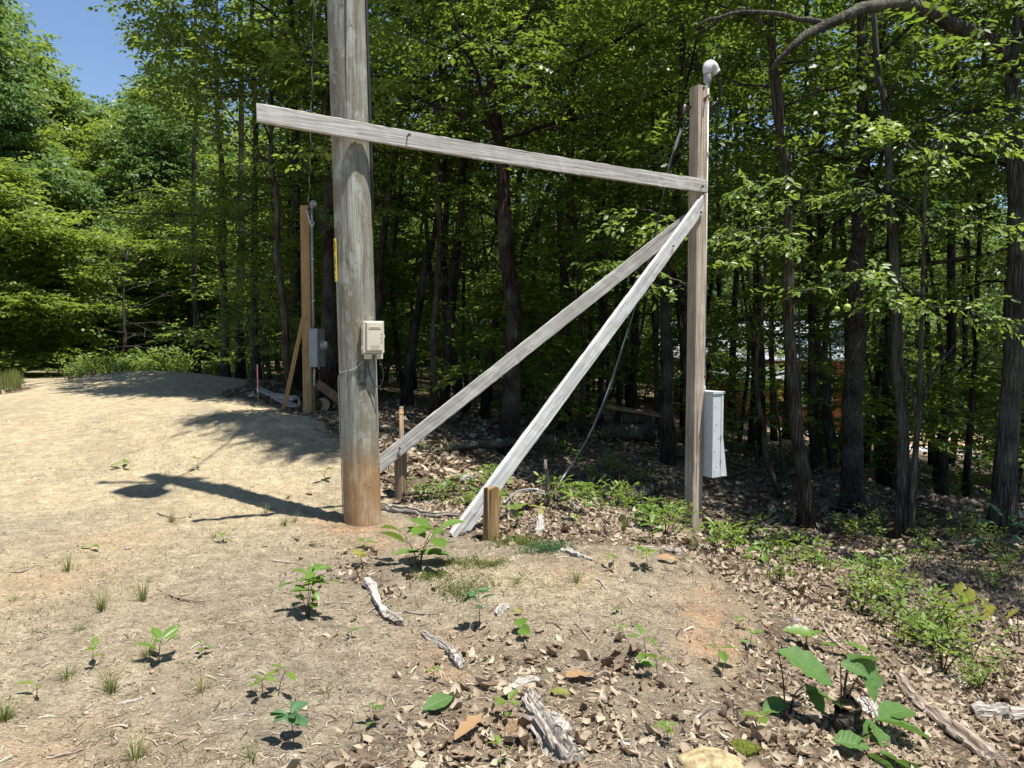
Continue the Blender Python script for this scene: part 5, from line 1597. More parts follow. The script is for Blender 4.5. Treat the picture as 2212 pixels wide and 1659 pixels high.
# overhead service drop from the utility pole to the new post
od = tag(empty('overhead_cable'), 'twisted overhead cable running from the pole top to the new service post', 'cable')
s0 = np.array([PB[0] + lean[0] * 8.2 - 0.1, PB[1] + 0.1, pz + 8.4]); s3 = np.array([n2b[0] + 0.05, n2b[1] - 0.05, n2b[2] + t2 - 0.08])
tt_ = np.linspace(0, 1, 40)
cat = s0[None] * (1 - tt_)[:, None] + s3[None] * tt_[:, None]
cat[:, 2] -= 1.15 * 4 * tt_ * (1 - tt_) * 0.55
MB().tube(cat, 0.011, 7).build('conductor', MAT['cable_black'], od, True)
tw_ = cat + 0.016 * np.c_[np.cos(tt_ * 90), np.sin(tt_ * 90), 0 * tt_]
MB().tube(smooth_path(tw_, 160), 0.006, 6).build('messenger_wire', MAT['cable_grey'], od, True)

# ------------------------------------------------------------------ survey pipe behind the lower brace
b = P(868, 1020, 7.95); b[2] = gz(b[0], b[1])
tpz = P(868, 884, 7.95)[2] - b[2]
pp = tag(empty('survey_pipe', b), 'thin pale upright pipe with an orange band behind the lower brace', 'pipe')
MB().tube([(0, 0, -0.2), (0, 0, tpz)], 0.024, 12).build('tube', MAT['stub_old'], pp, True)
MB().tube([(0, 0, tpz - 0.05), (0, 0, tpz - 0.035)], 0.0252, 12).build('band', MAT['orange_tape'], pp, True)
MB().tube([(0, 0, tpz - 0.04), (0, 0, tpz + 0.03)], [0.019, 0.02], 12).build('stake_top', MAT['stub_old'], pp, True)

# ------------------------------------------------------------------ yard sign seen nearly edge-on
b = P(557, 880, 12.0); b[2] = gz(b[0], b[1])
ys = tag(empty('yard_sign', b, math.radians(-70)), 'small red and white yard sign on wire legs, seen nearly edge-on', 'sign')
MB().box((0, 0, 0.44), (0.46, 0.006, 0.44)).build('panel', MAT['sign_pink'], ys)
MB().box((0, -0.0045, 0.51), (0.455, 0.002, 0.28)).build('red_band', MAT['sign_red'], ys)
MB().box((0, -0.0062, 0.56), (0.30, 0.002, 0.03)).build('lettering_bar', MAT['sign_pink'], ys)
MB().box((0, -0.0062, 0.49), (0.36, 0.002, 0.02)).build('lettering_bar', MAT['sign_pink'], ys)
for s in (-0.12, 0.12):
    MB().tube([(s, 0.006, -0.12), (s, 0.006, 0.6)], 0.006, 6).build('wire_leg', MAT['steel_dark'], ys)
MB().tube([(-0.12, 0.006, 0.16), (0.12, 0.006, 0.16)], 0.005, 6).build('cross_wire', MAT['steel_dark'], ys)

# ------------------------------------------------------------------ single large leaves of the ground plants
def leaf_outline(kind, t):
    if kind == 'ovate': return 0.24 * np.sin(np.pi * t ** 0.80) ** 0.85
    if kind == 'hickory': return 0.265 * np.sin(np.pi * t ** 1.15) ** 0.75
    if kind == 'oak': return 0.27 * np.sin(np.pi * t ** 1.1) ** 0.6 * (1 - 0.42 * np.abs(np.cos(3.5 * np.pi * t)))
    if kind == 'broad': return 0.31 * np.sin(np.pi * t ** 0.95) ** 0.7 * (1 + 0.05 * np.cos(19 * np.pi * t))
    if kind == 'round': return 0.40 * np.sin(np.pi * t ** 0.85) ** 0.65
    if kind == 'lance': return 0.125 * np.sin(np.pi * t ** 0.85) ** 0.9
    if kind == 'maple': return 0.42 * np.sin(np.pi * t ** 0.8) ** 0.6 * (1 - 0.45 * np.abs(np.cos(2.5 * np.pi * t + 0.4)))

def leaf_mesh(kind, seed, mat):
    rng = np.random.default_rng(seed)
    n = 14 if kind in ('oak', 'maple', 'broad') else 8
    m = 3 if kind in ('oak', 'maple') else 5
    t = np.linspace(0, 1, n)
    w = np.maximum(leaf_outline(kind, np.clip(t, 0.001, 0.999)), 0.004)
    w[0] = 0.008
    curl = rng.uniform(0.05, 0.30); fold = rng.uniform(0.15, 0.45); twist = rng.normal() * 0.25
    V = []
    for i in range(n):
        for s in np.linspace(-1, 1, m):
            y = s * w[i]
            z = -curl * t[i] ** 2 + fold * abs(y) + 0.022 * math.sin(t[i] * 24 + s * 2) * abs(s) + twist * y * t[i]
            V.append((t[i], y, z))
    F = np.array([(i * m + j, i * m + j + 1, (i + 1) * m + j + 1, (i + 1) * m + j) for i in range(n - 1) for j in range(m - 1)])
    V = np.array(V); nf = len(F)
    if kind in ('broad', 'hickory', 'ovate') and mat.startswith('leaf'):
        G = V.reshape(n, m, 3)
        def at(tq, sq):
            a = min(tq, 0.999) * (n - 1); i = int(a); fr = a - i
            c = (sq + 1) * 0.5 * (m - 1); j = min(int(c), m - 2); fc = c - j
            return (G[i, j] * (1 - fc) + G[i, j + 1] * fc) * (1 - fr) + (G[i + 1, j] * (1 - fc) + G[i + 1, j + 1] * fc) * fr + np.array([0, 0, 0.006])
        lines = [[(0.03 + 0.9 * k / 6, 0.0) for k in range(7)]]
        for t0 in (0.14, 0.28, 0.42, 0.56, 0.70):
            for sd in (-1, 1):
                lines.append([(t0 + 0.16 * k / 3, sd * 0.86 * k / 3) for k in range(4)])
        VV = [V]; FF = [F]; c0 = len(V)
        for li, ln in enumerate(lines):
            pts = np.array([at(*q) for q in ln])
            tg_ = np.gradient(pts, axis=0); pr_ = np.c_[-tg_[:, 1], tg_[:, 0], 0 * tg_[:, 0]]; pr_ /= np.linalg.norm(pr_, axis=1, keepdims=True) + 1e-9
            hw = 0.009 if li == 0 else 0.0045
            q_ = np.empty((2 * len(pts), 3)); q_[0::2] = pts - pr_ * hw; q_[1::2] = pts + pr_ * hw
            VV.append(q_); FF.append(np.array([(c0 + 2 * k, c0 + 2 * k + 1, c0 + 2 * k + 3, c0 + 2 * k + 2) for k in range(len(pts) - 1)])); c0 += len(q_)
        V = np.concatenate(VV); F = np.concatenate(FF)
    me = np_mesh('leaf', V, F)
    me.polygons.foreach_set('use_smooth', np.ones(len(me.polygons), bool))
    me.materials.append(MAT[mat])
    if len(F) > nf:
        me.materials.append(MAT['leaf_vein'])
        mi = np.zeros(len(F), np.int32); mi[nf:] = 1
        me.polygons.foreach_set('material_index', mi)
    return me

_lm = {}
def leaf_var(kind, mat, k):
    key = (kind, mat, k % 4)
    if key not in _lm:
        _lm[key] = leaf_mesh(kind, 500 + hash_str(kind) + (k % 4), mat)
    return _lm[key]

def hash_str(s):
    return sum(ord(c) * (i + 3) for i, c in enumerate(s)) % 977

def put_leaf(parent, base, d, L, kind, mat, k, rng, roll=0.25):
    d = unit(np.asarray(d, float))
    up = unit(np.array([rng.normal() * roll, rng.normal() * roll, 1.0]))
    y = np.cross(up, d); y /= np.linalg.norm(y) + 1e-9
    z = np.cross(d, y)
    o = bpy.data.objects.new('leaf', leaf_var(kind, mat, k)); COL.objects.link(o)
    o.parent = parent
    o.matrix_local = Matrix([[d[0] * L, y[0] * L, z[0] * L, base[0]], [d[1] * L, y[1] * L, z[1] * L, base[1]], [d[2] * L, y[2] * L, z[2] * L, base[2]], [0, 0, 0, 1]])
    return o

def seedling(name, u, v, h, n, L, kind, mat, label, seed=1, whorl=0.5, lean=(0, 0), cat='plant', group=None, pitch=0.15, stems=1):
    rng = np.random.default_rng(seed)
    b = hit(u, v)
    e = tag(empty(name, b), label, cat, group)
    kk = 0
    for q in range(stems):
        ln = np.array(lean) + rng.normal(size=2) * (0.08 + 0.3 * (stems > 1))
        hh = h * (1 if q == 0 else rng.uniform(0.55, 0.95))
        pts = smooth_path([(0, 0, -0.03), (ln[0] * hh * 0.3, ln[1] * hh * 0.3, hh * 0.45), (ln[0] * hh, ln[1] * hh, hh)], 8)
        MB().tube(pts, np.linspace(max(0.0022, L * 0.03), 0.0014, 8), 5).build('stem', MAT['stem_brown'], e, True)
        az = rng.random() * 6.28
        nn = max(1, n // stems)
        for k in range(nn):
            s = 1.0 if k < nn * whorl else rng.uniform(0.35, 0.95)
            j = s * 7; a = min(int(j), 6); p = pts[a] * (1 - j + a) + pts[a + 1] * (j - a)
            az += 2.4 + rng.normal() * 0.3
            pt = pitch + rng.normal() * 0.22
            d = (math.cos(az) * math.cos(pt), math.sin(az) * math.cos(pt), math.sin(pt))
            pet = p + np.array(d) * L * 0.10
            put_leaf(e, pet, d, L * rng.uniform(0.72, 1.12), kind, mat, k + seed, rng)
    return e

# hickory sapling with very large leaves before the pole, and its neighbours
seedling('hickory_seedling', 905, 1228, 0.27, 15, 0.21, 'hickory', 'leaf_oak', 'large-leaved hickory seedling at the foot of the utility pole', 601, 0.4, (0.15, -0.1), pitch=0.20, stems=3)
seedling('oak_seedling', 664, 1338, 0.27, 26, 0.105, 'hickory', 'leaf_oak', 'bushy bright green oak seedling left of the leaf-strewn patch', 602, 0.35, (0.05, 0), pitch=0.25, stems=4)
seedling('oak_seedling', 1036, 1362, 0.20, 9, 0.085, 'hickory', 'leaf_blue', 'small blue-green oak seedling above a dark hollow, in front of the brown stub', 603, 0.6, (0.05, 0.05))
seedling('oak_seedling', 636, 1612, 0.12, 9, 0.082, 'hickory', 'leaf_blue', 'dark blue-green seedling with rounded leaves at the lower edge', 604, 0.7)
seedling('oak_seedling', 568, 1512, 0.09, 5, 0.075, 'oak', 'leaf_bright', 'lobed oak seedling alone on bare dirt, the one on the shorter stem', 605, 0.8, (-0.1, 0))
seedling('oak_seedling', 600, 1505, 0.11, 2, 0.095, 'oak', 'leaf_bright', 'lobed oak seedling alone on bare dirt, with just two leaves', 606, 0.8, (0.25, 0.1))
seedling('broadleaf_seedling', 343, 1432, 0.10, 5, 0.12, 'ovate', 'leaf_oak', 'glossy broadleaf seedling beside a grass tuft on the open dirt', 607, 0.6, (0.1, 0.1), pitch=0.5)
P_ = [  # (u, v, h, n, L, kind, mat, label)
    (200, 1444, 0.10, 4, 0.06, 'ovate', 'leaf_bright', 'tiny two-tiered seedling on the bare dirt beside the tufts'),
    (80, 1506, 0.06, 2, 0.085, 'lance', 'leaf_bright', 'single long-leaved sprout on the pale dirt'),
    (437, 1418, 0.06, 5, 0.05, 'ovate', 'leaf_oak', 'tiny broad seedling near the middle of the open dirt'),
    (197, 1189, 0.03, 2, 0.09, 'ovate', 'leaf_bright', 'flat leaf sprout on the dirt far from the others'),
    (483, 1172, 0.05, 5, 0.07, 'ovate', 'leaf_bright', 'low sprig on the dirt short of the pole shadow'),
    (268, 1012, 0.06, 4, 0.17, 'oak', 'leaf_bright', 'flat oak sprout beyond the round transformer shadow'),
    (426, 1015, 0.12, 4, 0.09, 'ovate', 'leaf_bright', 'thin sprout just beyond the pole shadow'),
    (937, 1472, 0.06, 6, 0.045, 'ovate', 'leaf_bright', 'tiny bright sprout beside a weathered root'),
    (811, 1570, 0.08, 5, 0.055, 'ovate', 'leaf_oak', 'little seedling at the edge of the dead leaves'),
    (1097, 1565, 0.08, 5, 0.07, 'ovate', 'leaf_bright', 'bright seedling on the orange patch beside the long root'),
    (1080, 1650, 0.07, 5, 0.055, 'ovate', 'leaf_bright', 'pale seedling cut by the lower edge'),
    (1442, 1610, 0.07, 7, 0.055, 'ovate', 'leaf_bright', 'yellow-green seedling between the root and the mossy stone'),
    (1124, 1376, 0.05, 2, 0.085, 'round', 'leaf_oak', 'sprout of two rounded leaves on the bare hummock'),
    (1396, 1440, 0.14, 4, 0.10, 'ovate', 'leaf_oak', 'tall seedling with three broad leaves on a thin stem'),
    (1420, 1472, 0.10, 3, 0.085, 'round', 'leaf_oak', 'round-leaved seedling just below the tall three-leaved one'),
    (1337, 1380, 0.07, 6, 0.06, 'lance', 'leaf_bright', 'narrow-leaved sprig on the greyish hummock'),
    (1343, 1330, 0.04, 3, 0.06, 'ovate', 'leaf_oak', 'lone short sprout high on the hummock'),
    (1325, 1232, 0.08, 4, 0.085, 'oak', 'leaf_bright', 'small oak sprout among the dead leaves before the service post'),
    (1398, 1232, 0.13, 9, 0.09, 'oak', 'leaf_bright', 'oak seedling in dead leaves, second one before the service post'),
    (1410, 1176, 0.16, 9, 0.14, 'oak', 'leaf_oak', 'large-lobed oak seedling left of the service post foot'),
    (1117, 1142, 0.16, 9, 0.11, 'ovate', 'leaf_bright', 'leafy hickory sprig right of the brown stub post'),
    (1165, 1128, 0.12, 4, 0.09, 'oak', 'leaf_yellow', 'yellowing sprig beside the pale broken stump'),
    (780, 1228, 0.08, 6, 0.07, 'maple', 'leaf_yellow', 'yellow-tinged seedling right of the pole foot'),
    (787, 1186, 0.05, 3, 0.08, 'round', 'leaf_oak', 'flat two-leaved sprout near the pole foot'),
    (760, 1378, 0.04, 4, 0.045, 'ovate', 'leaf_oak', 'tiny sprout in the dead leaves right of the bushy oak seedling'),
    (1620, 1400, 0.09, 5, 0.06, 'ovate', 'leaf_oak', 'small dark sprout where the hummock drops to the leaves'),
    (1605, 1360, 0.06, 4, 0.06, 'ovate', 'leaf_bright', 'small sprout on the orange soil of the hummock edge'),
    (1552, 1440, 0.10, 3, 0.10, 'ovate', 'leaf_oak', 'two-leaved sprout over a small dark hollow in the soil'),
    (1495, 1245, 0.09, 6, 0.06, 'lance', 'leaf_oak', 'narrow sprig in front of the service post'),
    (1640, 1580, 0.06, 3, 0.075, 'round', 'leaf_bright', 'round-leaved sprout beside the mossy clump'),
    (700, 1043, 0.12, 4, 0.11, 'ovate', 'leaf_bright', 'sunlit leaf sprig just left of the utility pole'),
    (1228, 1130, 0.22, 12, 0.12, 'lance', 'leaf_bright', 'upright sprig with narrow leaves by the broken sticks'),
    (1225, 1105, 0.24, 14, 0.11, 'ovate', 'leaf_oak', 'round-leaved shrublet between the stub and the service post'),
    (1262, 1115, 0.26, 12, 0.10, 'ovate', 'leaf_oak', 'leafy shrublet in the shade edge, left of the narrow sprouts'),
]
for k, (u, v, h, n, L, kd, mt, lab) in enumerate(P_):
    seedling('seedling', u, v, h, n, L, kd, mt, lab, 620 + k, 0.6)

# big-leaved plants on the right-hand slope
def bigleaf(u, v, specs, label, seed, mat='leaf_dark', kind='broad', stem_to=None):
    rng = np.random.default_rng(seed)
    b = hit(u, v)
    e = tag(empty('broadleaf_plant', b), label, 'plant')
    for k, (lu, lv, dd, L, az, pt) in enumerate(specs):
        p = P(lu, lv, b[1] + dd) - b
        MB().tube(smooth_path([(0.01 * k, 0, -0.04), (p[0] * 0.4, p[1] * 0.4, p[2] * 0.6), p], 8), [0.005, 0.0022], 5).build('stem', MAT['stem_brown'], e, True)
        a = math.radians(az); q = math.radians(pt)
        put_leaf(e, p, (math.cos(a) * math.cos(q), math.sin(a) * math.cos(q), math.sin(q)), L, kind, mat, k + seed, rng, 0.45)
    return e

bigleaf(1697, 1546, [(1680, 1405, 0.0, 0.27, -25, -18), (1740, 1478, 0.0, 0.14, -60, -35), (1745, 1492, -0.05, 0.19, -10, -12), (1700, 1520, 0, 0.14, 200, 0)], 'plant with large drooping leaves where the hummock meets the litter', 701)
bigleaf(1817, 1586, [(1815, 1432, 0, 0.13, -20, -10), (1830, 1440, 0, 0.24, 10, -14), (1860, 1450, 0, 0.14, -70, -45), (1838, 1425, 0, 0.20, 35, -5)], 'broad dark green plant by the small dark stump', 702)
bigleaf(1905, 1600, [(1890, 1560, 0, 0.17, 190, -12), (1890, 1555, 0, 0.24, -15, -6), (1900, 1548, 0.05, 0.22, 20, 6), (1880, 1560, 0, 0.15, -80, -18)], 'broad-leaved plant lying flat beside the long fallen branch', 703)
bigleaf(1880, 1640, [(1800, 1600, 0, 0.17, 0, -5), (1870, 1628, 0, 0.22, -40, -25), (1900, 1625, 0, 0.20, -10, -22), (1850, 1610, 0, 0.16, 60, 0), (1930, 1640, 0, 0.16, 0, -30)], 'broad-leaved plant low in the corner, below the flat-lying one', 704)
bigleaf(1740, 1400, [(1690, 1362, 0, 0.20, -5, 0), (1745, 1370, 0, 0.14, 20, 5), (1820, 1385, 0.05, 0.16, -30, -10), (1775, 1390, 0, 0.12, 10, -5)], 'bright broad-leaved plant at the top of the litter slope', 705, 'leaf_oak', 'oak')
bigleaf(2170, 1215, [(2150, 1130, 0, 0.20, 190, 10), (2165, 1115, 0, 0.20, 110, 40), (2180, 1135, 0, 0.20, 0, 5), (2190, 1128, 0, 0.16, 60, 20), (2130, 1168, 0.1, 0.20, 180, 0), (2160, 1175, 0.1, 0.20, -30, -10), (2185, 1165, 0, 0.18, 20, 0), (2120, 1175, 0.1, 0.16, 220, -10)], 'blue-green big-leaved plant at the far right under the grey tree', 706, 'leaf_blue', 'hickory')
bigleaf(2196, 1400, [(2085, 1262, 0.5, 0.11, 180, -30), (2105, 1275, 0.4, 0.14, 200, -35), (2150, 1310, 0.2, 0.12, 190, -40), (2200, 1318, 0, 0.10, 160, -40), (2165, 1380, 0.1, 0.10, 210, -35), (2125, 1290, 0.4, 0.10, 260, -45)], 'pale maple sprout leaning out of the shade at the far right', 707, 'leaf_yellow', 'maple')

# ------------------------------------------------------------------ low shrubs of the wood edge
def shrub_proto(seed, h, stems, dens, mat='leaf_bright', kind='shrub', spread=0.5):
    rng = np.random.default_rng(seed)
    wood = MB(); tw = []
    for q in range(stems):
        a = rng.random() * 6.28; r = spread * h * rng.uniform(0.2, 0.9)
        hh = h * rng.uniform(0.6, 1.0)
        pts = smooth_path([(0, 0, -0.04), (math.cos(a) * r * 0.35, math.sin(a) * r * 0.35, hh * 0.5), (math.cos(a) * r, math.sin(a) * r, hh)], 8)
        wood.tube(pts, np.linspace(0.006, 0.002, 8), 4, False)
        n = int(dens * hh / 0.4)
        w = 1.5 + rng.random(n) * 5.5; i = np.minimum(w.astype(int), 6); f = w - i
        p = pts[i] * (1 - f)[:, None] + pts[i + 1] * f[:, None] + rng.normal(size=(n, 3)) * 0.012
        az = rng.uniform(0, 6.28, n); e = rng.uniform(-0.1, 0.6, n)
        tw.append((p, np.stack([np.cos(az) * np.cos(e), np.sin(az) * np.cos(e), np.sin(e)], -1), np.stack([rng.normal(size=n) * 0.3, rng.normal(size=n) * 0.3, np.ones(n)], -1)))
    tw = tuple(np.concatenate([a[k] for a in tw]) for k in range(3))
    wo = wood.build('stem', MAT['stem_brown'], None)
    me = wo.data; bpy.data.objects.remove(wo)
    cm = crown_mesh('foliage', *tw, rng.uniform(0.8, 1.3, len(tw[0])), kind, rng)
    cm.materials.append(MAT[mat])
    return me, cm

SPRAY['shrub_big'] = [spray(np.random.default_rng(9 + k), 6, 0.16, 0.075, 0.036, True, 0.4, -0.05) for k in range(4)]
SH = [shrub_proto(801, 0.45, 5, 5, spread=1.0), shrub_proto(802, 0.34, 4, 5, spread=1.0), shrub_proto(803, 0.50, 3, 5, kind='shrub_big'), shrub_proto(804, 0.34, 3, 5, 'leaf_oak', 'shrub_big', 0.8), shrub_proto(805, 0.22, 3, 5, 'leaf_oak', 'shrub_big', 1.2)]

def put_shrub(name, x, y, i, s, rz, label, group=None, cat='shrub'):
    e = tag(empty(name, (x, y, gz(x, y)), rz), label, cat, group)
    e.scale = (s, s, s)
    for nm, me in (('stem', SH[i][0]), ('foliage', SH[i][1])):
        o = bpy.data.objects.new(nm, me); COL.objects.link(o); o.parent = e
    return e

srng = np.random.default_rng(811)
for (u, v, i, s, lab) in ((2005, 1400, 0, 1.15, 'sunlit huckleberry shrub with pale leaves above the long fallen branch'), (1925, 1335, 1, 1.2, 'smaller sunlit shrub left of the pale huckleberry'), (2100, 1425, 1, 0.8, 'low sunlit shrub right of the pale huckleberry'),
                          (1945, 1395, 1, 0.8, 'bright shrub clump touching the pale huckleberry from below'), (1545, 1200, 2, 0.85, 'bright leafy shrub against the foot of the service post'), (1585, 1195, 2, 0.9, 'taller bright shrub just right of the service post'),
                          (1640, 1215, 4, 1.2, 'spreading shrub between the service post and the straight brown trunk'), (2050, 1390, 0, 1.0, 'upper sunlit shrub by the shaded litter')):
    p = hit(u, v)
    put_shrub('huckleberry_shrub', p[0], p[1], i, s, srng.uniform(0, 6.28), lab)
# wood-edge undergrowth: two bands
def band(px, n, sl, label, group, wts, name='undergrowth_shrub'):
    poly = zone(px)
    xs = [p[0] for p in poly]; ys = [p[1] for p in poly]
    c = 0
    for k in range(6000):
        if c >= n: break
        x = srng.uniform(min(xs), max(xs)); y = srng.uniform(min(ys), max(ys))
        if not inside(poly, np.array([x]), np.array([y]))[0]: continue
        put_shrub(name, x, y, int(srng.choice(5, p=wts)), srng.uniform(*sl), srng.uniform(0, 6.28), label, group)
        c += 1
band([(1560, 1225), (1700, 1275), (1900, 1310), (2120, 1300), (2205, 1270), (2205, 1170), (1960, 1140), (1700, 1120), (1560, 1150)], 32, (0.5, 1.0), 'low leafy shrub in the undergrowth right of the service post', 'undergrowth right of the service post', (0.3, 0.25, 0.15, 0.15, 0.15))
band([(1700, 1300), (1850, 1330), (2000, 1440), (2200, 1560), (2205, 1470), (1990, 1330), (1800, 1270)], 9, (0.5, 0.9), 'small sprig of undergrowth on the sunlit litter slope', 'sprigs on the litter slope', (0.4, 0.4, 0.0, 0.1, 0.1), 'undergrowth_sprig')
band([(880, 1075), (1000, 1110), (1090, 1120), (1090, 1050), (980, 1030), (890, 1030)], 16, (0.5, 0.85), 'low green shrublet in the leaf litter behind the stub posts', 'shrublets behind the stub posts', (0.2, 0.2, 0.1, 0.2, 0.3))
band([(1130, 1120), (1330, 1140), (1480, 1170), (1480, 1100), (1330, 1080), (1180, 1080)], 20, (0.55, 1.0), 'low shrub in the shade edge between the brace and the service post', 'shrubs between brace and post', (0.25, 0.2, 0.15, 0.2, 0.2))
band([(880, 985), (1400, 1060), (2150, 1120), (2200, 1040), (1500, 960), (900, 930)], 46, (0.6, 1.2), 'shaded shrublet on the woodland floor behind the frame', 'shrublets on the shaded floor', (0.2, 0.2, 0.2, 0.2, 0.2))
band([W(-10.0, 17.2), W(-12.0, 20.6), W(-14.6, 25), W(-10.5, 27), W(-7.3, 22), W(-6.0, 18.2)], 62, (1.2, 2.4), 'leafy green bush growing on the bank beside the track', 'bushes on the bank by the track', (0.2, 0.2, 0.2, 0.2, 0.2), 'bank_bush')
band([W(-8.9, 14.6), W(-9.4, 15.8), W(-10.2, 17.4), W(-8.6, 18.2), W(-8.2, 16.6)], 22, (0.8, 1.5), 'leafy weed on the track verge left of the dirt heap', 'weeds on the track verge', (0.2, 0.2, 0.2, 0.2, 0.2), 'verge_weed')
band([W(-13.6, 20.2), W(-16.6, 25), W(-20.2, 30.2), W(-20.8, 30.2), W(-17.6, 25), W(-13.9, 20.2)], 7, (1.2, 2.4), 'shaded bush under the trees across the track', 'bushes across the track', (0.2, 0.2, 0.2, 0.2, 0.2), 'track_bush')

LS = [((u - CX) / FOC, n) for u, n in ((0, 'the grass strip'), (150, 'the verge'), (278, 'the dead bare tree'), (420, 'the dirt heap'), (800, 'the utility pole'), (1000, 'the hickory seedling'), (1098, 'the brown stub post'), (1300, 'the thin wavy trunk'), (1500, 'the service post'), (1740, 'the straight brown trunk'), (1838, 'the plated pine'), (1948, 'the leaning grey trunk'), (2060, 'the forked sapling'), (2165, 'the thick grey tree'))]
for nm, fm in (('undergrowth_shrub', '{} low leafy undergrowth shrub to the right of {}'), ('undergrowth_sprig', '{} small sprig on the sunlit litter slope below, right of {}'), ('bank_bush', '{} green bush on the bank to the right of {}'), ('track_bush', '{} shaded bush across the track, right of {}'), ('verge_weed', '{} leafy verge weed to the right of {}')):
    rank_labels([o for o in COL.objects if o.name.startswith(nm) and o.type == 'EMPTY'], LS, fm)

# low green weed mats on the hummock
for k, (u, v, w_, dp, n, lab) in enumerate(((1118, 1172, 0.22, 0.13, 230, 'thick mat of small-leaved weeds right of the brown stub post'), (1178, 1186, 0.19, 0.12, 200, 'grey-green weed mat beside the pale broken stump'), (1002, 1278, 0.18, 0.13, 150, 'yellow-green weed mat above the blue-green oak seedling'),
                                            (1000, 1222, 0.17, 0.08, 100, 'thin weed mat in the middle of the hummock'), (935, 1250, 0.16, 0.08, 90, 'thin weed mat right of the hickory seedling'), (1065, 1222, 0.12, 0.09, 60, 'sparse yellow weed on the sandy hummock top'))):
    rng = np.random.default_rng(830 + k)
    b = hit(u, v)
    x = rng.normal(size=n) * w_ * 0.5; y = rng.normal(size=n) * dp * 0.5
    z = ground_z(b[0] + x, b[1] + y) - b[2]
    az = rng.uniform(0, 6.28, n); el = rng.uniform(0.3, 1.2, n)
    hd = np.stack([np.cos(az) * np.cos(el), np.sin(az) * np.cos(el), np.sin(el)], -1)
    e = tag(empty('weed_mat', b), lab, 'weeds')
    me = crown_mesh('foliage', np.c_[x, y, z], hd, np.tile((0.3, 0.3, 1.0), (n, 1)), rng.uniform(0.18, 0.36, n), 'shrub', rng)
    mkobj('foliage', me, MAT['grass_green' if k != 1 else 'leaf_blue'], e)

# grass tufts
def blades(n, h, spread, rng, w=0.0018):
    V = []; Fs = []
    for k in range(n):
        a = rng.random() * 6.28; r = 0.25 * spread * rng.random()
        p = np.array([math.cos(a) * r, math.sin(a) * r, -0.01])
        L = h * rng.uniform(0.5, 1.15); ln = rng.uniform(0.25, 1.1) * spread / h
        sd = np.array([-math.sin(a), math.cos(a), 0]) * w
        for i in range(4):
            s = i / 3
            q = p + np.array([math.cos(a) * ln * L * s ** 1.6, math.sin(a) * ln * L * s ** 1.6, L * s * (1 - 0.35 * s * ln)])
            ww = sd * (1 - 0.85 * s)
            V += [q - ww, q + ww]
        o = k * 8
        Fs += [(o, o + 1, o + 3, o + 2), (o + 2, o + 3, o + 5, o + 4), (o + 4, o + 5, o + 7, o + 6)]
    return np.array(V), np.array(Fs)

T_ = [(220, 1322, 0.17, 46, 'bushy grass tuft on the dirt, nearest the wispy pair'), (307, 1300, 0.18, 40, 'spiky grass tuft in the open dirt right of the bushy one'), (147, 1235, 0.16, 34, 'grass tuft on the orange-tinged dirt'), (240, 1496, 0.15, 44, 'upright green grass tuft below the broadleaf seedling'),
      (437, 1498, 0.14, 38, 'grass tuft with drooping dry blades'), (292, 1645, 0.12, 46, 'dense low grass tuft at the very bottom'), (10, 1560, 0.13, 60, 'grass tuft cut by the picture edge'), (370, 1128, 0.18, 34, 'wispy tall grass near the round shadow'), (613, 1136, 0.12, 40, 'short grass tuft left of the pole foot'),
      (170, 1362, 0.09, 24, 'tiny grass tuft left of the broadleaf seedling'), (145, 1470, 0.13, 24, 'straggling grass tuft near the pale sprout'), (545, 1645, 0.12, 22, 'thin grass tuft left of the dark blue-green seedling'), (463, 1162, 0.12, 18, 'sparse grass by the low sprig'), (1117, 1262, 0.10, 34, 'grass tuft on the sandy hummock'),
      (1247, 1258, 0.14, 30, 'upright grass tuft right on the hummock crest'), (1345, 1150, 0.18, 44, 'grass clump in front of the shaded woods'), (1180, 1270, 0.07, 22, 'low grass tuft at the hummock middle'), (635, 1128, 0.10, 24, 'second short grass tuft left of the pole foot'), (575, 1110, 0.11, 18, 'grass sprig by the pole shadow'),
      (700, 1500, 0.10, 14, 'lone thin grass sprig in the foreground dirt'), (30, 1300, 0.08, 22, 'small grass tuft at the far left of the dirt'), (320, 1420, 0.13, 34, 'grass tuft growing against the broadleaf seedling'), (1660, 1260, 0.18, 44, 'grass clump at the litter edge beyond the hummock'), (1500, 1190, 0.22, 26, 'long grass at the foot of the service post')]
for k, (u, v, h, n, lab) in enumerate(T_):
    rng = np.random.default_rng(850 + k)
    b = hit(u, v)
    Vb, Fb_ = blades(int(n * 1.3), h, 0.10, rng)
    o = mkobj('grass_tuft', np_mesh('grass_tuft', Vb, Fb_), MAT['grass_dry' if k in (4, 7, 12) else 'grass_green'], loc=b)
    tag(o, lab, 'grass')
# strip of grass beside the track
rng = np.random.default_rng(870)
n = 4200
poly = zone([W(-13.4, 12.7), W(-9.9, 14.4), W(-11.6, 17.5), W(-14.5, 19), W(-18, 18)])
poly = [(-12.5, 13.3), (-9.5, 13.5), (-9.4, 14.4), (-11.1, 16.8), (-13.2, 19.6), (-16, 19.6)]
xs = rng.uniform(-16, -9, 14000); ys = rng.uniform(13.2, 19.8, 14000)
k = inside(poly, xs + 0.4 * fbm(xs, ys, 3), ys); xs, ys = xs[k][:n], ys[k][:n]
zs = ground_z(xs, ys)
base = [blades(3, 0.26, 0.10, rng, 0.006) for _ in range(6)]
Vs, Fs, off = [], [], 0
for x, y, z in zip(xs, ys, zs):
    bv_, bf_ = base[rng.integers(0, 6)]
    s = rng.uniform(0.6, 1.3)
    Vs.append(bv_ * s + (x, y, z)); Fs.append(bf_ + off); off += len(bv_)
g = mkobj('grass', np_mesh('grass', np.concatenate(Vs), np.concatenate(Fs)), MAT['grass_green'])
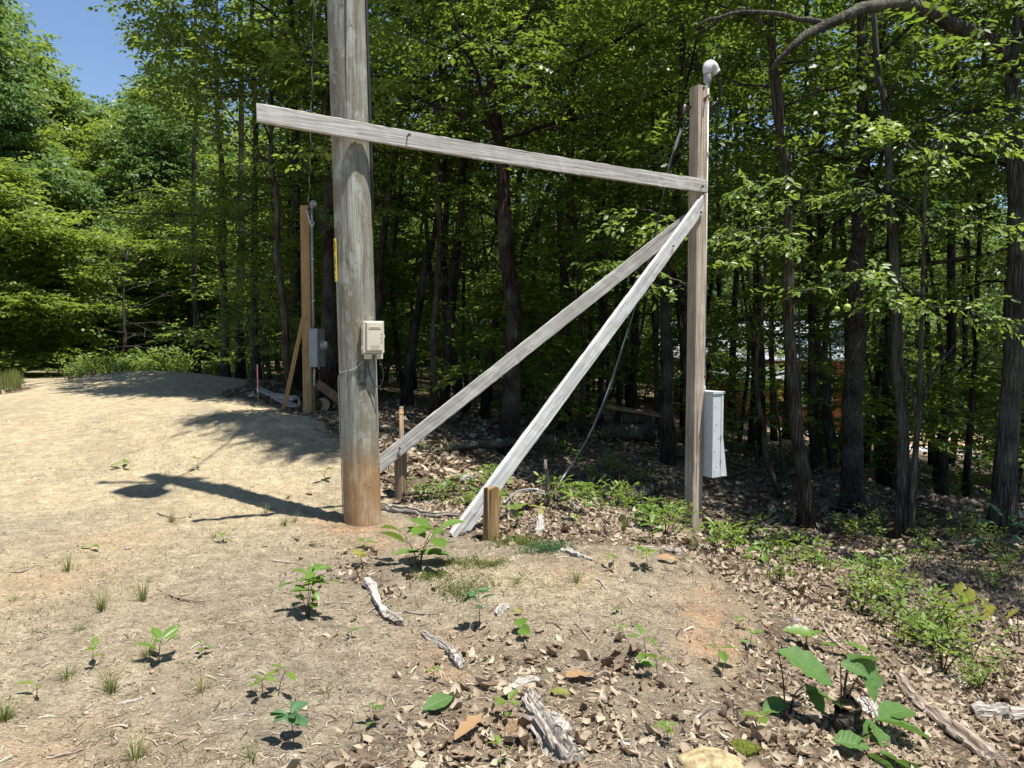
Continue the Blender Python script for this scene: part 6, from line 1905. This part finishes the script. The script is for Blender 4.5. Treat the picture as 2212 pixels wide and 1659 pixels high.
tag(g, 'strip of bright green grass beside the dirt track', 'grass', kind='stuff')

# ------------------------------------------------------------------ dead leaves, straw, chips on the soil (nobody could count them)
def curled(rng):
    n, m = 4, 3
    t = np.linspace(0, 1, n)
    w = 0.26 * np.sin(np.pi * (0.08 + 0.84 * t)) * rng.uniform(0.8, 1.3)
    c = rng.uniform(0.2, 1.6); f = rng.uniform(0.3, 1.5) * rng.choice([-1, 1]); tw_ = rng.normal() * 0.6
    sh = rng.uniform(0.55, 1.1)
    V = []
    for i in range(n):
        for s in (-1, 0, 1):
            y = s * w[i]
            V.append((sh * (t[i] - 0.5) + 0.05 * rng.normal(), y * math.cos(f * 0.5) * (1 + 0.3 * rng.normal()), abs(s) * w[i] * math.sin(f) * 0.8 + c * (t[i] - 0.5) ** 2 * 0.5 + tw_ * y * (t[i] - 0.5) + 0.045 * rng.normal()))
    F = np.array([(i * m + j, i * m + j + 1, (i + 1) * m + j + 1, (i + 1) * m + j) for i in range(n - 1) for j in range(m - 1)])
    return np.array(V), F

def scatter(xs, ys, tmpl, size, rng, tilt=0.35, lift=0.0):
    n = len(xs)
    zs = ground_z(xs, ys)
    which = rng.integers(0, len(tmpl), n)
    rz = rng.uniform(0, 6.28, n); ax = rng.normal(size=n) * tilt; ay = rng.normal(size=n) * tilt
    X = np.stack([np.cos(rz) * np.cos(ay), np.sin(rz) * np.cos(ay), np.sin(ay)], -1)
    U = np.stack([np.sin(ax) * 1.0, rng.normal(size=n) * tilt, np.ones(n)], -1)
    Y = np.cross(U, X); Y /= np.linalg.norm(Y, axis=1, keepdims=True); Zv = np.cross(X, Y)
    Vs, Fs, off = [], [], 0
    for k, (tv, tf) in enumerate(tmpl):
        m = which == k
        c = m.sum()
        if not c: continue
        V = (X[m][:, None] * tv[None, :, 0:1] + Y[m][:, None] * tv[None, :, 1:2] + Zv[m][:, None] * tv[None, :, 2:3]) * size[m][:, None, None]
        V = V + np.stack([xs[m], ys[m], zs[m] + lift + 0.10 * size[m]], -1)[:, None]
        Fs.append((tf[None] + (np.arange(c) * len(tv))[:, None, None] + off).reshape(-1, tf.shape[1])); Vs.append(V.reshape(-1, 3)); off += c * len(tv)
    return np.concatenate(Vs), np.concatenate(Fs)

lrng = np.random.default_rng(901)
def sample(n, y0, y1, power, wfun, pad=0.6):
    out_x, out_y = [], []
    tot = 0
    while tot < n:
        y = y0 + (y1 - y0) * lrng.random(20000) ** power
        x = (lrng.random(20000) * 2 - 1) * (0.71 * y + pad)
        k = lrng.random(20000) < wfun(x, y)
        out_x.append(x[k]); out_y.append(y[k]); tot += k.sum()
    return np.concatenate(out_x)[:n], np.concatenate(out_y)[:n]

CUR = [curled(lrng) for _ in range(24)]
lw = lambda x, y: np.clip(litter_mask(x, y) * 1.25 - 0.12, 0.006, 1) ** 1.4 * (0.35 + 0.65 * (fbm(x * 1.8, y * 1.8, 77, 3) > -0.06))
xs, ys = sample(42000, 2.3, 8.2, 0.95, lw)
Vl, Fl = scatter(xs, ys, CUR, 0.012 + 0.07 * lrng.random(len(xs)) ** 2.8, lrng, 0.34)
o = mkobj('fallen_leaves', np_mesh('fallen_leaves', Vl, Fl), MAT['dead_leaf'])
tag(o, 'brown curled dead leaves strewn over the soil', 'leaves', kind='stuff')
CUR2 = []
for k in range(14):
    tv, tf = curled(lrng)
    tv = tv.copy(); tv[:, 2] = tv[:, 2] * lrng.uniform(1.3, 2.4) + 0.25 * lrng.uniform(-1, 1) * np.abs(tv[:, 1])
    CUR2.append((tv, tf))
xs, ys = sample(1200, 2.3, 7.5, 0.95, lambda x, y: np.clip(litter_mask(x, y) * 1.3 - 0.3, 0.0, 1) * (fbm(x * 2.6, y * 2.6, 177, 3) > 0.0))
Vl, Fl = scatter(xs, ys, CUR2, lrng.uniform(0.055, 0.115, len(xs)), lrng, 0.5)
o = mkobj('curled_leaves', np_mesh('curled_leaves', Vl, Fl), MAT['dead_leaf'])
tag(o, 'larger curled dead leaves drifted on the finer litter', 'leaves', kind='stuff')
xs, ys = sample(9000, 8.2, 20, 1.3, lambda x, y: np.clip(litter_mask(x, y), 0, 1))
Vl, Fl = scatter(xs, ys, CUR[:6], lrng.uniform(0.08, 0.17, len(xs)), lrng, 0.35)
o = mkobj('woodland_litter', np_mesh('woodland_litter', Vl, Fl), MAT['dead_leaf'])
tag(o, 'dead leaves carpeting the shaded woodland floor', 'leaves', kind='stuff')

sl = []
for k in range(8):
    b = lrng.normal() * 0.12; w_ = lrng.uniform(0.02, 0.06)
    sl.append((np.array([(-0.5, -w_, 0), (-0.5, w_, 0.02), (0, b + w_, 0.05), (0, b - w_, 0.03), (0.5, w_, 0.02), (0.5, -w_, 0)]), np.array([(0, 1, 2, 3), (3, 2, 4, 5)])))
xs, ys = sample(56000, 2.3, 11.0, 1.2, lambda x, y: np.clip(1.1 - 0.6 * litter_mask(x, y), 0, 1) * np.clip(0.35 + 0.65 * (x + 2.8) / 2.4 + 1.2 * fbm(x * 1.3, y * 1.3, 88, 3), 0.14, 1))
Vl, Fl = scatter(xs, ys, sl, lrng.uniform(0.012, 0.06, len(xs)) * (0.7 + 0.55 * (lrng.random(len(xs)) > 0.92)), lrng, 0.22, 0.001)
o = mkobj('straw_debris', np_mesh('straw_debris', Vl, Fl), MAT['straw_bits'])
tag(o, 'dry needles and straw bits scattered over the dirt', 'debris', kind='stuff')

# dry stubble standing in the dirt
xs, ys = sample(3000, 2.3, 11.0, 1.1, lambda x, y: np.clip(1 - 1.3 * litter_mask(x, y), 0, 1) * (fbm(x * 1.6, y * 1.6, 99, 3) > 0.03))
stb = [blades(2, 1.0, 0.5, lrng, 0.02) for _ in range(6)]
Vs, Fs, off = [], [], 0
zs = ground_z(xs, ys)
for x, y, z in zip(xs, ys, zs):
    bv_, bf_ = stb[lrng.integers(0, 6)]
    Vs.append(bv_ * lrng.uniform(0.025, 0.085) + (x, y, z)); Fs.append(bf_ + off); off += len(bv_)
o = mkobj('stubble_weeds', np_mesh('stubble_weeds', np.concatenate(Vs), np.concatenate(Fs)), MAT['grass_dry'])
tag(o, 'thin dry stubble standing in the dirt', 'weeds', kind='stuff')

pb = []
for k in range(5):
    V = np.array([(0.5, 0, 0), (0, 0.5, 0), (-0.5, 0, 0), (0, -0.5, 0), (0, 0, 0.4), (0, 0, -0.3)]) * (1 + 0.5 * (lrng.random((6, 1)) - 0.5))
    pb.append((V, np.array([(0, 1, 4), (1, 2, 4), (2, 3, 4), (3, 0, 4), (1, 0, 5), (2, 1, 5), (3, 2, 5), (0, 3, 5)])))
xs, ys = sample(6500, 2.3, 9.0, 1.0, lambda x, y: np.clip(1 - 0.7 * litter_mask(x, y), 0, 1))
Vl, Fl = scatter(xs, ys, pb, lrng.uniform(0.004, 0.016, len(xs)) * (1 + 1.2 * (lrng.random(len(xs)) > 0.97)), lrng, 0.5, -0.001)
o = mkobj('gravel', np_mesh('gravel', Vl, Fl), MAT['chips'])
tag(o, 'small clods and pebbles on the dirt', 'gravel', kind='stuff')

# ------------------------------------------------------------------ sticks, roots and wood lying about
def stick(name, px, r, mat, label, cat='stick', seed=1, lift=0.6, seg=7, rough=0.35, group=None, n=14, rises=None):
    rng = np.random.default_rng(seed)
    pts = np.array([hit(u, v) for u, v in px])
    pts[:, 2] += r[0] * lift
    if rises:
        for i, z in enumerate(rises): pts[i, 2] += z
    root = pts[0].copy()
    pth = smooth_path(pts - root, n)
    pth[1:-1] += rng.normal(size=(n - 2, 3)) * r[0] * 0.25
    rr = np.interp(np.linspace(0, 1, n), np.linspace(0, 1, len(r)), r) * (1 + rough * (rng.random(n) - 0.5))
    x = unit(pth[-1] - pth[0]); B = basis(x)
    if r[0] > 0.011 or max(r) > 0.011: seg = seg * 2
    gv = 1 + rough * 1.3 * (rng.random(seg) - 0.5)
    e = MB().tube(pth @ B, rr, seg, True, rough * 0.35, rng, gv).build(name, MAT[mat])
    place(e, root, B)
    return tag(e, label, cat, group)

stick('weathered_root', [(1150, 1520), (1165, 1560), (1200, 1610), (1240, 1659)], [0.035, 0.045, 0.05, 0.04], 'dead_wood', 'thick weathered grey root running off the lower edge', 'root', 951, 0.5, 10, 0.5, n=22)
stick('pale_root', [(1105, 1500), (1118, 1490), (1140, 1484), (1165, 1478)], [0.022, 0.028, 0.024, 0.010], 'dead_white', 'bleached curved root piece above the thick grey root', 'root', 952, 0.7, 8, 0.4)
stick('bleached_knot', [(1170, 1590), (1195, 1598), (1212, 1585), (1190, 1560)], [0.02, 0.035, 0.03, 0.012], 'dead_white', 'white splintered knot on top of the thick grey root', 'root', 953, 1.6, 8, 0.6)
stick('bleached_root', [(798, 1270), (806, 1292), (820, 1318), (836, 1335)], [0.03, 0.022, 0.012, 0.02], 'dead_white', 'forked white root left of the weed mats', 'root', 954, 0.8, 8, 0.6)
stick('burnt_knot', [(832, 1335), (848, 1342), (862, 1352)], [0.02, 0.032, 0.022], 'dead_wood', 'dark-sided wood knot below the forked white root', 'root', 955, 0.5, 8, 0.6)
stick('grey_root', [(914, 1370), (930, 1385), (956, 1402), (972, 1410)], [0.012, 0.02, 0.022, 0.018], 'dead_wood', 'grey split root in the leaf patch', 'root', 956, 0.6, 7, 0.5)
stick('grey_root', [(972, 1412), (985, 1432), (995, 1452)], [0.022, 0.034, 0.008], 'dead_wood', 'fat silvery root tip pointing at the bright sprout', 'root', 957, 0.6, 8, 0.4)
stick('bark_chip', [(1072, 1332), (1082, 1322), (1095, 1314)], [0.016, 0.022, 0.016], 'dead_white', 'short pale bark chip on the hummock', 'wood chip', 958, 0.5, 6, 0.4)
stick('broken_stump', [(1160, 1163), (1165, 1152), (1168, 1140)], [0.035, 0.04, 0.02], 'dead_white', 'pale broken stump piece behind the weed mat', 'stump', 959, 0.4, 9, 0.4, rises=(0, 0.03, 0.08))
stick('pale_branch', [(1210, 1194), (1230, 1198), (1258, 1207), (1280, 1214)], [0.02, 0.022, 0.014, 0.008], 'dead_white', 'white dead branch on the litter right of the weed mat', 'stick', 960)
stick('pale_branch', [(1358, 1192), (1385, 1187), (1440, 1190), (1475, 1199)], [0.016, 0.018, 0.02, 0.022], 'dead_wood', 'long grey branch lying before the service post', 'stick', 961)
stick('fallen_branch', [(1938, 1470), (1975, 1515), (2040, 1570), (2110, 1625), (2160, 1659)], [0.022, 0.030, 0.036, 0.040, 0.042], 'stick_brown', 'long fallen branch crossing the litter slope', 'branch', 962, 0.8, 10, 0.3, n=26)
stick('fallen_branch', [(1970, 1515), (2000, 1545), (2018, 1562)], [0.02, 0.024, 0.02], 'stick_brown', 'short side branch lying along the long fallen branch', 'branch', 963, 0.8)
stick('fallen_branch', [(2100, 1545), (2150, 1550), (2212, 1556)], [0.035, 0.04, 0.05], 'dead_wood', 'grey rotten branch at the far right of the litter', 'branch', 964, 0.5, 9)
stick('mossy_stick', [(1740, 1320), (1775, 1355), (1800, 1390), (1840, 1420), (1870, 1455)], [0.008, 0.012, 0.014, 0.012, 0.008], 'stick_brown', 'thin mossy stick slanting down the top of the litter slope', 'stick', 965, 1.2)
stick('fallen_log', [(1900, 1258), (1920, 1290), (1940, 1315)], [0.045, 0.05, 0.045], 'stick_brown', 'half-buried log end in the shaded litter', 'log', 966, 0.5, 10)
stick('splinter_bundle', [(1862, 1520), (1880, 1540), (1895, 1560)], [0.02, 0.03, 0.012], 'dead_white', 'bundle of grey splinters by the broad-leaved plants', 'stick', 967, 0.8, 8, 0.8)
stick('pale_log', [(826, 1102), (860, 1106), (900, 1112), (935, 1118), (1010, 1112)], [0.035, 0.04, 0.035, 0.028, 0.012], 'dead_wood', 'bark-stripped pale log lying right of the pole foot', 'log', 969, 0.5, 9)
stick('upright_stick', [(1182, 1092), (1182, 1091), (1178, 1089)], [0.02, 0.018, 0.014], 'stick_brown', 'broken dark stick poking up beside the grey cable', 'stick', 970, 0, 7, rises=(-0.05, 0.20, 0.42))
stick('upright_stick', [(1107, 1110), (1106, 1109), (1104, 1108)], [0.016, 0.015, 0.01], 'stick_brown', 'short peg of wood just right of the brown stub post', 'stick', 971, 0, 7, rises=(-0.05, 0.06, 0.14))
stick('white_strip', [(1328, 1608), (1352, 1610), (1376, 1612)], [0.005, 0.005, 0.005], 'plastic_white', 'thin white plastic strip on the litter', 'litter', 972, 1.0, 4, 0.0)
S_ = [((868, 1323), (905, 1330), (955, 1330), 0.008), ((340, 1276), (390, 1296), (443, 1302), 0.006), ((1240, 1350), (1262, 1368), (1275, 1385), 0.006), ((1287, 1250), (1300, 1262), (1312, 1280), 0.005), ((1285, 1470), (1315, 1460), (1322, 1486), 0.010),
      ((1270, 1520), (1310, 1522), (1340, 1528), 0.013), ((700, 1310), (720, 1305), (760, 1308), 0.007), ((590, 1216), (620, 1220), (650, 1222), 0.008), ((790, 1330), (830, 1300), (860, 1285), 0.005), ((1500, 1560), (1530, 1540), (1560, 1540), 0.009),
      ((1510, 1580), (1545, 1570), (1580, 1576), 0.008), ((100, 1650), (150, 1635), (180, 1630), 0.006), ((250, 1530), (285, 1520), (310, 1515), 0.006), ((640, 1270), (700, 1240), (740, 1225), 0.007), ((905, 1475), (950, 1480), (1000, 1492), 0.005), ((20, 1240), (50, 1238), (80, 1225), 0.006),
      ((1180, 1345), (1200, 1352), (1215, 1366), 0.005), ((980, 1300), (960, 1318), (945, 1330), 0.006), ((1700, 1450), (1720, 1490), (1745, 1520), 0.007), ((2020, 1480), (2070, 1500), (2120, 1530), 0.008), ((340, 1110), (380, 1122), (400, 1118), 0.006), ((480, 1560), (520, 1552), (545, 1550), 0.005)]
TW_ = ['dry twig %s' % w for w in ('between the white root and the weed mats', 'lying right of the spiky grass tuft', 'on the bare hummock near the narrow-leaved sprig', 'short and dark on the hummock crest', 'curved, in the leaf patch right of the tan leaf', 'thick and pale, low in the leaf patch', 'beside the bushy oak seedling', 'on the dirt left of the leafy patch',
    'slanting up towards the weed mats', 'near the flat stone, upper of two', 'near the flat stone, lower of two', 'at the lower edge of the open dirt', 'on the open dirt near the upright tuft', 'long, right of the bushy oak seedling', 'thin, beside the fat silvery root tip', 'at the far side of the orange-tinged dirt',
    'short, above the two rounded leaves', 'slanting below the thin weed mat', 'among the drooping broad leaves', 'above the long fallen branch', 'by the wispy tall grass', 'between the two-leaved oak and the lower edge')]
for k, (a, b, c, r) in enumerate(S_):
    stick('dry_twig', [a, b, c], [r, r * 1.1, r * 0.6], 'stick_brown' if k % 3 else 'dead_wood', TW_[k], 'stick', 1000 + k, 0.8, 5, 0.3, 'twigs on the ground', 9)

# leaves one can pick out
def flat_leaf(u, v, L, mat, kind, label, seed, az, pt=0.1, name='fallen_leaf', lift=0.02):
    rng = np.random.default_rng(seed)
    b = hit(u, v)
    me = leaf_mesh(kind, seed, mat)
    o = mkobj(name, me, None)
    d = unit(np.array([math.cos(az), math.sin(az), pt])); up = unit(np.array([rng.normal() * 0.3, rng.normal() * 0.3 - 0.3, 1]))
    y = unit(np.cross(up, d)); z = np.cross(d, y)
    place(o, (b[0], b[1], b[2] + lift), np.column_stack([d, y, z]) * L)
    return tag(o, label, 'leaf')
flat_leaf(912, 1548, 0.15, 'leaf_dark', 'hickory', 'single fallen green leaf standing on edge among dead leaves', 1101, 0.5, 0.35)
flat_leaf(1222, 1470, 0.16, 'dead_leaf_tan', 'maple', 'large tan curled dead leaf in the middle of the leaf patch', 1102, 0.2)
flat_leaf(1190, 1506, 0.09, 'leaf_yellow', 'ovate', 'yellow dead leaf below the large tan one', 1103, -0.3)
flat_leaf(982, 1612, 0.17, 'dead_leaf_tan', 'oak', 'long tan dead leaf folded upright at the lower edge', 1104, 0.9, 0.3)
flat_leaf(1420, 1212, 0.14, 'dead_leaf_tan', 'ovate', 'rust-brown curled leaf before the service post', 1105, -0.5, 0.1)
flat_leaf(1112, 1333, 0.05, 'leaf_yellow', 'round', 'small round yellow leaf on the hummock', 1106, 0.3)
flat_leaf(675, 1072, 0.12, 'dead_leaf_tan', 'ovate', 'reddish dead leaf on the dirt left of the pole', 1107, 2.5, 0.1)

# stones and moss
def rock(name, u, v, size, mat, label, seed, cat='rock', sink=0.3, at=None):
    rng = np.random.default_rng(seed)
    b = hit(u, v) if at is None else np.array([at[0], at[1], gz(*at)])
    import bmesh
    bm = bmesh.new(); bmesh.ops.create_icosphere(bm, subdivisions=4, radius=0.5)
    for vv in bm.verts:
        c = vv.co
        f = 1 + 0.55 * float(fbm(np.array([c.x * 2.3 + seed]), np.array([c.y * 2.3 + c.z * 1.7]), seed, 3)[0])
        f += 0.12 * float(fbm(np.array([c.x * 14 + seed]), np.array([c.y * 14 + c.z * 11]), seed + 5, 2)[0])
        vv.co = Vector((c.x * size[0] * f, c.y * size[1] * f, c.z * size[2] * f))
    me = bpy.data.meshes.new(name); bm.to_mesh(me); bm.free()
    o = mkobj(name, me, MAT[mat], smooth=True, loc=(b[0], b[1], b[2] + size[2] * (0.5 - sink)))
    return tag(o, label, cat)
rock('stone', 1535, 1668, (0.28, 0.20, 0.10), 'rock_tan', 'flat yellowish stone at the lower edge', 1201)
rock('moss_clump', 1604, 1622, (0.15, 0.10, 0.06), 'moss', 'rounded yellow-green moss clump beside the flat stone', 1202, 'moss', 0.4)
rock('stone', 1000, 1042, (0.24, 0.18, 0.14), 'rock_grey', 'grey stone in the litter behind the stub posts', 1203)
rock('stone', 1900, 1372, (0.10, 0.08, 0.08), 'rock_tan', 'brown stone half hidden under the pale huckleberry', 1204)
rock('stone', 1720, 1345, (0.06, 0.05, 0.04), 'rock_grey', 'small grey stone at the top of the litter slope', 1205)
rock('stone', 276, 1188, (0.05, 0.04, 0.025), 'rock_grey', 'pale pebble on the open dirt', 1206)

# ------------------------------------------------------------------ lumber and log rounds by the new post, rustic log seat in the woods
def plank(a, b, w_, t_, mat, label, seed, cat='board', lift=0.02, name='scrap_board'):
    e, L, B = board(name, a + np.array([0, 0, lift]), b + np.array([0, 0, lift]), w_, t_, np.array([0.1, -0.25, 0.95]), mat, label, cat, seed=seed, sub=10)
    return e
plank(hit(560, 846), hit(634, 884), 0.14, 0.04, 'board_grey', 'weathered scrap board on the ground pointing at the new post', 1301, lift=0.05)
plank(hit(590, 866), hit(640, 874), 0.14, 0.04, 'board_grey', 'second scrap board lying across behind the first', 1302, lift=0.10)
def log_round(p, d, L, r, label, seed, mat='bark_brown', cat='log', name='cut_log'):
    rng = np.random.default_rng(seed)
    d = unit(np.array(d, float)); B = basis(d)
    e = tag(empty(name), label, cat)
    n = 8
    MB().tube(np.c_[np.linspace(0, L, n), 0.01 * rng.normal(size=n), 0.01 * rng.normal(size=n)], r * (1 + 0.06 * rng.normal(size=n)), 14, False, 0.08, rng).build('bark', MAT[mat], e, True)
    for x in (0.0, L):
        MB().tube([(x - 0.004, 0, 0), (x + 0.004, 0, 0)], r * 0.985, 14).build('cut_face', MAT['end_grain'], e)
    place(e, p, B)
    return e
def on(x, y, h=0.0):
    return np.array([x, y, gz(x, y) + h])
p = hit(1829, 1590); log_round(on(p[0], p[1], -0.05), (0.05, 0.02, 1.0), 0.19, 0.055, 'small dark stump among the broad-leaved plants', 1310, 'bark_brown', 'stump', 'old_stump')
p = hit(646, 884); log_round(on(p[0], p[1], 0.07), (1, 0.5, 0), 0.35, 0.10, 'short cut log beside the foot of the new post', 1311)
p = hit(698, 886); log_round(on(p[0], p[1], 0.09), (-0.1, 1, 0), 0.5, 0.11, 'log round with its cut end showing, right of the new post', 1312, 'bark_oak')
p = hit(634, 874); log_round(on(p[0] , p[1] + 0.1, 0.10), (0.8, 0.6, 0.1), 0.3, 0.05, 'small pale log on top of the scrap boards', 1313, 'bark_grey')
q = np.array([2.35, 13.3])
log_round(on(q[0] - 0.75, q[1] - 0.15, 0.13), (1, -0.18, 0), 0.95, 0.16, 'lower log of the rustic seat in the woods', 1321, 'bark_brown')
log_round(on(q[0] - 0.35, q[1] + 0.1, 0.36), (1, -0.3, 0), 0.55, 0.14, 'upper log of the rustic seat in the woods', 1322, 'bark_brown')
board('seat_plank', on(q[0] - 0.65, q[1] + 0.05, 0.56), on(q[0] + 0.55, q[1] - 0.25, 0.52), 0.22, 0.04, np.array([0, -0.1, 1.0]), 'stub_old', 'flat plank laid across the rustic log seat', 'board', seed=1323, sub=8)
log_round(on(-0.9, 10.3, 0.06), (1, 0.35, 0.03), 1.6, 0.07, 'mossy fallen trunk on the shaded floor behind the survey pipe', 1324, 'bark_oak')
log_round(on(1.2, 8.9, 0.08), (0.8, 1, 0.05), 1.5, 0.09, 'dark fallen log leading away behind the brown stub post', 1325, 'bark_oak')
# brush of bare fallen branches in the shade
rng = np.random.default_rng(1330)
for k in range(16):
    x = rng.uniform(2.2, 6.0); y = rng.uniform(9.6, 13.0)
    a = rng.uniform(0, 6.28); L = rng.uniform(0.7, 1.9)
    pts = [np.array([x + math.cos(a) * L * s, y + math.sin(a) * L * s, 0]) for s in (0, 0.4, 0.75, 1)]
    for j, q_ in enumerate(pts): q_[2] = gz(q_[0], q_[1]) + 0.03 + rng.uniform(0, 0.28) * (j > 0)
    mb = MB(); rt = pts[0].copy()
    pth = smooth_path([q_ - rt for q_ in pts], 10); pth[1:] += rng.normal(size=(9, 3)) * 0.02
    mb.tube(pth, np.linspace(0.018, 0.005, 10), 5)
    e = tag(empty('fallen_bough', rt), 'bare fallen bough lying in the shade behind the grey cabinet', 'branch', 'fallen boughs in the shade')
    mb.build('bough', MAT['bark_grey'], e, True)
    for j in (3, 5, 7):
        dd = rng.normal(size=3) * 0.25; dd[2] = abs(dd[2]) * 0.7
        MB().tube([pth[j], pth[j] + dd * 0.6, pth[j] + dd], [0.007, 0.005, 0.003], 4).build('side_twig', MAT['bark_grey'], e)

rank_labels([o for o in COL.objects if o.name.startswith('fallen_bough') and o.type == 'EMPTY'], LS, '{} bare bough fallen in the shade, right of {}')

# ------------------------------------------------------------------ cabin and gravel drive beyond the trees
cx0, cy0 = 10.4, 33.0
cz0 = gz(cx0, cy0) - 0.2
cab_ = tag(empty('cabin', (cx0, cy0, cz0), math.radians(-14)), 'orange-brown timber cabin with pale metal roof glimpsed through the trees', 'house')
Wd, Dp, Hw, Hr = 7.0, 6.0, 2.9, 4.3
MB().add([(-Wd / 2, -Dp / 2, 0), (Wd / 2, -Dp / 2, 0), (Wd / 2, Dp / 2, 0), (-Wd / 2, Dp / 2, 0), (-Wd / 2, -Dp / 2, Hw), (Wd / 2, -Dp / 2, Hw), (Wd / 2, Dp / 2, Hw), (-Wd / 2, Dp / 2, Hw), (-Wd / 2, 0, Hr - 0.1), (Wd / 2, 0, Hr - 0.1)],
         [(0, 1, 5, 4), (1, 2, 6, 9, 5), (2, 3, 7, 6), (3, 0, 4, 8, 7)]).build('wall', MAT['cabin_siding'], cab_)
for k in range(29):
    MB().box((-Wd / 2 + 0.125 + k * 0.242, -Dp / 2 - 0.012, Hw / 2), (0.05, 0.02, Hw - 0.02)).build('batten', MAT['cabin_trim'], cab_)
sl_ = math.atan2(Hr - Hw, Dp / 2)
for s in (-1, 1):
    R = np.array([[1, 0, 0], [0, math.cos(sl_ * s), math.sin(sl_ * s)], [0, -math.sin(sl_ * s), math.cos(sl_ * s)]])
    ln = Dp / 2 / math.cos(sl_) + 0.5
    roof = MB().box((0, s * (Dp / 4 + 0.12), (Hw + Hr) / 2 + 0.02), (Wd + 0.8, ln, 0.06), rot=R).build('roof', MAT['roof_metal'], cab_)
    if s < 0:
        for k in range(19):
            MB().box(np.array((-Wd / 2 - 0.2 + k * 0.4, s * (Dp / 4 + 0.12), (Hw + Hr) / 2 + 0.02)) + R @ np.array((0, 0, 0.05)), (0.04, ln, 0.045), rot=R).build('roof_seam', MAT['roof_metal'], roof)
pr = MB().box((-1.2, -Dp / 2 - 1.1, 2.35), (5.2, 2.4, 0.06), rot=[[1, 0, 0], [0, math.cos(0.2), -math.sin(0.2)], [0, math.sin(0.2), math.cos(0.2)]]).build('porch_roof', MAT['roof_metal'], cab_)
for x in (-3.6, -1.2, 1.2):
    MB().box((x, -Dp / 2 - 2.1, 1.05), (0.14, 0.14, 2.1)).build('porch_post', MAT['cabin_trim'], cab_)
for x, w_, z, h_ in ((-2.6, 0.9, 1.6, 1.1), (2.5, 1.0, 1.6, 1.1)):
    wdw = MB().box((x, -Dp / 2 - 0.03, z), (w_ + 0.16, 0.04, h_ + 0.16)).build('window', MAT['sign_white'], cab_)
    MB().box((x, -Dp / 2 - 0.055, z), (w_, 0.012, h_)).build('pane', MAT['window_glass'], wdw)
dr = MB().box((-0.4, -Dp / 2 - 0.03, 1.02), (0.95, 0.05, 2.04)).build('door', MAT['cabin_trim'], cab_)
MB().tube([(-0.05, -Dp / 2 - 0.06, 1.0), (-0.05, -Dp / 2 - 0.10, 1.0)], 0.035, 8).build('handle', MAT['galvanized'], dr)
# gravel drive
pth = smooth_path([(9.0, 29.5, 0), (13, 27.2, 0), (18, 25.2, 0), (24, 24.0, 0), (36, 24.5, 0)], 40)
tg = np.gradient(pth, axis=0); tg /= np.linalg.norm(tg, axis=1, keepdims=True)
nr = np.c_[-tg[:, 1], tg[:, 0]]
V = []
for i in range(40):
    for s in np.linspace(-1.3, 1.3, 7):
        x, y = pth[i, 0] + nr[i, 0] * s, pth[i, 1] + nr[i, 1] * s
        V.append((x, y, gz(x, y) + 0.03))
F = np.array([(i * 7 + j, i * 7 + j + 1, (i + 1) * 7 + j + 1, (i + 1) * 7 + j) for i in range(39) for j in range(6)])
o = mkobj('gravel_path', np_mesh('gravel_path', np.array(V), F), MAT['gravel_grey'])
tag(o, 'pale gravel drive in the clearing beyond the trees', kind='structure')
